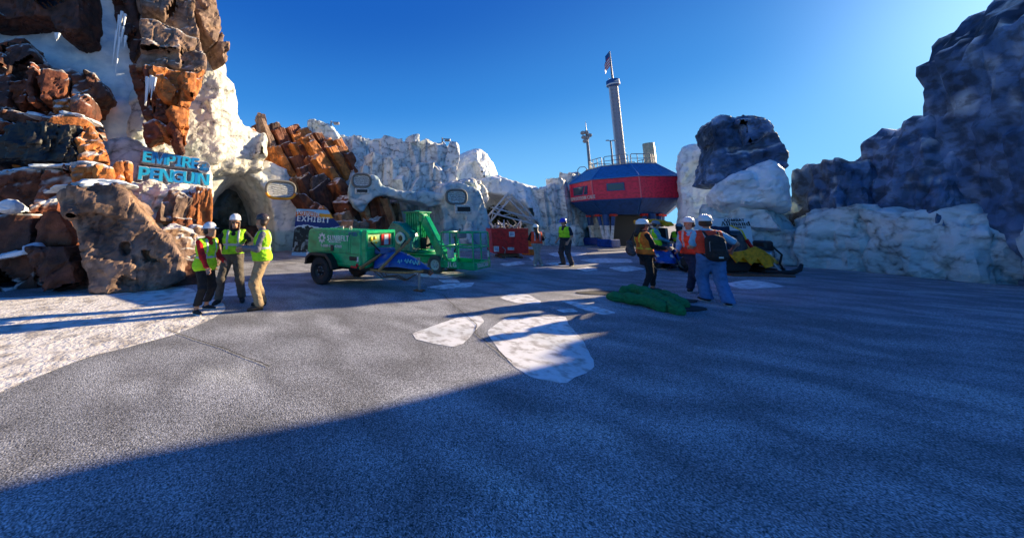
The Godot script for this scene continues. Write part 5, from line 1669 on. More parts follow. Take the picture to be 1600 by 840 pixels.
func compressor() -> void:
	var t := thing("air_compressor", "green towable air compressor trailer with black fender and white lettering", "compressor trailer", Vector3(-0.99, 0, -9.33), deg_to_rad(-35))
	# local: x forward to the tow bar, z towards the near long side
	var st := new_st()
	extrude(st, v2([-1.1, 0.62, -1.02, 0.5, 0.95, 0.5, 1.0, 0.56, 1.0, 1.36, 0.9, 1.46, -0.98, 1.5, -1.06, 1.44]), -0.7, 0.7, Transform3D.IDENTITY, 0.06)
	part(t, "canopy", done(st), M.green)
	st = new_st()
	bx(st, Vector3(-0.05, 0.86, 0.702), Vector3(1.94, 0.012, 0.012))
	bx(st, Vector3(-0.05, 1.41, 0.69), Vector3(1.9, 0.012, 0.012))
	bx(st, Vector3(0.62, 1.1, 0.702), Vector3(0.012, 0.5, 0.012))
	part(t, "panel_seam", done(st), M.green_dark)
	part(t, "door_panel", box_mesh(Vector3(1.5, 0.48, 0.02), 0.012, Vector3(-0.2, 1.13, 0.705)), M.green)
	part(t, "latch", box_mesh(Vector3(0.1, 0.16, 0.03), 0.01, Vector3(-0.02, 0.98, 0.728)), M.black)
	st = new_st()
	bx(st, Vector3(0.72, 0.74, 0.706), Vector3(0.26, 0.1, 0.02))
	part(t, "vent_grille", done(st), M.black)
	# lettering and the sun wheel mark
	var f := Vector3(0, 0, 0.718)
	lettering(t, "lettering", "SUNBELT", Vector3(0.17, 1.245, 0.718), Basis.IDENTITY, 0.145, 0.006, M.white, true, "Droid Sans", 0.92)
	lettering(t, "lettering", "RENTALS", Vector3(0.06, 1.145, 0.718), Basis.IDENTITY, 0.055, 0.006, M.white, true, "Droid Sans", 1.4)
	lettering(t, "lettering", "1-800-508-4760", Vector3(-0.08, 1.03, 0.718), Basis.IDENTITY, 0.075, 0.006, M.white, true, "Droid Sans", 1.1)
	lettering(t, "lettering", "P185", Vector3(0.7, 1.36, 0.712), Basis.IDENTITY, 0.1, 0.006, M.navy, true, "Droid Sans", 1.0)
	st = new_st()
	lathe(st, [Vector2(0.06, 0), Vector2(0.095, 0), Vector2(0.095, 0.008), Vector2(0.06, 0.008), Vector2(0.06, 0)], 20, Transform3D(Basis(Vector3.RIGHT, PI * 0.5), Vector3(-0.43, 1.24, 0.714)), false)
	for k in 8: bx(st, Vector3(-0.43 + cos(TAU * k / 8) * 0.115, 1.24 + sin(TAU * k / 8) * 0.115, 0.718), Vector3(0.05, 0.05, 0.008), Basis(Vector3.BACK, TAU * k / 8), 0.001)
	part(t, "sun_wheel_mark", done(st), M.white)
	for q in [[-1.0, 0.76, 0.07, M.white], [-1.0, 0.6, 0.045, M.red_lens], [0.86, 0.58, 0.045, M.red_lens]]:
		st = new_st()
		lathe(st, [Vector2(0, 0), Vector2(q[2], 0), Vector2(q[2], 0.012), Vector2(0, 0.016)], 14, Transform3D(Basis(Vector3.RIGHT, PI * 0.5), Vector3(q[0], q[1], 0.702)))
		part(t, "reflector", done(st), q[3])
	part(t, "sticker", box_mesh(Vector3(0.07, 0.12, 0.006), 0.002, Vector3(0.86, 0.73, 0.705)), M.white)
	part(t, "red_sticker", box_mesh(Vector3(0.2, 0.05, 0.006), 0.002, Vector3(0.74, 0.53, 0.705)), M.red)
	# front end: frame round a recess with gauges and a placard
	part(t, "nose", box_mesh(Vector3(0.16, 0.52, 1.3), 0.05, Vector3(1.03, 0.78, 0)), M.green)
	st = new_st()
	for q in [[Vector3(1.05, 1.42, 0), Vector3(0.16, 0.1, 1.36)], [Vector3(1.05, 1.2, 0.64), Vector3(0.16, 0.5, 0.1)], [Vector3(1.05, 1.2, -0.64), Vector3(0.16, 0.5, 0.1)], [Vector3(1.05, 1.0, 0), Vector3(0.16, 0.08, 1.36)]]: bx(st, q[0], q[1], Basis.IDENTITY, 0.03)
	part(t, "front_frame", done(st), M.green)
	var ip := part(t, "instrument_panel", box_mesh(Vector3(0.03, 0.34, 1.16), 0.01, Vector3(1.06, 1.2, 0)), M.panel_green)
	st = new_st()
	for q in [[0.42, 1.24, 0.06], [0.26, 1.26, 0.045], [0.34, 1.12, 0.04], [0.2, 1.14, 0.03]]: lathe(st, [Vector2(0, 0), Vector2(q[2], 0), Vector2(q[2], 0.03), Vector2(0, 0.03)], 14, Transform3D(Basis(Vector3.BACK, -PI * 0.5), Vector3(1.075, q[1], q[0])))
	part(ip, "gauge", done(st), M.hi_yellow)
	part(t, "placard", box_mesh(Vector3(0.02, 0.3, 0.44), 0.005, Vector3(1.1, 1.2, -0.24)), M.red)
	part(t, "placard_paper", box_mesh(Vector3(0.02, 0.28, 0.2), 0.004, Vector3(1.112, 1.2, -0.24)), M.white)
	part(t, "exhaust", tube_mesh([Vector3(-0.6, 1.48, -0.3), Vector3(-0.6, 1.56, -0.3)], 0.05, 10), M.dull_steel)
	part(t, "lifting_eye", tube_mesh([Vector3(0.0, 1.48, -0.05), Vector3(0.0, 1.55, -0.03), Vector3(0.0, 1.55, 0.03), Vector3(0.0, 1.48, 0.05)], 0.018, 6), M.dull_steel)
	# running gear
	for s in [-1.0, 1.0]:
		wheel(t, Vector3(-0.35, 0.36, s * 0.78), 0.36, 0.2, Vector3(0, 0, s), M.rubber, M.black)
		st = new_st()
		var arch := v2([-0.88, 0.52, -0.84, 0.72, -0.68, 0.84, -0.06, 0.84, 0.14, 0.66, 0.22, 0.46, 0.14, 0.46, 0.06, 0.62, -0.1, 0.78, -0.64, 0.78, -0.78, 0.68, -0.81, 0.52])
		extrude(st, arch, minf(s * 0.71, s * 0.94), maxf(s * 0.71, s * 0.94), Transform3D.IDENTITY)
		extrude(st, v2([-0.82, 0.54, -0.78, 0.68, -0.64, 0.79, -0.1, 0.79, 0.06, 0.62, 0.14, 0.46]), minf(s * 0.703, s * 0.715), maxf(s * 0.703, s * 0.715), Transform3D.IDENTITY)
		part(t, "fender", done(st), M.black)
	st = new_st()
	bar(st, Vector3(-0.35, 0.36, -0.7), Vector3(-0.35, 0.36, 0.7), 0.08, 0.08)
	bar(st, Vector3(-1.0, 0.46, 0.4), Vector3(1.0, 0.46, 0.4), 0.08, 0.1)
	bar(st, Vector3(-1.0, 0.46, -0.4), Vector3(1.0, 0.46, -0.4), 0.08, 0.1)
	part(t, "chassis", done(st), M.black)
	st = new_st()
	bar(st, Vector3(0.9, 0.47, 0.4), Vector3(2.15, 0.47, 0.04), 0.09, 0.11)
	bar(st, Vector3(0.9, 0.47, -0.4), Vector3(2.15, 0.47, -0.04), 0.09, 0.11)
	bar(st, Vector3(2.0, 0.48, 0), Vector3(2.55, 0.48, 0), 0.1, 0.1)
	part(t, "tow_bar", done(st), M.black)
	st = new_st()
	tube(st, [Vector3(2.5, 0.46, 0), Vector3(2.58, 0.5, 0), Vector3(2.64, 0.46, 0.0), Vector3(2.58, 0.42, 0.0), Vector3(2.5, 0.46, 0)], 0.035, 6)
	part(t, "coupling_ring", done(st), M.rust)
	st = new_st()
	tube(st, [Vector3(2.28, 0.03, 0.02), Vector3(2.28, 0.8, 0.02)], 0.035, 10)
	tube(st, [Vector3(2.28, 0.78, 0.02), Vector3(2.28, 0.8, 0.16)], 0.015, 6)
	part(t, "jack", done(st), M.dull_steel)
	part(t, "jack_foot", box_mesh(Vector3(0.24, 0.03, 0.2), 0.01, Vector3(2.28, 0.018, 0.02)), M.rust)
	st = new_st()
	for k in 3:
		var z := -0.1 + k * 0.12
		tube(st, [Vector3(1.0, 0.44, z * 2), Vector3(1.3, 0.26, z + 0.1), Vector3(1.6, 0.3, z), Vector3(1.9, 0.22, z * 0.5), Vector3(2.2, 0.4, 0)], 0.012, 5)
	part(t, "safety_chain", done(st), M.rust)
	# laid over the tow bar: a blue snowmobile shell and two planks
	var cw := thing("snowmobile_shell", "shiny blue snowmobile hood with orange rim lying over the trailer tow bar", "snowmobile hood", Vector3(0.42, 0.0, -8.32), deg_to_rad(-20))
	var hs := rock_shell([[-0.62, 0.50, 0.30, 0.26], [-0.3, 0.56, 0.36, 0.36], [0.05, 0.58, 0.38, 0.34], [0.35, 0.54, 0.32, 0.26], [0.62, 0.50, 0.18, 0.14], [0.78, 0.48, 0.06, 0.05]])
	part(cw, "hood", hs, M.blue)
	for q in [[0.05, 0.0], [0.22, 0.02], [0.4, -0.01]]:
		st = new_st()
		var dp: Array = []
		for k in 9: dp.append(Vector3(q[0] + 0.02 * k, 0.70 + q[1] + 0.06 * sin(k * 1.9), 0.375 - 0.10 * maxf(0.0, q[0] - 0.1) - 0.012 * k))
		tube(st, dp, 0.014, 5)
		part(cw, "decal", done(st), M.pale_teal)
	st = new_st()
	tube(st, [Vector3(-0.7, 0.47, 0.33), Vector3(-0.2, 0.45, 0.39), Vector3(0.3, 0.46, 0.36), Vector3(0.62, 0.49, 0.2), Vector3(0.84, 0.5, 0.02)], 0.03, 6)
	part(cw, "orange_rim", done(st), M.wood)
	part(cw, "seat", box_mesh(Vector3(0.5, 0.18, 0.36), 0.05, Vector3(-0.45, 0.92, -0.05)), M.navy)
	st = new_st()
	tube(st, [Vector3(-0.55, 0.9, -0.1), Vector3(-0.75, 1.22, -0.3), Vector3(-0.78, 1.26, -0.5)], 0.022, 6)
	tube(st, [Vector3(-0.5, 0.9, 0.1), Vector3(-0.7, 1.16, 0.3)], 0.022, 6)
	tube(st, [Vector3(-0.1, 0.9, 0.0), Vector3(0.1, 1.2, -0.12), Vector3(0.12, 1.1, -0.3)], 0.018, 6)
	part(cw, "handlebar", done(st), M.black)
	for q in [[at(591, 423, 7.75), at(641, 373, 8.5), "long yellow plank leaning up across the blue snowmobile hood"], [at(562, 419, 8.0), at(604, 392, 8.55), "short yellow plank resting low against the compressor nose"]]:
		st = new_st()
		bar(st, q[0], q[1], 0.04, 0.11, Vector3(0.3, 1, 0.9), 0.006)
		tag(part(self, "plank", done(st), M.wood), q[2], "plank", "planks on the trailer tow bar")

# a smooth shell from sections [x, base height, half width, height]
func rock_shell(secs: Array) -> ArrayMesh:
	var st := new_st()
	st.set_smooth_group(1)
	var n := 12
	var prev: Array = []
	for s in secs:
		var ring: Array = []
		for k in n + 1:
			var a := PI * k / n
			ring.append(Vector3(s[0], s[1] + pow(sin(a), 0.8) * s[3] if k > 0 and k < n else s[1], cos(a) * s[2]))
		if prev.size():
			for k in n: quad(st, prev[k], prev[k + 1], ring[k + 1], ring[k], Vector3(0, ring[k].y + prev[k + 1].y - 2.0 * s[1] + 0.05, ring[k].z + prev[k + 1].z))
			st.set_smooth_group(-1)
			quad(st, prev[0], prev[n], ring[n], ring[0], Vector3.DOWN)
			st.set_smooth_group(1)
		else:
			st.set_smooth_group(-1)
			for k in range(1, n): tri(st, ring[0], ring[k], ring[k + 1], Vector3.LEFT)
			st.set_smooth_group(1)
		prev = ring
	st.set_smooth_group(-1)
	for k in range(1, n): tri(st, prev[0], prev[k], prev[k + 1], Vector3.RIGHT)
	return done(st)

func lift() -> void:
	var o := Vector3(1.45, 0, -11.6)
	var yaw := -42.0
	var t := thing("boom_lift", "green mast boom lift with ribbed tower, slanted boom and empty railed basket", "boom lift", o, deg_to_rad(yaw))
	var inv := Transform3D(Basis(Vector3.UP, deg_to_rad(yaw)), o).affine_inverse()
	# local: x towards the basket, z towards the near side
	part(t, "chassis", box_mesh(Vector3(1.9, 0.26, 0.9), 0.04, Vector3(0.1, 0.42, 0)), M.green)
	part(t, "deck", box_mesh(Vector3(1.7, 0.06, 0.96), 0.02, Vector3(0.2, 0.585, 0)), M.green)
	for x in [-0.62, 0.82]:
		for s in [-1.0, 1.0]: wheel(t, Vector3(x, 0.29, s * 0.5), 0.29, 0.2, Vector3(0, 0, s), M.dull_tyre, M.offwhite)
	part(t, "turntable", lathe_mesh([Vector2(0, 0.6), Vector2(0.42, 0.6), Vector2(0.42, 0.7), Vector2(0, 0.7)], 24), M.green_dark)
	# ribbed tower
	var st := new_st()
	bx(st, Vector3(-0.35, 1.36, -0.1), Vector3(0.62, 1.32, 0.7), Basis.IDENTITY, 0.03)
	part(t, "tower", done(st), M.green)
	for k in 6:
		part(t, "rib", box_mesh(Vector3(0.045, 1.3, 0.06), 0.01, Vector3(-0.58 + 0.1 * k, 1.38, 0.275)), M.green)
		part(t, "rib", box_mesh(Vector3(0.06, 1.3, 0.045), 0.01, Vector3(-0.03, 1.38, -0.38 + 0.1 * k)), M.green)
	part(t, "tower_cap", box_mesh(Vector3(0.74, 0.06, 0.8), 0.02, Vector3(-0.33, 2.05, -0.08)), M.green_dark)
	# the counterweight cover on the near left
	st = new_st()
	extrude(st, v2([-1.1, 0.66, -1.1, 1.42, -0.86, 1.72, -0.5, 1.66, -0.02, 1.30, 0.02, 1.2, 0.02, 0.66]), 0.34, 0.8, Transform3D.IDENTITY, 0.05)
	var cv := part(t, "engine_cover", done(st), M.teal)
	st = new_st()
	lathe(st, [Vector2(0.1, 0), Vector2(0.2, 0.0), Vector2(0.22, 0.05), Vector2(0.16, 0.09), Vector2(0.1, 0.04)], 24, Transform3D(Basis(Vector3.RIGHT, PI * 0.5), Vector3(-0.42, 1.12, 0.81)))
	part(cv, "hose_coil", done(st), M.offwhite)
	st = new_st()
	lathe(st, [Vector2(0, 0), Vector2(0.1, 0.0), Vector2(0.08, 0.05), Vector2(0, 0.05)], 16, Transform3D(Basis(Vector3.RIGHT, PI * 0.5), Vector3(-0.42, 1.12, 0.81)))
	part(cv, "hub", done(st), M.rust)
	# the boom, from the tower head down to the basket
	var a := inv * at(664, 342, 11.4)
	var b := inv * at(699, 411, 10.5)
	st = new_st()
	bar(st, a, b, 0.24, 0.36, Vector3.UP, 0.03)
	part(t, "boom", done(st), M.green)
	st = new_st()
	bar(st, Vector3(-0.3, 1.98, 0.1), a, 0.3, 0.3, Vector3.UP, 0.03)
	part(t, "boom_head", done(st), M.green)
	st = new_st()
	tube(st, [Vector3(0.1, 0.8, 0.1), a.lerp(b, 0.45) + Vector3(0, -0.14, 0)], 0.05, 8)
	part(t, "hydraulic_cylinder", done(st), M.black)
	st = new_st()
	tube(st, [a.lerp(b, 0.25) + Vector3(0, -0.14, 0), a.lerp(b, 0.6) + Vector3(0.0, -0.2, 0.05)], 0.03, 8)
	part(t, "piston_rod", done(st), M.steel)
	st = new_st()
	for k in 6:
		var q := Vector3(0.08 + 0.03 * k, 0.75, -0.12 + 0.07 * k)
		tube(st, [q, q + Vector3(0.08, 0.4, 0.05), q + Vector3(-0.06 + 0.03 * k, 0.75, 0), a.lerp(b, 0.1 + 0.08 * k) + Vector3(0, -0.16, 0)], 0.018, 5)
	bx(st, Vector3(0.14, 0.95, 0.12), Vector3(0.22, 0.4, 0.3), Basis.IDENTITY, 0.03)
	part(t, "hose_bundle", done(st), M.black)
	# basket
	var bo := inv * Vector3(at(728, 392, 10.1).x, 0.30, -10.2)
	bo.y = 0.27
	var w := 0.52
	var fl := part(t, "basket_floor", box_mesh(Vector3(1.12, 0.05, 1.12), 0.01, bo + Vector3(0, 0.03, 0)), M.green_dark)
	st = new_st()
	for s in [-1.0, 1.0]:
		bx(st, bo + Vector3(0, 0.12, s * 0.56), Vector3(1.14, 0.2, 0.03))
		bx(st, bo + Vector3(s * 0.555, 0.12, 0), Vector3(0.03, 0.2, 1.09))
	part(fl, "toe_board", done(st), M.green)
	lettering(fl, "lettering", "JLG", bo + Vector3(-0.15, 0.12, 0.58), Basis.IDENTITY, 0.13, 0.008, M.offwhite, true, "Droid Sans", 1.1)
	lettering(fl, "lettering", "TOUCAN", bo + Vector3(0.575, 0.12, 0.0), Basis(Vector3.UP, PI * 0.5), 0.12, 0.008, M.offwhite, true, "Droid Sans", 1.1)
	for sx in [-0.54, 0.0, 0.54]:
		for sz in [-0.54, 0.0, 0.54]:
			if sx == 0.0 and sz == 0.0: continue
			part(t, "basket_post", tube_mesh([bo + Vector3(sx, 0.2, sz), bo + Vector3(sx, 1.08, sz)], 0.024, 8), M.green)
	for s in [-1.0, 1.0]:
		for y in [1.1, 0.66]:
			part(t, "basket_rail", tube_mesh([bo + Vector3(-0.54, y - 0.04, s * 0.54), bo + Vector3(-0.5, y, s * 0.54), bo + Vector3(0.5, y, s * 0.54), bo + Vector3(0.54, y - 0.04, s * 0.54)], 0.024, 8), M.green)
			part(t, "basket_rail", tube_mesh([bo + Vector3(s * 0.54, y - 0.04, -0.54), bo + Vector3(s * 0.54, y, -0.5), bo + Vector3(s * 0.54, y, 0.5), bo + Vector3(s * 0.54, y - 0.04, 0.54)], 0.024, 8), M.green)
	st = new_st()
	bx(st, bo + Vector3(-0.3, 1.0, -0.2), Vector3(0.3, 0.22, 0.5), Basis.IDENTITY, 0.03)
	part(t, "control_box", done(st), M.dull_steel)
	st = new_st()
	for k in 4: tube(st, [bo + Vector3(-0.35 + 0.05 * k, 1.1, -0.35 + 0.1 * k), bo + Vector3(-0.33 + 0.05 * k, 1.2, -0.33 + 0.1 * k)], 0.015, 6)
	tube(st, [bo + Vector3(-0.3, 0.95, 0.1), bo + Vector3(-0.2, 0.6, 0.2), bo + Vector3(-0.4, 0.4, 0.1)], 0.03, 6)
	part(t, "control_lever", done(st), M.black)
	part(t, "manual_box", box_mesh(Vector3(0.16, 0.24, 0.2), 0.02, bo + Vector3(-0.35, 0.4, 0.3)), M.offwhite)
	part(t, "warning_label", box_mesh(Vector3(0.02, 0.18, 0.1), 0.004, bo + Vector3(0.57, 0.42, -0.42)), M.white)
	part(t, "warning_label", box_mesh(Vector3(0.02, 0.08, 0.08), 0.004, bo + Vector3(0.57, 0.58, -0.42)), M.red)

func hopper() -> void:
	var o := at(797, 400, 15.6)
	var t := thing("scrap_hopper", "red steel tipping hopper with white stickers, heaped with scrap, on a low base", "hopper", Vector3(o.x, 0, -15.9), deg_to_rad(-6))
	var st := new_st()
	# tapered tub, open at the top
	var w := 0.86
	var b := 0.22
	for q in [[Vector3(-w, 1.36, 0.55), Vector3(w, 1.36, 0.55), Vector3(w - 0.02, b, 0.5), Vector3(-w + 0.06, b, 0.5), Vector3.BACK], [Vector3(-w, 1.36, -0.6), Vector3(w, 1.36, -0.6), Vector3(w - 0.02, b, -0.3), Vector3(-w + 0.06, b, -0.3), Vector3.FORWARD], [Vector3(-w, 1.36, 0.55), Vector3(-w, 1.36, -0.6), Vector3(-w + 0.06, b, -0.3), Vector3(-w + 0.06, b, 0.5), Vector3.LEFT], [Vector3(w, 1.36, 0.55), Vector3(w, 1.36, -0.6), Vector3(w - 0.02, b, -0.3), Vector3(w - 0.02, b, 0.5), Vector3.RIGHT]]:
		slab4(st, q[0], q[1], q[2], q[3], 0.03, q[4], 0.0)
	bx(st, Vector3(0, b + 0.02, 0.1), Vector3(1.6, 0.05, 0.8))
	part(t, "tub", done(st), M.red)
	st = new_st()
	for s in [-1.0, 1.0]:
		bar(st, Vector3(-w, 1.37, s * 0.56 - 0.02), Vector3(w, 1.37, s * 0.56 - 0.02), 0.06, 0.06)
		bar(st, Vector3(s * w, 1.37, -0.56), Vector3(s * w, 1.37, 0.52), 0.06, 0.06)
	part(t, "rim", done(st), M.red)
	st = new_st()
	bx(st, Vector3(0.0, 0.12, 0.1), Vector3(0.9, 0.12, 0.6))
	for s in [-0.4, 0.4]: bx(st, Vector3(s, 0.05, 0.1), Vector3(0.18, 0.09, 1.3))
	part(t, "base", done(st), M.rust)
	for q in [[0.1, 1.12, 0.26, 0.24], [-0.66, 0.42, 0.24, 0.26], [0.02, 0.44, 0.3, 0.12]]:
		var p := part(t, "sticker", box_mesh(Vector3(q[2], q[3], 0.008), 0.002, Vector3(q[0], q[1], 0.55)), M.white)
		st = new_st()
		for k in 3: bx(st, Vector3(q[0], q[1] + q[3] * (0.24 - 0.2 * k), 0.556), Vector3(q[2] * 0.7, q[3] * 0.09, 0.004), Basis.IDENTITY, 0.001)
		part(p, "print_line", done(st), M.blue)
	part(t, "lever", tube_mesh([Vector3(-0.3, 0.2, 0.6), Vector3(-0.25, 0.4, 0.62), Vector3(-0.38, 0.52, 0.58)], 0.02, 6), M.dull_steel)
	var sc := thing("scrap_heap", "tangle of scrap metal and pipes heaped in the red hopper", "scrap", Vector3(o.x, 1.25, -15.9))
	st = new_st()
	for k in 60:
		var p := Vector3(rng.randf_range(-0.75, 0.75), rng.randf_range(-0.05, 0.2), rng.randf_range(-0.4, 0.4))
		var q := p + Vector3(rng.randf_range(-0.5, 0.5), rng.randf_range(0.0, 0.45), rng.randf_range(-0.4, 0.4))
		bar(st, p, q, rng.randf_range(0.02, 0.09), 0.02, Vector3.UP, 0.003)
	var hp := part(sc, "metal_piece", done(st), M.steel)
	hp.set_meta("kind", "stuff")
	st = new_st()
	for k in 30:
		var p := Vector3(rng.randf_range(-0.75, 0.75), rng.randf_range(0.0, 0.15), rng.randf_range(-0.4, 0.4))
		bx(st, p, Vector3(rng.randf_range(0.1, 0.35), rng.randf_range(0.03, 0.15), rng.randf_range(0.1, 0.3)), Basis(Vector3(rng.randfn(), rng.randfn(), rng.randfn()).normalized(), rng.randf() * 3.0))
	var hq := part(sc, "rusty_piece", done(st), M.rust)
	hq.set_meta("kind", "stuff")
	# an orange barrel seen behind the hopper's right end
	var q := at(826, 392, 17.0)
	var br := thing("traffic_barrel", "orange barrel standing behind the right end of the red hopper", "barrel", Vector3(q.x, 0, -17.0))
	part(br, "body", lathe_mesh([Vector2(0, 0), Vector2(0.34, 0), Vector2(0.34, 0.08), Vector2(0.28, 0.1), Vector2(0.27, 0.5), Vector2(0.24, 0.52), Vector2(0.23, 0.95), Vector2(0.18, 1.0), Vector2(0, 1.0)], 20), M.hi_orange)
	part(br, "white_band", lathe_mesh([Vector2(0.281, 0.3), Vector2(0.286, 0.31), Vector2(0.281, 0.42), Vector2(0.275, 0.43)], 20), M.white)

func snowmobile(called: String, label: String, pos: Vector3, yaw: float, hood: Material, group := "") -> Node3D:
	# local x forward
	var t := thing(called, label, "snowmobile", pos, deg_to_rad(yaw), group)
	var st := new_st()
	extrude(st, v2([-1.25, 0.2, -1.1, 0.05, 0.3, 0.05, 0.5, 0.3, 0.4, 0.42, -1.1, 0.42, -1.25, 0.34]), -0.2, 0.2, Transform3D.IDENTITY, 0.03)
	for k in 16: bx(st, Vector3(-1.1 + 0.09 * k, 0.045, 0), Vector3(0.03, 0.03, 0.38))
	part(t, "track", done(st), M.rubber)
	part(t, "tunnel", box_mesh(Vector3(1.6, 0.14, 0.46), 0.03, Vector3(-0.45, 0.48, 0)), M.black)
	st = new_st()
	extrude(st, v2([-1.2, 0.55, -1.15, 0.74, -0.5, 0.72, -0.1, 0.80, 0.0, 0.6, 0.0, 0.55]), -0.18, 0.18, Transform3D.IDENTITY, 0.04)
	part(t, "seat", done(st), M.black)
	var hd := part(t, "hood", rock_shell([[-0.1, 0.32, 0.32, 0.5], [0.25, 0.3, 0.38, 0.52], [0.6, 0.28, 0.38, 0.44], [0.95, 0.26, 0.32, 0.3], [1.2, 0.26, 0.2, 0.14], [1.28, 0.27, 0.08, 0.06]]), hood)
	st = new_st()
	for s in [-1.0, 1.0]:
		bx(st, Vector3(0.95, 0.48, s * 0.16), Vector3(0.16, 0.08, 0.14), Basis(Vector3.BACK, -0.5), 0.03)
	part(hd, "headlight", done(st), M.offwhite)
	for s in [-1.0, 1.0]:
		st = new_st()
		# jagged side panel
		extrude(st, v2([-0.5, 0.56, -0.3, 0.3, -0.1, 0.44, 0.1, 0.24, 0.3, 0.4, 0.5, 0.16, 0.7, 0.2, 0.78, 0.36, 0.55, 0.6, 0.3, 0.72, 0.0, 0.62]), minf(s * 0.385, s * 0.42), maxf(s * 0.385, s * 0.42), Transform3D.IDENTITY, 0.008)
		part(t, "side_panel", done(st), hood)
		st = new_st()
		tube(st, [Vector3(0.35, 0.07, s * 0.48), Vector3(1.1, 0.05, s * 0.48), Vector3(1.35, 0.12, s * 0.48), Vector3(1.45, 0.26, s * 0.48)], [0.05, 0.06, 0.05, 0.03], 8)
		part(t, "ski", done(st), M.black)
		st = new_st()
		tube(st, [Vector3(0.8, 0.1, s * 0.48), Vector3(0.75, 0.42, s * 0.3)], 0.035, 8)
		tube(st, [Vector3(0.6, 0.2, s * 0.2), Vector3(0.8, 0.16, s * 0.46)], 0.025, 6)
		part(t, "suspension_arm", done(st), M.dull_steel)
	st = new_st()
	extrude(st, v2([0.0, 0.8, 0.14, 1.12, 0.2, 1.12, 0.42, 0.76]), -0.22, 0.22, Transform3D.IDENTITY, 0.02)
	part(t, "windshield", done(st), M.glass)
	st = new_st()
	tube(st, [Vector3(-0.12, 0.98, -0.36), Vector3(-0.08, 1.0, -0.15), Vector3(0.02, 0.94, 0), Vector3(-0.08, 1.0, 0.15), Vector3(-0.12, 0.98, 0.36)], 0.022, 8)
	tube(st, [Vector3(0.02, 0.94, 0), Vector3(0.1, 0.7, 0)], 0.03, 8)
	part(t, "handlebar", done(st), M.black)
	return t

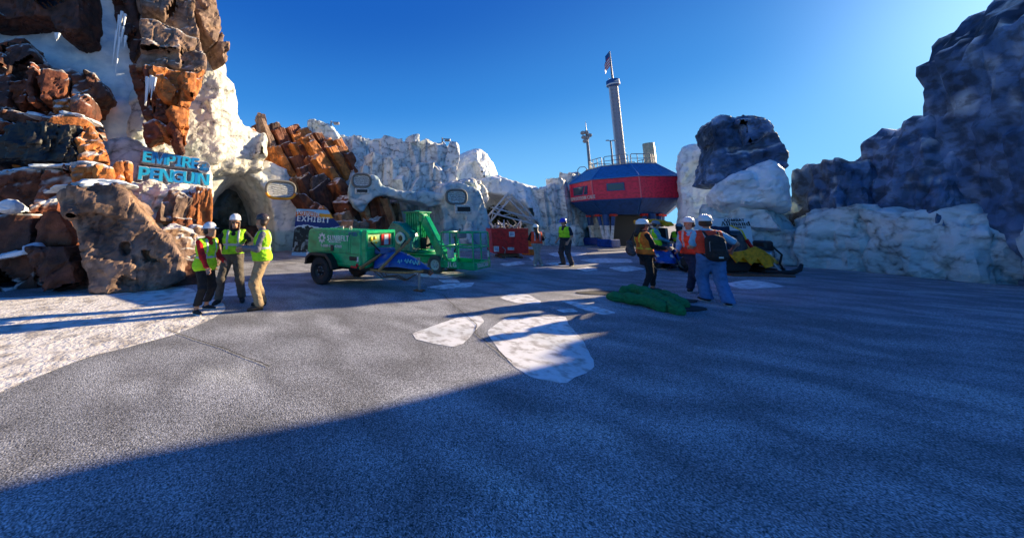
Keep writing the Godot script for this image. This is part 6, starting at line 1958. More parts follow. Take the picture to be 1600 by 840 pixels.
func snowmobiles() -> void:
	var p := gr(1152, 426)
	var ys := snowmobile("snowmobile", "yellow and black snowmobile heaped with packs beside the white board", Vector3(p.x - 0.1, 0, p.z - 0.1), 4, M.yellow, "parked snowmobiles")
	ys.scale = Vector3.ONE * 1.25
	p = gr(1036, 420)
	snowmobile("snowmobile", "blue hooded snowmobile half hidden behind the worker in the orange vest", Vector3(p.x + 0.35, 0, p.z - 0.5), -122, M.blue, "parked snowmobiles")
	# the load on the yellow one
	var q := gr(1152, 426) + Vector3(-0.35, 0, -0.2)
	var pk := tag(rock(self, "pack", M.bag_navy, q + Vector3(-0.12, 1.2, 0.1), Vector3(0.95, 0.64, 0.6), Basis(Vector3.UP, 0.3), "dark", {"n": 16, "rough": 0.05, "groove": 0.03, "cuts": 10, "fill": 0.76, "step": 0.02, "seed": 3}), "bulky navy pack lashed high on the yellow snowmobile", "pack")
	tag(rock(self, "pack", M.bag_grey, q + Vector3(0.3, 0.95, 0.28), Vector3(0.5, 0.62, 0.4), Basis(Vector3.UP, 0.3) * Basis(Vector3.BACK, 0.2), "dark", {"n": 16, "rough": 0.03, "groove": 0.02, "cuts": 10, "fill": 0.76, "step": 0.02, "seed": 4}), "grey pack with a yellow strap hung on the yellow snowmobile's side", "pack")
	var st := new_st()
	tube(st, [q + Vector3(0.25, 1.58, 0.3), q + Vector3(0.42, 1.4, 0.48), q + Vector3(0.5, 1.1, 0.5)], 0.025, 6)
	tag(part(self, "strap", done(st), M.hi_yellow), "yellow strap running down over the packs", "strap")
	st = new_st()
	tube(st, [q + Vector3(0.5, 1.12, 0.5), q + Vector3(0.58, 0.95, 0.5), q + Vector3(0.68, 0.82, 0.5)], 0.05, 8)
	tag(part(self, "red_tie", done(st), M.red), "short red tie below the yellow strap on the packs", "strap")
	# yellow folded bags at the back
	for k in [[1008, 346, 12.4, "yellow bag at the left end of the pile behind the orange vest", 0.5], [1026, 346, 12.6, "yellow bag in the middle of the pile under the cafe", 0.55], [1038, 350, 12.5, "lowest yellow bag of the pile beside the grey hard hat", 0.5]]:
		var o := at(k[0], k[1], k[2])
		tag(rock(self, "yellow_bag", M.bag_yellow, o, Vector3(k[4], 0.15, 0.4), Basis(Vector3.UP, k[0]), "dark", {"n": 12, "rough": 0.05, "groove": 0.03, "cuts": 8, "fill": 0.78, "step": 0.03, "seed": int(k[0])}), k[3], "bag", "yellow bags piled on a crate")
	var cr := at(1021, 352, 12.6)
	var ct := thing("equipment_crate", "dark equipment crate holding up the yellow bags below the cafe", "crate", Vector3(cr.x, 0, cr.z - 0.1))
	part(ct, "box", box_mesh(Vector3(0.9, cr.y - 0.1, 0.5), 0.03, Vector3(0, (cr.y - 0.1) * 0.5, 0)), M.black)
	st = new_st()
	for s in [-0.36, 0.0, 0.36]: bx(st, Vector3(s, (cr.y - 0.1) * 0.5, 0.26), Vector3(0.08, cr.y - 0.1, 0.03))
	part(ct, "slat", done(st), M.dull_steel)
	# white board
	var b := Basis(Vector3.UP, deg_to_rad(-12)) * Basis(Vector3.RIGHT, deg_to_rad(-7))
	var o2 := at(1140, 369, 11.8)
	var bd := thing("white_board", "large white board with black dealer lettering leaning behind the yellow snowmobile", "sign board", o2)
	bd.basis = b
	var pg := PackedVector2Array()
	for v in [[1085, 341], [1172, 341], [1181, 404], [1085, 404]]: pg.append(on_plane(v[0], v[1], o2, b))
	st = new_st()
	extrude(st, pg, -0.04, 0.0, Transform3D.IDENTITY, 0.006)
	part(bd, "panel", done(st), M.board)
	for v in [["COMBAT", 1147, 344.0, 0.10, "Droid Sans", 1.1], ["Allmand", 1149, 349.6, 0.15, "Droid Serif", 1.0], ["POWER 12", 1155, 355.2, 0.06, "Droid Sans", 1.0]]:
		var e := on_plane(v[1], v[2], o2, b)
		lettering(bd, "lettering", v[0], Vector3(e.x, e.y, 0.01), Basis.IDENTITY, v[3], 0.012, M.black, true, v[4], v[5])
	# machine parts to the right of the snowmobile
	var e2 := gr(1192, 424)
	var en := thing("engine_block", "black engine block with chrome fittings standing right of the yellow snowmobile", "engine", Vector3(e2.x, 0, e2.z))
	st = new_st()
	bx(st, Vector3(0, 0.5, 0), Vector3(0.6, 0.7, 0.5), Basis(Vector3.UP, 0.2), 0.06)
	bx(st, Vector3(0.1, 0.9, 0.05), Vector3(0.4, 0.3, 0.36), Basis(Vector3.UP, 0.2), 0.05)
	bx(st, Vector3(0.0, 0.08, 0.0), Vector3(0.9, 0.16, 0.7), Basis(Vector3.UP, 0.2), 0.03)
	part(en, "block", done(st), M.black)
	st = new_st()
	for k in 6: bx(st, Vector3(0, 0.3 + 0.08 * k, 0.26), Vector3(0.5, 0.03, 0.06))
	part(en, "cooling_fin", done(st), M.dull_steel)
	st = new_st()
	for k in [[0.0, 0.62], [0.12, 0.42]]: lathe(st, [Vector2(0, 0), Vector2(0.08, 0), Vector2(0.07, 0.06), Vector2(0, 0.07)], 12, Transform3D(Basis(Vector3.RIGHT, PI * 0.5), Vector3(k[0], k[1], 0.3)))
	part(en, "fitting", done(st), M.steel)
	st = new_st()
	tube(st, [Vector3(0.2, 0.9, 0.2), Vector3(0.34, 0.6, 0.34), Vector3(0.2, 0.3, 0.36), Vector3(0.36, 0.12, 0.3)], 0.03, 6)
	part(en, "hose", done(st), M.rubber)
	# board lying on the ground
	var g := gr(1180, 431)
	st = new_st()
	bx(st, Vector3(g.x + 0.1, 0.03, g.z), Vector3(1.7, 0.05, 0.4), Basis(Vector3.UP, -0.12), 0.01)
	tag(part(self, "timber_board", done(st), M.rust), "weathered board lying on the ground before the yellow snowmobile", "board")

func sacks() -> void:
	var L := [
		[[952, 463, 0.10], [985, 466, 0.16], [1012, 470, 0.17], [1030, 477, 0.13], [1038, 481, 0.09], "long green mesh tube sack along the front of the heap"],
		[[972, 456, 0.12], [990, 452, 0.22], [1008, 456, 0.26], [1020, 462, 0.2], [1024, 466, 0.14], "green sack folded on top at the back of the heap"],
		[[1006, 462, 0.2], [1026, 466, 0.22], [1044, 474, 0.18], [1056, 482, 0.13], [1060, 486, 0.07], "thick green sack reaching to the right front with an open yellowish end"],
		[[1024, 459, 0.12], [1040, 462, 0.15], [1054, 468, 0.14], [1064, 474, 0.1], [1068, 477, 0.05], "darker green sack at the right rear of the heap"],
	]
	for i in L.size():
		var q: Array = L[i]
		var bs: Array = []
		for k in 4:
			var a := gr(q[k][0], q[k][1], q[k][2] * 0.7)
			var b := gr(q[k + 1][0], q[k + 1][1], q[k + 1][2] * 0.7)
			for m in 3:
				var f0 := m / 3.0
				var f1 := (m + 1) / 3.0
				var wv := 0.018 * sin((k * 3 + m) * 2.4)
				bs.append([a.lerp(b, f0), a.lerp(b, f1), 0.09 + wv if k + m else 0.055, 0.09 + 0.018 * sin((k * 3 + m + 1) * 2.4) if k + m < 5 else 0.055])
		var r := bones_mesh(bs, 0.018, 0.05, {"ymin": 0.0})
		var V: PackedVector3Array = r[0]
		var N := normals(V, r[1])
		for k in V.size(): V[k] += N[k] * (0.016 * nr.get_noise_3d(V[k].x * 14, V[k].y * 14, V[k].z * 14) + 0.012 * nf.get_noise_3d(V[k].x * 16, V[k].y * 16, V[k].z * 16))
		tag(part(self, "green_sack", to_mesh(V, r[1], normals(V, r[1])), M.sack), q[5], "sack", "green sacks heaped on the asphalt")
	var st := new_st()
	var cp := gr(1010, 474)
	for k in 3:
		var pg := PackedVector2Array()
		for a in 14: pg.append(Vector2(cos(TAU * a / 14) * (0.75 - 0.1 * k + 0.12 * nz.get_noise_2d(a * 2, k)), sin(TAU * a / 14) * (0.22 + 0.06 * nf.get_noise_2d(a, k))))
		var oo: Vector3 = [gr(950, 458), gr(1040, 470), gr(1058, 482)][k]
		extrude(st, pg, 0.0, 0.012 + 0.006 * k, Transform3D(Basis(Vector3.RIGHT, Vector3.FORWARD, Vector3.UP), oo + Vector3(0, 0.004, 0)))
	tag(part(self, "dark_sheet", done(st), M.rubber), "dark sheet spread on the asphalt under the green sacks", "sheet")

# ------------------------------------------------------------------ people
func elbow(a: Vector3, c: Vector3, l1: float, l2: float, pole: Vector3) -> Vector3:
	var d := c - a
	var L := minf(d.length(), (l1 + l2) * 0.995)
	var x := d.normalized()
	var y := (pole - x * pole.dot(x)).normalized()
	var p := (l1 * l1 - l2 * l2 + L * L) / (2.0 * L)
	return a + x * p + y * sqrt(maxf(l1 * l1 - p * p, 0.0))

# a palm and five bent fingers; d points along the hand, side towards the thumb, pn out of the palm
func hand_bones(w: Vector3, d: Vector3, side: Vector3, curl: float) -> Array:
	var o: Array = []
	var pn := d.cross(side).normalized()
	side = pn.cross(d).normalized()
	o.append([w - d * 0.03, w + d * 0.02, 0.027, 0.026])
	o.append([w + d * 0.02 + side * 0.016, w + d * 0.085 + side * 0.022, 0.018, 0.015])
	o.append([w + d * 0.02 - side * 0.014, w + d * 0.08 - side * 0.024, 0.018, 0.014])
	var len_ := [0.072, 0.082, 0.076, 0.06]
	for k in 4:
		var b := w + d * (0.09 - 0.004 * absf(k - 1.2)) + side * (0.030 - 0.020 * k)
		var d1 := (d * cos(curl * 0.5) + pn * sin(curl * 0.5) + side * (0.06 - 0.05 * k)).normalized()
		var d2 := (d * cos(curl * 1.3) + pn * sin(curl * 1.3)).normalized()
		var d3 := (d * cos(curl * 2.0) + pn * sin(curl * 2.0)).normalized()
		var m: Vector3 = b + d1 * len_[k] * 0.48
		var n: Vector3 = m + d2 * len_[k] * 0.3
		o.append([b - d * 0.02, m, 0.0095, 0.009])
		o.append([m, n, 0.009, 0.0082])
		o.append([n, n + d3 * len_[k] * 0.24, 0.0082, 0.007])
	var tb := w + d * 0.03 + side * 0.028
	var t1 := tb + (d * 0.75 + side * 0.6 + pn * 0.3).normalized() * 0.042
	o.append([tb, t1, 0.013, 0.011])
	o.append([t1, t1 + (d * 0.9 + side * 0.15 + pn * 0.35).normalized() * 0.032, 0.011, 0.008])
	return o

func person(o: Dictionary) -> Node3D:
	var s: float = o.h / 1.75
	var t := thing("person", o.label, "person", o.pos, deg_to_rad(o.yaw), o.get("group", ""))
	t.scale = Vector3.ONE * s
	var cell: float = clampf(0.0022 * o.pos.length(), 0.013, 0.024)
	var g: float = o.get("girth", 1.0)          # round the trunk
	var belly: float = o.get("belly", 0.0)
	var fl: Vector3 = o.get("foot_l", Vector3(0.11, 0, 0))
	var fr: Vector3 = o.get("foot_r", Vector3(-0.11, 0, 0))
	var hip := Vector3((fl.x + fr.x) * 0.5, 0.93 - 0.12 * pow((fl - fr).length() - 0.2, 2), (fl.z + fr.z) * 0.5)
	var LB := Basis(Vector3.RIGHT, deg_to_rad(o.get("lean", 0.0))) * Basis(Vector3.BACK, deg_to_rad(o.get("tilt", 0.0)))
	var J := func(x: float, y: float, z: float) -> Vector3: return hip + LB * Vector3(x, y - 0.93, z)
	var sw: float = o.get("shoulder", 0.185)
	# legs
	var hl := hip + Vector3(0.09, -0.02, 0)
	var hr := hip + Vector3(-0.09, -0.02, 0)
	var al := fl + Vector3(0, 0.085, -0.02)
	var ar := fr + Vector3(0, 0.085, -0.02)
	var kl: Vector3 = o.get("knee_l", elbow(hl, al, 0.44, 0.425, Vector3(0.12, 0, 1)))
	var kr: Vector3 = o.get("knee_r", elbow(hr, ar, 0.44, 0.425, Vector3(-0.12, 0, 1)))
	var tl := Basis(Vector3.UP, deg_to_rad(o.get("toe_l", 14.0))) * Vector3(0, 0, 1)
	var tr := Basis(Vector3.UP, deg_to_rad(o.get("toe_r", -14.0))) * Vector3(0, 0, 1)
	var legs := func(e: float, e2: float) -> Array:
		return [[hl, kl, 0.086 * sqrt(g) + e, 0.058 + e], [kl, al, 0.056 + e, 0.038 + e2], [hr, kr, 0.086 * sqrt(g) + e, 0.058 + e], [kr, ar, 0.056 + e, 0.038 + e2]]
	var foot := func(a: Vector3, d: Vector3, e: float) -> Array:
		var f := Vector3(a.x, 0, a.z)
		return [[f + Vector3(0, 0.045, 0) - d * 0.03, f + Vector3(0, 0.036, 0) + d * 0.12, 0.040 + e, 0.036 + e], [f + Vector3(0, 0.032, 0) + d * 0.11, f + Vector3(0, 0.028, 0) + d * 0.19, 0.036 + e, 0.028 + e], [a + Vector3(0, 0.02, 0), f + Vector3(0, 0.05, 0) + d * 0.02, 0.034 + e, 0.038 + e]]
	# trunk
	var trunk := func(e: float) -> Array:
		var q := [[J.call(-0.075, 0.95, -0.01), J.call(0.075, 0.95, -0.01), 0.108 * g + e, 0.108 * g + e], [J.call(-0.06, 1.08, 0.0), J.call(0.06, 1.08, 0.0), 0.104 * g + e, 0.104 * g + e], [J.call(-0.085, 1.27, 0.0), J.call(0.085, 1.27, 0.0), 0.108 * g + e, 0.108 * g + e], [J.call(-0.07, 1.36, -0.01), J.call(0.07, 1.36, -0.01), 0.088 * g + e, 0.088 * g + e], [J.call(-sw + 0.03, 1.41, -0.01), J.call(sw - 0.03, 1.41, -0.01), 0.05 + e, 0.05 + e]]
		if belly > 0.0: q.append([J.call(-0.05, 1.08, 0.06 * belly), J.call(0.05, 1.08, 0.06 * belly), 0.11 * g + e, 0.11 * g + e])
		return q
	var sl: Vector3 = J.call(sw, 1.405, -0.01)
	var sr: Vector3 = J.call(-sw, 1.405, -0.01)
	var wl: Vector3 = o.get("hand_l", Vector3(0.27, 0.82, 0.06))
	var wr: Vector3 = o.get("hand_r", Vector3(-0.27, 0.82, 0.06))
	var el := elbow(sl, wl, 0.295, 0.265, o.get("pole_l", Vector3(0.45, -0.5, -1)))
	var er := elbow(sr, wr, 0.295, 0.265, o.get("pole_r", Vector3(-0.45, -0.5, -1)))
	wl = el + (wl - el).normalized() * 0.26
	wr = er + (wr - er).normalized() * 0.26
	var arms := func(e: float, lower: float) -> Array:
		var q := [[sl, el, 0.052 + e, 0.042 + e], [sr, er, 0.052 + e, 0.042 + e]]
		if lower > 0.99: q += [[el, wl, 0.042 + e, 0.029 + e], [er, wr, 0.042 + e, 0.029 + e]]
		elif lower < 0.0: q = [[sl, sl.lerp(el, 0.72), 0.056 + e, 0.058 + e], [sr, sr.lerp(er, 0.72), 0.056 + e, 0.058 + e]]
		return q
	# head
	var nb0: Vector3 = J.call(0, 1.42, -0.015)
	var n1: Vector3 = J.call(0, 1.53, 0.012)
	var HB := LB * Basis(Vector3.UP, deg_to_rad(o.get("look", 0.0))) * Basis(Vector3.RIGHT, deg_to_rad(o.get("nod", 0.0)))
	var Hd := func(x: float, y: float, z: float) -> Vector3: return n1 + HB * Vector3(x, y, z)
	var head := [[Hd.call(0, 0.135, -0.018), Hd.call(0, 0.13, 0.02), 0.083, 0.078], [Hd.call(0, 0.035, 0.035), Hd.call(0, 0.11, 0.03), 0.052, 0.066], [Hd.call(-0.018, 0.005, 0.058), Hd.call(0.018, 0.005, 0.058), 0.032, 0.032], [Hd.call(0, 0.105, 0.092), Hd.call(0, 0.066, 0.112), 0.010, 0.015], [Hd.call(-0.03, 0.12, 0.086), Hd.call(0.03, 0.12, 0.086), 0.012, 0.012], [Hd.call(-0.015, 0.036, 0.09), Hd.call(0.015, 0.036, 0.09), 0.009, 0.009], [Hd.call(-0.012, 0.024, 0.088), Hd.call(0.012, 0.024, 0.088), 0.009, 0.009], [Hd.call(0.077, 0.1, -0.012), Hd.call(0.08, 0.07, -0.008), 0.016, 0.012], [Hd.call(-0.077, 0.1, -0.012), Hd.call(-0.08, 0.07, -0.008), 0.016, 0.012]]
	var body: Array = trunk.call(0.0)
	body += legs.call(0.0, 0.0)
	body += arms.call(-0.004, 1.0)
	body += foot.call(al, tl, -0.008)
	body += foot.call(ar, tr, -0.008)
	body.append([nb0, n1 + HB * Vector3(0, 0.03, 0), 0.056, 0.05])
	var skin: Material = o.get("skin", M.skin)
	var r := bones_mesh(body, cell, 0.045)
	r = bones_mesh([[n1 - HB * Vector3(0, 0.03, 0.01), n1 + HB * Vector3(0, 0.04, 0), 0.05, 0.05]] + head, cell * 0.5, 0.022, {}, r)
	for q in [[el, wl, 1.0, "palm_l"], [er, wr, -1.0, "palm_r"]]:
		var d: Vector3 = (q[1] - q[0]).normalized()
		var side: Vector3 = o.get(q[3], Vector3(-q[2] * 0.5, 0.2, 0.8))
		# d x side is the palm's normal: turned inwards for either hand
		var hb := hand_bones(q[1] + d * 0.01, d, side, o.get("curl", 0.5))
		r = bones_mesh(hb, 0.006, 0.008, {}, r)
	var bd := part(t, "body", to_mesh(r[0], r[1], normals(r[0], r[1])), skin)
	if o.get("face", true):
		var st := new_st()
		for x in [-0.032, 0.032]:
			lathe(st, [Vector2(0, -0.012), Vector2(0.009, -0.008), Vector2(0.012, 0), Vector2(0.009, 0.008), Vector2(0, 0.012)], 8, Transform3D(Basis.IDENTITY, Hd.call(x, 0.098, 0.083)))
		part(bd, "eye", done(st), M.black)
		if o.get("glasses", false):
			st = new_st()
			for x in [-0.036, 0.036]: bx(st, Hd.call(x, 0.1, 0.105), Vector3(0.058, 0.036, 0.012), HB, 0.005)
			bx(st, Hd.call(0, 0.108, 0.103), Vector3(0.13, 0.008, 0.012), HB, 0.003)
			for x in [-0.078, 0.078]: bx(st, Hd.call(x, 0.106, 0.045), Vector3(0.006, 0.01, 0.12), HB, 0.002)
			part(bd, "glasses", done(st), M.black)
	# hair
	if o.has("hair"):
		var hb2 := [[Hd.call(0, 0.14, -0.03), Hd.call(0, 0.12, -0.02), 0.092, 0.09], [Hd.call(-0.05, 0.08, -0.035), Hd.call(0.05, 0.08, -0.035), 0.055, 0.055]]
		if o.get("long", 0.0) > 0.0:
			var L: float = o.long
			hb2 += [[Hd.call(0, 0.09, -0.07), J.call(0, 1.42, -0.13), 0.062, 0.066], [J.call(0, 1.42, -0.13), J.call(0, 1.42 - L, -0.15), 0.066, 0.034]]
			if o.get("locks", false): hb2 += [[Hd.call(0.08, 0.1, 0.0), J.call(0.1, 1.33, 0.09), 0.028, 0.02], [Hd.call(-0.08, 0.1, -0.02), J.call(-0.09, 1.36, 0.05), 0.024, 0.016]]
		part(t, "hair", bones(hb2, cell * 0.7, 0.03, {"cut": [[Hd.call(0, 0.07, 0.125), 0.118]]}), o.hair)
	# trousers and shirt
	var cuff: float = o.get("cuff", 0.07)
	var tb: Array = legs.call(o.get("loose", 0.018), o.get("loose", 0.018) + o.get("flare", 0.012))
	tb += [[J.call(-0.075, 0.94, -0.01), J.call(0.075, 0.94, -0.01), 0.112 * g + 0.012, 0.112 * g + 0.012], [hl, hr, 0.10 * g, 0.10 * g]]
	part(t, "trousers", wrinkled(tb, cell, 0.04, {"ymin": cuff, "ymax": 1.03}), o.trousers)
	var sb: Array = trunk.call(0.013)
	sb += arms.call(0.012, o.get("sleeve", 1.0))
	sb.append([nb0, n1 - HB * Vector3(0, 0.045, 0), 0.066, 0.062])
	part(t, "shirt", wrinkled(sb, cell, 0.04, {"ymin": o.get("shirt_low", 0.9)}), o.shirt)
	if o.has("sleeve_mat"):
		part(t, "sleeve", wrinkled(arms.call(0.018, o.get("sleeve", 1.0)), cell, 0.03, {}), o.sleeve_mat)
	# vest with silver bands
	if o.has("vest"):
		var low: float = o.get("vest_low", 0.86)
		var vb: Array = trunk.call(0.034)
		vb.append([J.call(-0.08, 0.93, 0.0), J.call(0.08, 0.93, 0.0), 0.125 * g + 0.03, 0.125 * g + 0.03])
		var cuts := [[n1 + LB * Vector3(0, 0.0, 0.02), 0.105], [J.call(0, 1.42, 0.17), 0.10], [J.call(0, 1.34, 0.19), 0.065]]
		var ve := part(t, "vest", wrinkled(vb, cell, 0.04, {"ymin": low, "ymax": 1.47, "cut": cuts}), o.vest)
		var kind: int = o.get("bands", 0)
		var IB := LB.inverse()
		var band := func(p: Vector3) -> float:
			var q := IB * (p - hip)
			q.y += 0.93
			var d := 9.0
			if kind != 2: d = absf(q.y - o.get("band_y", 1.10)) - 0.026
			if kind != 1: d = minf(d, maxf(absf(absf(q.x) - 0.105) - 0.024, 1.08 - q.y))
			if kind == 3: d = minf(d, absf(q.y - low - 0.02) - 0.02)
			return d
		var vb2: Array = trunk.call(0.041)
		vb2.append([J.call(-0.08, 0.93, 0.0), J.call(0.08, 0.93, 0.0), 0.125 * g + 0.037, 0.125 * g + 0.037])
		part(ve, "reflective_band", bones(vb2, minf(cell, 0.014), 0.04, {"ymin": low + 0.005, "ymax": 1.462, "cut": cuts, "band": band}), o.get("band_mat", M.silver))
	# shoes with pale soles
	for q in [[al, tl], [ar, tr]]:
		var sh := part(t, "shoe", bones(foot.call(q[0], q[1], 0.007), minf(cell, 0.014), 0.03, {"ymin": 0.022, "ymax": 0.125}), o.get("shoes", M.black))
		part(sh, "sole", bones(foot.call(q[0], q[1], 0.012), minf(cell, 0.014), 0.03, {"ymin": 0.0, "ymax": 0.024}), o.get("sole", M.white))
	# hard hat
	if o.has("hat"):
		var st := new_st()
		var top := Transform3D(HB * Basis(Vector3.RIGHT, -0.06) * Basis.from_scale(Vector3(0.92, 1.0, 1.12)), Hd.call(0, 0.15, -0.005))
		lathe(st, [Vector2(0.118, 0), Vector2(0.121, 0.02), Vector2(0.117, 0.055), Vector2(0.10, 0.092), Vector2(0.068, 0.118), Vector2(0.03, 0.13), Vector2(0, 0.132)], 24, top)
		for x in [-0.035, 0.0, 0.035]:
			var rp: Array = []
			for k in 9:
				var a := -1.15 + 2.3 * k / 8.0
				rp.append(top * Vector3(x, cos(a) * 0.131 * (1.0 - 7.0 * x * x), sin(a) * 0.11))
			tube(st, rp, 0.008, 6)
		var hat := part(t, "hard_hat", done(st), o.hat)
		st = new_st()
		var bp := PackedVector2Array()
		var full: bool = o.get("wide_brim", false)
		for k in 28:
			var a := TAU * k / 28
			var rr := 0.128 + (0.045 if full else 0.05 * pow(maxf(0.0, sin(a)), 1.5))
			bp.append(Vector2(cos(a) * rr, -sin(a) * rr))
		extrude(st, bp, 0.0, 0.008, top * Transform3D(Basis(Vector3.RIGHT, Vector3.FORWARD, Vector3.UP), Vector3.ZERO))
		part(hat, "brim", done(st), o.hat)
	return t

# cloth: the field with shallow folds
func wrinkled(bs: Array, cell: float, k: float, clip: Dictionary) -> ArrayMesh:
	var r := bones_mesh(bs, cell, k, clip)
	var V: PackedVector3Array = r[0]
	var N := normals(V, r[1])
	for i in V.size():
		var p := V[i]
		V[i] += N[i] * (0.010 * nr.get_noise_3d(p.x * 7, p.y * 11, p.z * 7) + 0.006 * nf.get_noise_3d(p.x * 12, p.y * 20, p.z * 12))
	return to_mesh(V, r[1], normals(V, r[1]))

func feet(a: Vector3, b: Vector3, yaw: float, s: float) -> Array:
	# the middle between two feet, and each foot seen from there
	var m := (a + b) * 0.5
	var inv := Basis(Vector3.UP, deg_to_rad(yaw)).inverse()
	return [m, inv * (a - m) / s, inv * (b - m) / s]

func people() -> void:
	var black := cloth(lin(0.012, 0.012, 0.014))
	var jeans := cloth(lin(0.09, 0.22, 0.48))
	var dark_jeans := cloth(lin(0.02, 0.04, 0.10))
	var khaki := cloth(lin(0.44, 0.31, 0.17))
	var taupe := cloth(lin(0.13, 0.11, 0.09))
	var grey := cloth(lin(0.33, 0.32, 0.31))
	var charcoal := cloth(lin(0.045, 0.045, 0.055))
	var navy_cloth := cloth(lin(0.012, 0.018, 0.045))
	var red_cloth := cloth(lin(0.6, 0.012, 0.012))
	var stripe_grey := cloth(lin(0.20, 0.20, 0.23))
	var sky_cloth := cloth(lin(0.26, 0.58, 0.80))
	var teal_cloth := cloth(lin(0.10, 0.36, 0.52))
	var hat_white := plain(lin(0.80, 0.80, 0.79), 0.3)
	var hat_dark := plain(lin(0.10, 0.09, 0.09), 0.35)
	hat_dark.albedo_texture = M.camo
	hat_dark.albedo_color = Color.WHITE
	triplanar(hat_dark, 0.3)
	var hat_blue := plain(lin(0.01, 0.04, 0.5), 0.3)
	var hat_grey := plain(lin(0.16, 0.22, 0.28), 0.35)

	# three in lime vests at the left
	var f := feet(gr(322, 483), gr(306, 491), 70, 0.93)
	person({"label": "short person in white hard hat, lime vest, red sleeves and cropped black trousers", "pos": f[0], "yaw": 70.0, "h": 1.62, "foot_l": f[1], "foot_r": f[2], "lean": 3.0, "look": 10.0, "hat": hat_white, "wide_brim": true, "hair": M.hair, "vest": M.hi_lime, "vest_low": 0.82, "bands": 0, "shirt": red_cloth, "trousers": black, "cuff": 0.17, "flare": 0.02, "hand_r": Vector3(-0.20, 0.88, 0.30), "hand_l": Vector3(0.18, 1.0, 0.32), "shoes": M.rubber, "skin": M.skin, "girth": 1.05})
	f = feet(gr(377, 470), gr(340, 474), 14, 1.03)
	person({"label": "person with long hair, sunglasses and lime vest, standing between two others in lime", "pos": f[0], "yaw": 14.0, "h": 1.80, "foot_l": f[1], "foot_r": f[2], "look": 14.0, "nod": 4.0, "hat": hat_white, "glasses": true, "hair": M.hair_brown, "long": 0.25, "locks": true, "vest": M.hi_lime, "vest_low": 0.98, "bands": 0, "band_y": 1.17, "shirt": black, "trousers": taupe, "loose": 0.024, "hand_l": Vector3(0.30, 1.14, 0.30), "hand_r": Vector3(-0.36, 0.96, 0.24), "pole_r": Vector3(-1, -0.4, -0.4), "pole_l": Vector3(1, -0.6, -0.3), "shoes": M.rubber, "sole": M.black})
	f = feet(gr(403, 484), gr(408, 477), -72, 1.02)
	person({"label": "stout person in patterned dark hard hat, grey sleeves, lime vest and khaki trousers", "pos": f[0], "yaw": -72.0, "h": 1.79, "foot_l": f[1], "foot_r": f[2], "lean": 2.0, "look": -6.0, "hat": hat_dark, "hair": M.hair_brown, "vest": M.hi_lime, "vest_low": 0.9, "bands": 0, "band_y": 1.14, "shirt": stripe_grey, "trousers": khaki, "loose": 0.028, "girth": 1.16, "belly": 0.8, "hand_l": Vector3(0.13, 1.16, 0.34), "hand_r": Vector3(-0.14, 1.08, 0.36), "shoes": M.brown_leather, "sole": M.black, "curl": 0.9})

	# two in the middle distance
	f = feet(gr(836, 415), gr(846, 415), 175, 0.87)
	person({"label": "person seen from behind by the red hopper, orange vest, grey trousers, white shoes", "pos": f[0], "yaw": 172.0, "h": 1.56, "foot_l": f[2], "foot_r": f[1], "hat": hat_white, "hair": M.hair, "long": 0.22, "face": false, "vest": M.hi_red, "vest_low": 0.97, "bands": 2, "shirt": black, "shirt_low": 0.86, "trousers": grey, "loose": 0.03, "girth": 1.12, "hand_l": Vector3(0.14, 1.06, 0.26), "hand_r": Vector3(-0.14, 1.06, 0.26), "pole_l": Vector3(1, -0.5, -0.5), "pole_r": Vector3(-1, -0.5, -0.5), "shoes": M.white, "sole": M.white})
	f = feet(gr(893, 416), gr(881, 414), -75, 1.03)
	person({"label": "person in blue hard hat and lime vest over navy polo, dark trousers, looking down", "pos": f[0], "yaw": -70.0, "h": 1.80, "foot_l": f[1], "foot_r": f[2], "nod": 16.0, "hat": hat_blue, "hair": M.hair, "vest": M.hi_lime, "vest_low": 1.06, "bands": 1, "band_y": 1.2, "band_mat": M.hi_lime, "shirt": navy_cloth, "sleeve": -1.0, "trousers": charcoal, "loose": 0.03, "girth": 1.12, "belly": 0.6, "hand_l": Vector3(0.24, 0.92, 0.14), "hand_r": Vector3(-0.22, 0.95, 0.16), "shoes": M.rubber, "sole": M.offwhite})

	# the group at the right
	f = feet(gr(1021, 455), gr(1009, 459), 78, 0.98)
	person({"label": "person in orange vest with yellow stripes over black clothes, beside the green sacks", "pos": f[0], "yaw": 74.0, "h": 1.71, "foot_l": f[1], "foot_r": f[2], "hat": hat_white, "glasses": true, "hair": M.hair, "long": 0.02, "vest": M.hi_orange, "vest_low": 0.93, "bands": 0, "band_y": 1.08, "band_mat": M.hi_yellow, "shirt": black, "trousers": black, "loose": 0.008, "flare": 0.0, "cuff": 0.14, "hand_r": Vector3(-0.12, 1.08, 0.36), "hand_l": Vector3(0.12, 1.06, 0.36), "shoes": M.rubber, "sole": M.rubber, "girth": 1.03, "skin": M.skin_dark})
	var p := gr(1044, 421)
	person({"label": "person in teal sleeves and lime vest, mostly hidden behind the yellow striped vest", "pos": p + Vector3(-0.1, 0, -0.25), "yaw": 60.0, "h": 1.70, "hat": hat_grey, "hair": M.hair, "nod": 18.0, "vest": M.hi_lime, "bands": 0, "shirt": teal_cloth, "trousers": charcoal, "hand_r": Vector3(-0.16, 1.02, 0.34), "hand_l": Vector3(0.16, 1.02, 0.34)})
	f = feet(gr(1076, 415), gr(1058, 419), 130, 1.0)
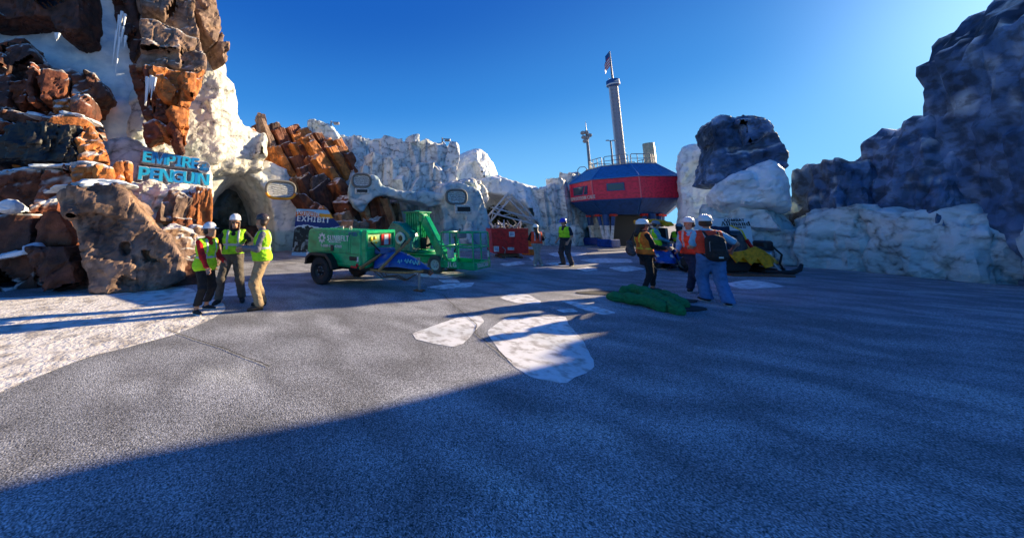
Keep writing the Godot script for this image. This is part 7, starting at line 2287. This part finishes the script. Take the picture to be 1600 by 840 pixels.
	person({"label": "person with dark hair, lime vest and blue jeans bending by the snowmobiles", "pos": f[0], "yaw": 120.0, "h": 1.74, "foot_l": f[1], "foot_r": f[2], "lean": 10.0, "hat": hat_grey, "hair": M.hair, "long": 0.12, "face": false, "vest": M.hi_lime, "vest_low": 0.96, "bands": 1, "band_y": 1.2, "shirt": black, "trousers": jeans, "loose": 0.02, "hand_r": Vector3(-0.2, 0.95, 0.34), "hand_l": Vector3(0.2, 1.0, 0.36), "shoes": M.brown_leather, "sole": M.black})
	f = feet(gr(1086, 457), gr(1110, 462), -72, 1.0)
	person({"label": "person in white hard hat and red vest facing left, pale blue sleeve, dark jeans", "pos": f[0] + Vector3(0, 0, -0.1), "yaw": -66.0, "h": 1.74, "foot_l": f[1], "foot_r": f[2], "hat": hat_white, "hair": M.hair, "vest": M.hi_red, "vest_low": 0.92, "bands": 2, "shirt": sky_cloth, "trousers": dark_jeans, "loose": 0.02, "hand_l": Vector3(0.17, 1.12, 0.30), "hand_r": Vector3(-0.16, 1.0, 0.3), "shoes": M.rubber, "sole": M.white})
	f = feet(gr(1140, 478), gr(1103, 471), 165, 1.02)
	var p10 := person({"label": "person seen from behind wearing the black backpack, pale blue tee and blue jeans", "pos": f[0], "yaw": 158.0, "h": 1.78, "foot_l": f[2], "foot_r": f[1], "look": -35.0, "hat": hat_white, "hair": M.hair_brown, "face": true, "vest": M.hi_red, "vest_low": 1.0, "bands": 2, "shirt": sky_cloth, "sleeve": -1.0, "shirt_low": 0.88, "trousers": jeans, "loose": 0.034, "flare": 0.03, "girth": 1.16, "belly": 0.4, "hand_r": Vector3(-0.42, 1.06, 0.16), "hand_l": Vector3(0.2, 1.1, 0.3), "pole_r": Vector3(-0.9, -0.6, -0.5), "shoes": M.rubber, "sole": M.white})
	# what they carry
	var bk := thing("backpack", "black backpack on the back of the person in the pale blue tee", "backpack")
	bk.transform = p10.transform * Transform3D(Basis.IDENTITY, Vector3(0, 1.14, -0.24))
	var st := new_st()
	part(bk, "bag", bones([[Vector3(-0.075, -0.17, 0), Vector3(-0.065, 0.14, 0.01), 0.10, 0.09], [Vector3(0.075, -0.17, 0), Vector3(0.065, 0.14, 0.01), 0.10, 0.09], [Vector3(0, -0.18, 0), Vector3(0, 0.16, 0.01), 0.105, 0.09]], 0.015, 0.04), M.bag_black)
	part(bk, "pocket", bones([[Vector3(-0.07, -0.17, -0.07), Vector3(0.07, -0.17, -0.07), 0.055, 0.055], [Vector3(-0.06, -0.07, -0.075), Vector3(0.06, -0.07, -0.075), 0.05, 0.05]], 0.012, 0.05), M.bag_pocket)
	part(bk, "zip", tube_mesh([Vector3(-0.13, -0.12, -0.07), Vector3(-0.12, 0.1, -0.07), Vector3(-0.05, 0.2, -0.05), Vector3(0.05, 0.2, -0.05), Vector3(0.12, 0.1, -0.07), Vector3(0.13, -0.12, -0.07)], 0.006, 5), M.dull_steel)
	part(bk, "label_patch", box_mesh(Vector3(0.07, 0.03, 0.008), 0.002, Vector3(0.0, -0.19, -0.131)), M.offwhite)
	for x in [-0.1, 0.1]:
		st = new_st()
		tube(st, [Vector3(x * 0.7, 0.14, 0.02), Vector3(x * 1.1, 0.30, 0.11), Vector3(x * 1.2, 0.335, 0.24), Vector3(x * 1.35, 0.2, 0.42), Vector3(x * 1.5, 0.0, 0.38), Vector3(x * 2.0, -0.12, 0.2), Vector3(x * 1.2, -0.2, 0.05)], 0.018, 6)
		part(bk, "strap", done(st), M.bag_black)
	var hp := gr(1027, 456)
	var gl := thing("work_gloves", "pair of black work gloves dangling behind the person in the orange vest", "gloves", Vector3(hp.x + 0.02, 0.92, hp.z - 0.16))
	for k in 2:
		var gb: Array = []
		for q in hand_bones(Vector3(0.03 * k, 0.0, 0.02 * k), Vector3(0.12 * k - 0.02, -1, 0.1).normalized(), Vector3(1, 0, 0.3), 0.35): gb.append([q[0] * 1.35, q[1] * 1.35, q[2] * 1.5, q[3] * 1.5])
		part(gl, "glove", bones(gb, 0.009, 0.01), M.bag_black)
	var wp := gr(1000, 457)
	var wb := thing("mesh_bag", "small dark patterned bag on the back of the person in the orange vest", "bag", Vector3(wp.x - 0.1, 1.05, wp.z - 0.02))
	part(wb, "pouch", bones([[Vector3(0, -0.1, 0), Vector3(0, 0.12, 0), 0.08, 0.07], [Vector3(0.0, -0.12, 0.05), Vector3(0, -0.05, -0.05), 0.07, 0.07]], 0.016, 0.05), M.bag_pattern)
	part(wb, "strap", tube_mesh([Vector3(0.02, 0.18, 0), Vector3(0.1, 0.36, 0.02), Vector3(0.2, 0.4, 0.02)], 0.012, 6), M.bag_black)
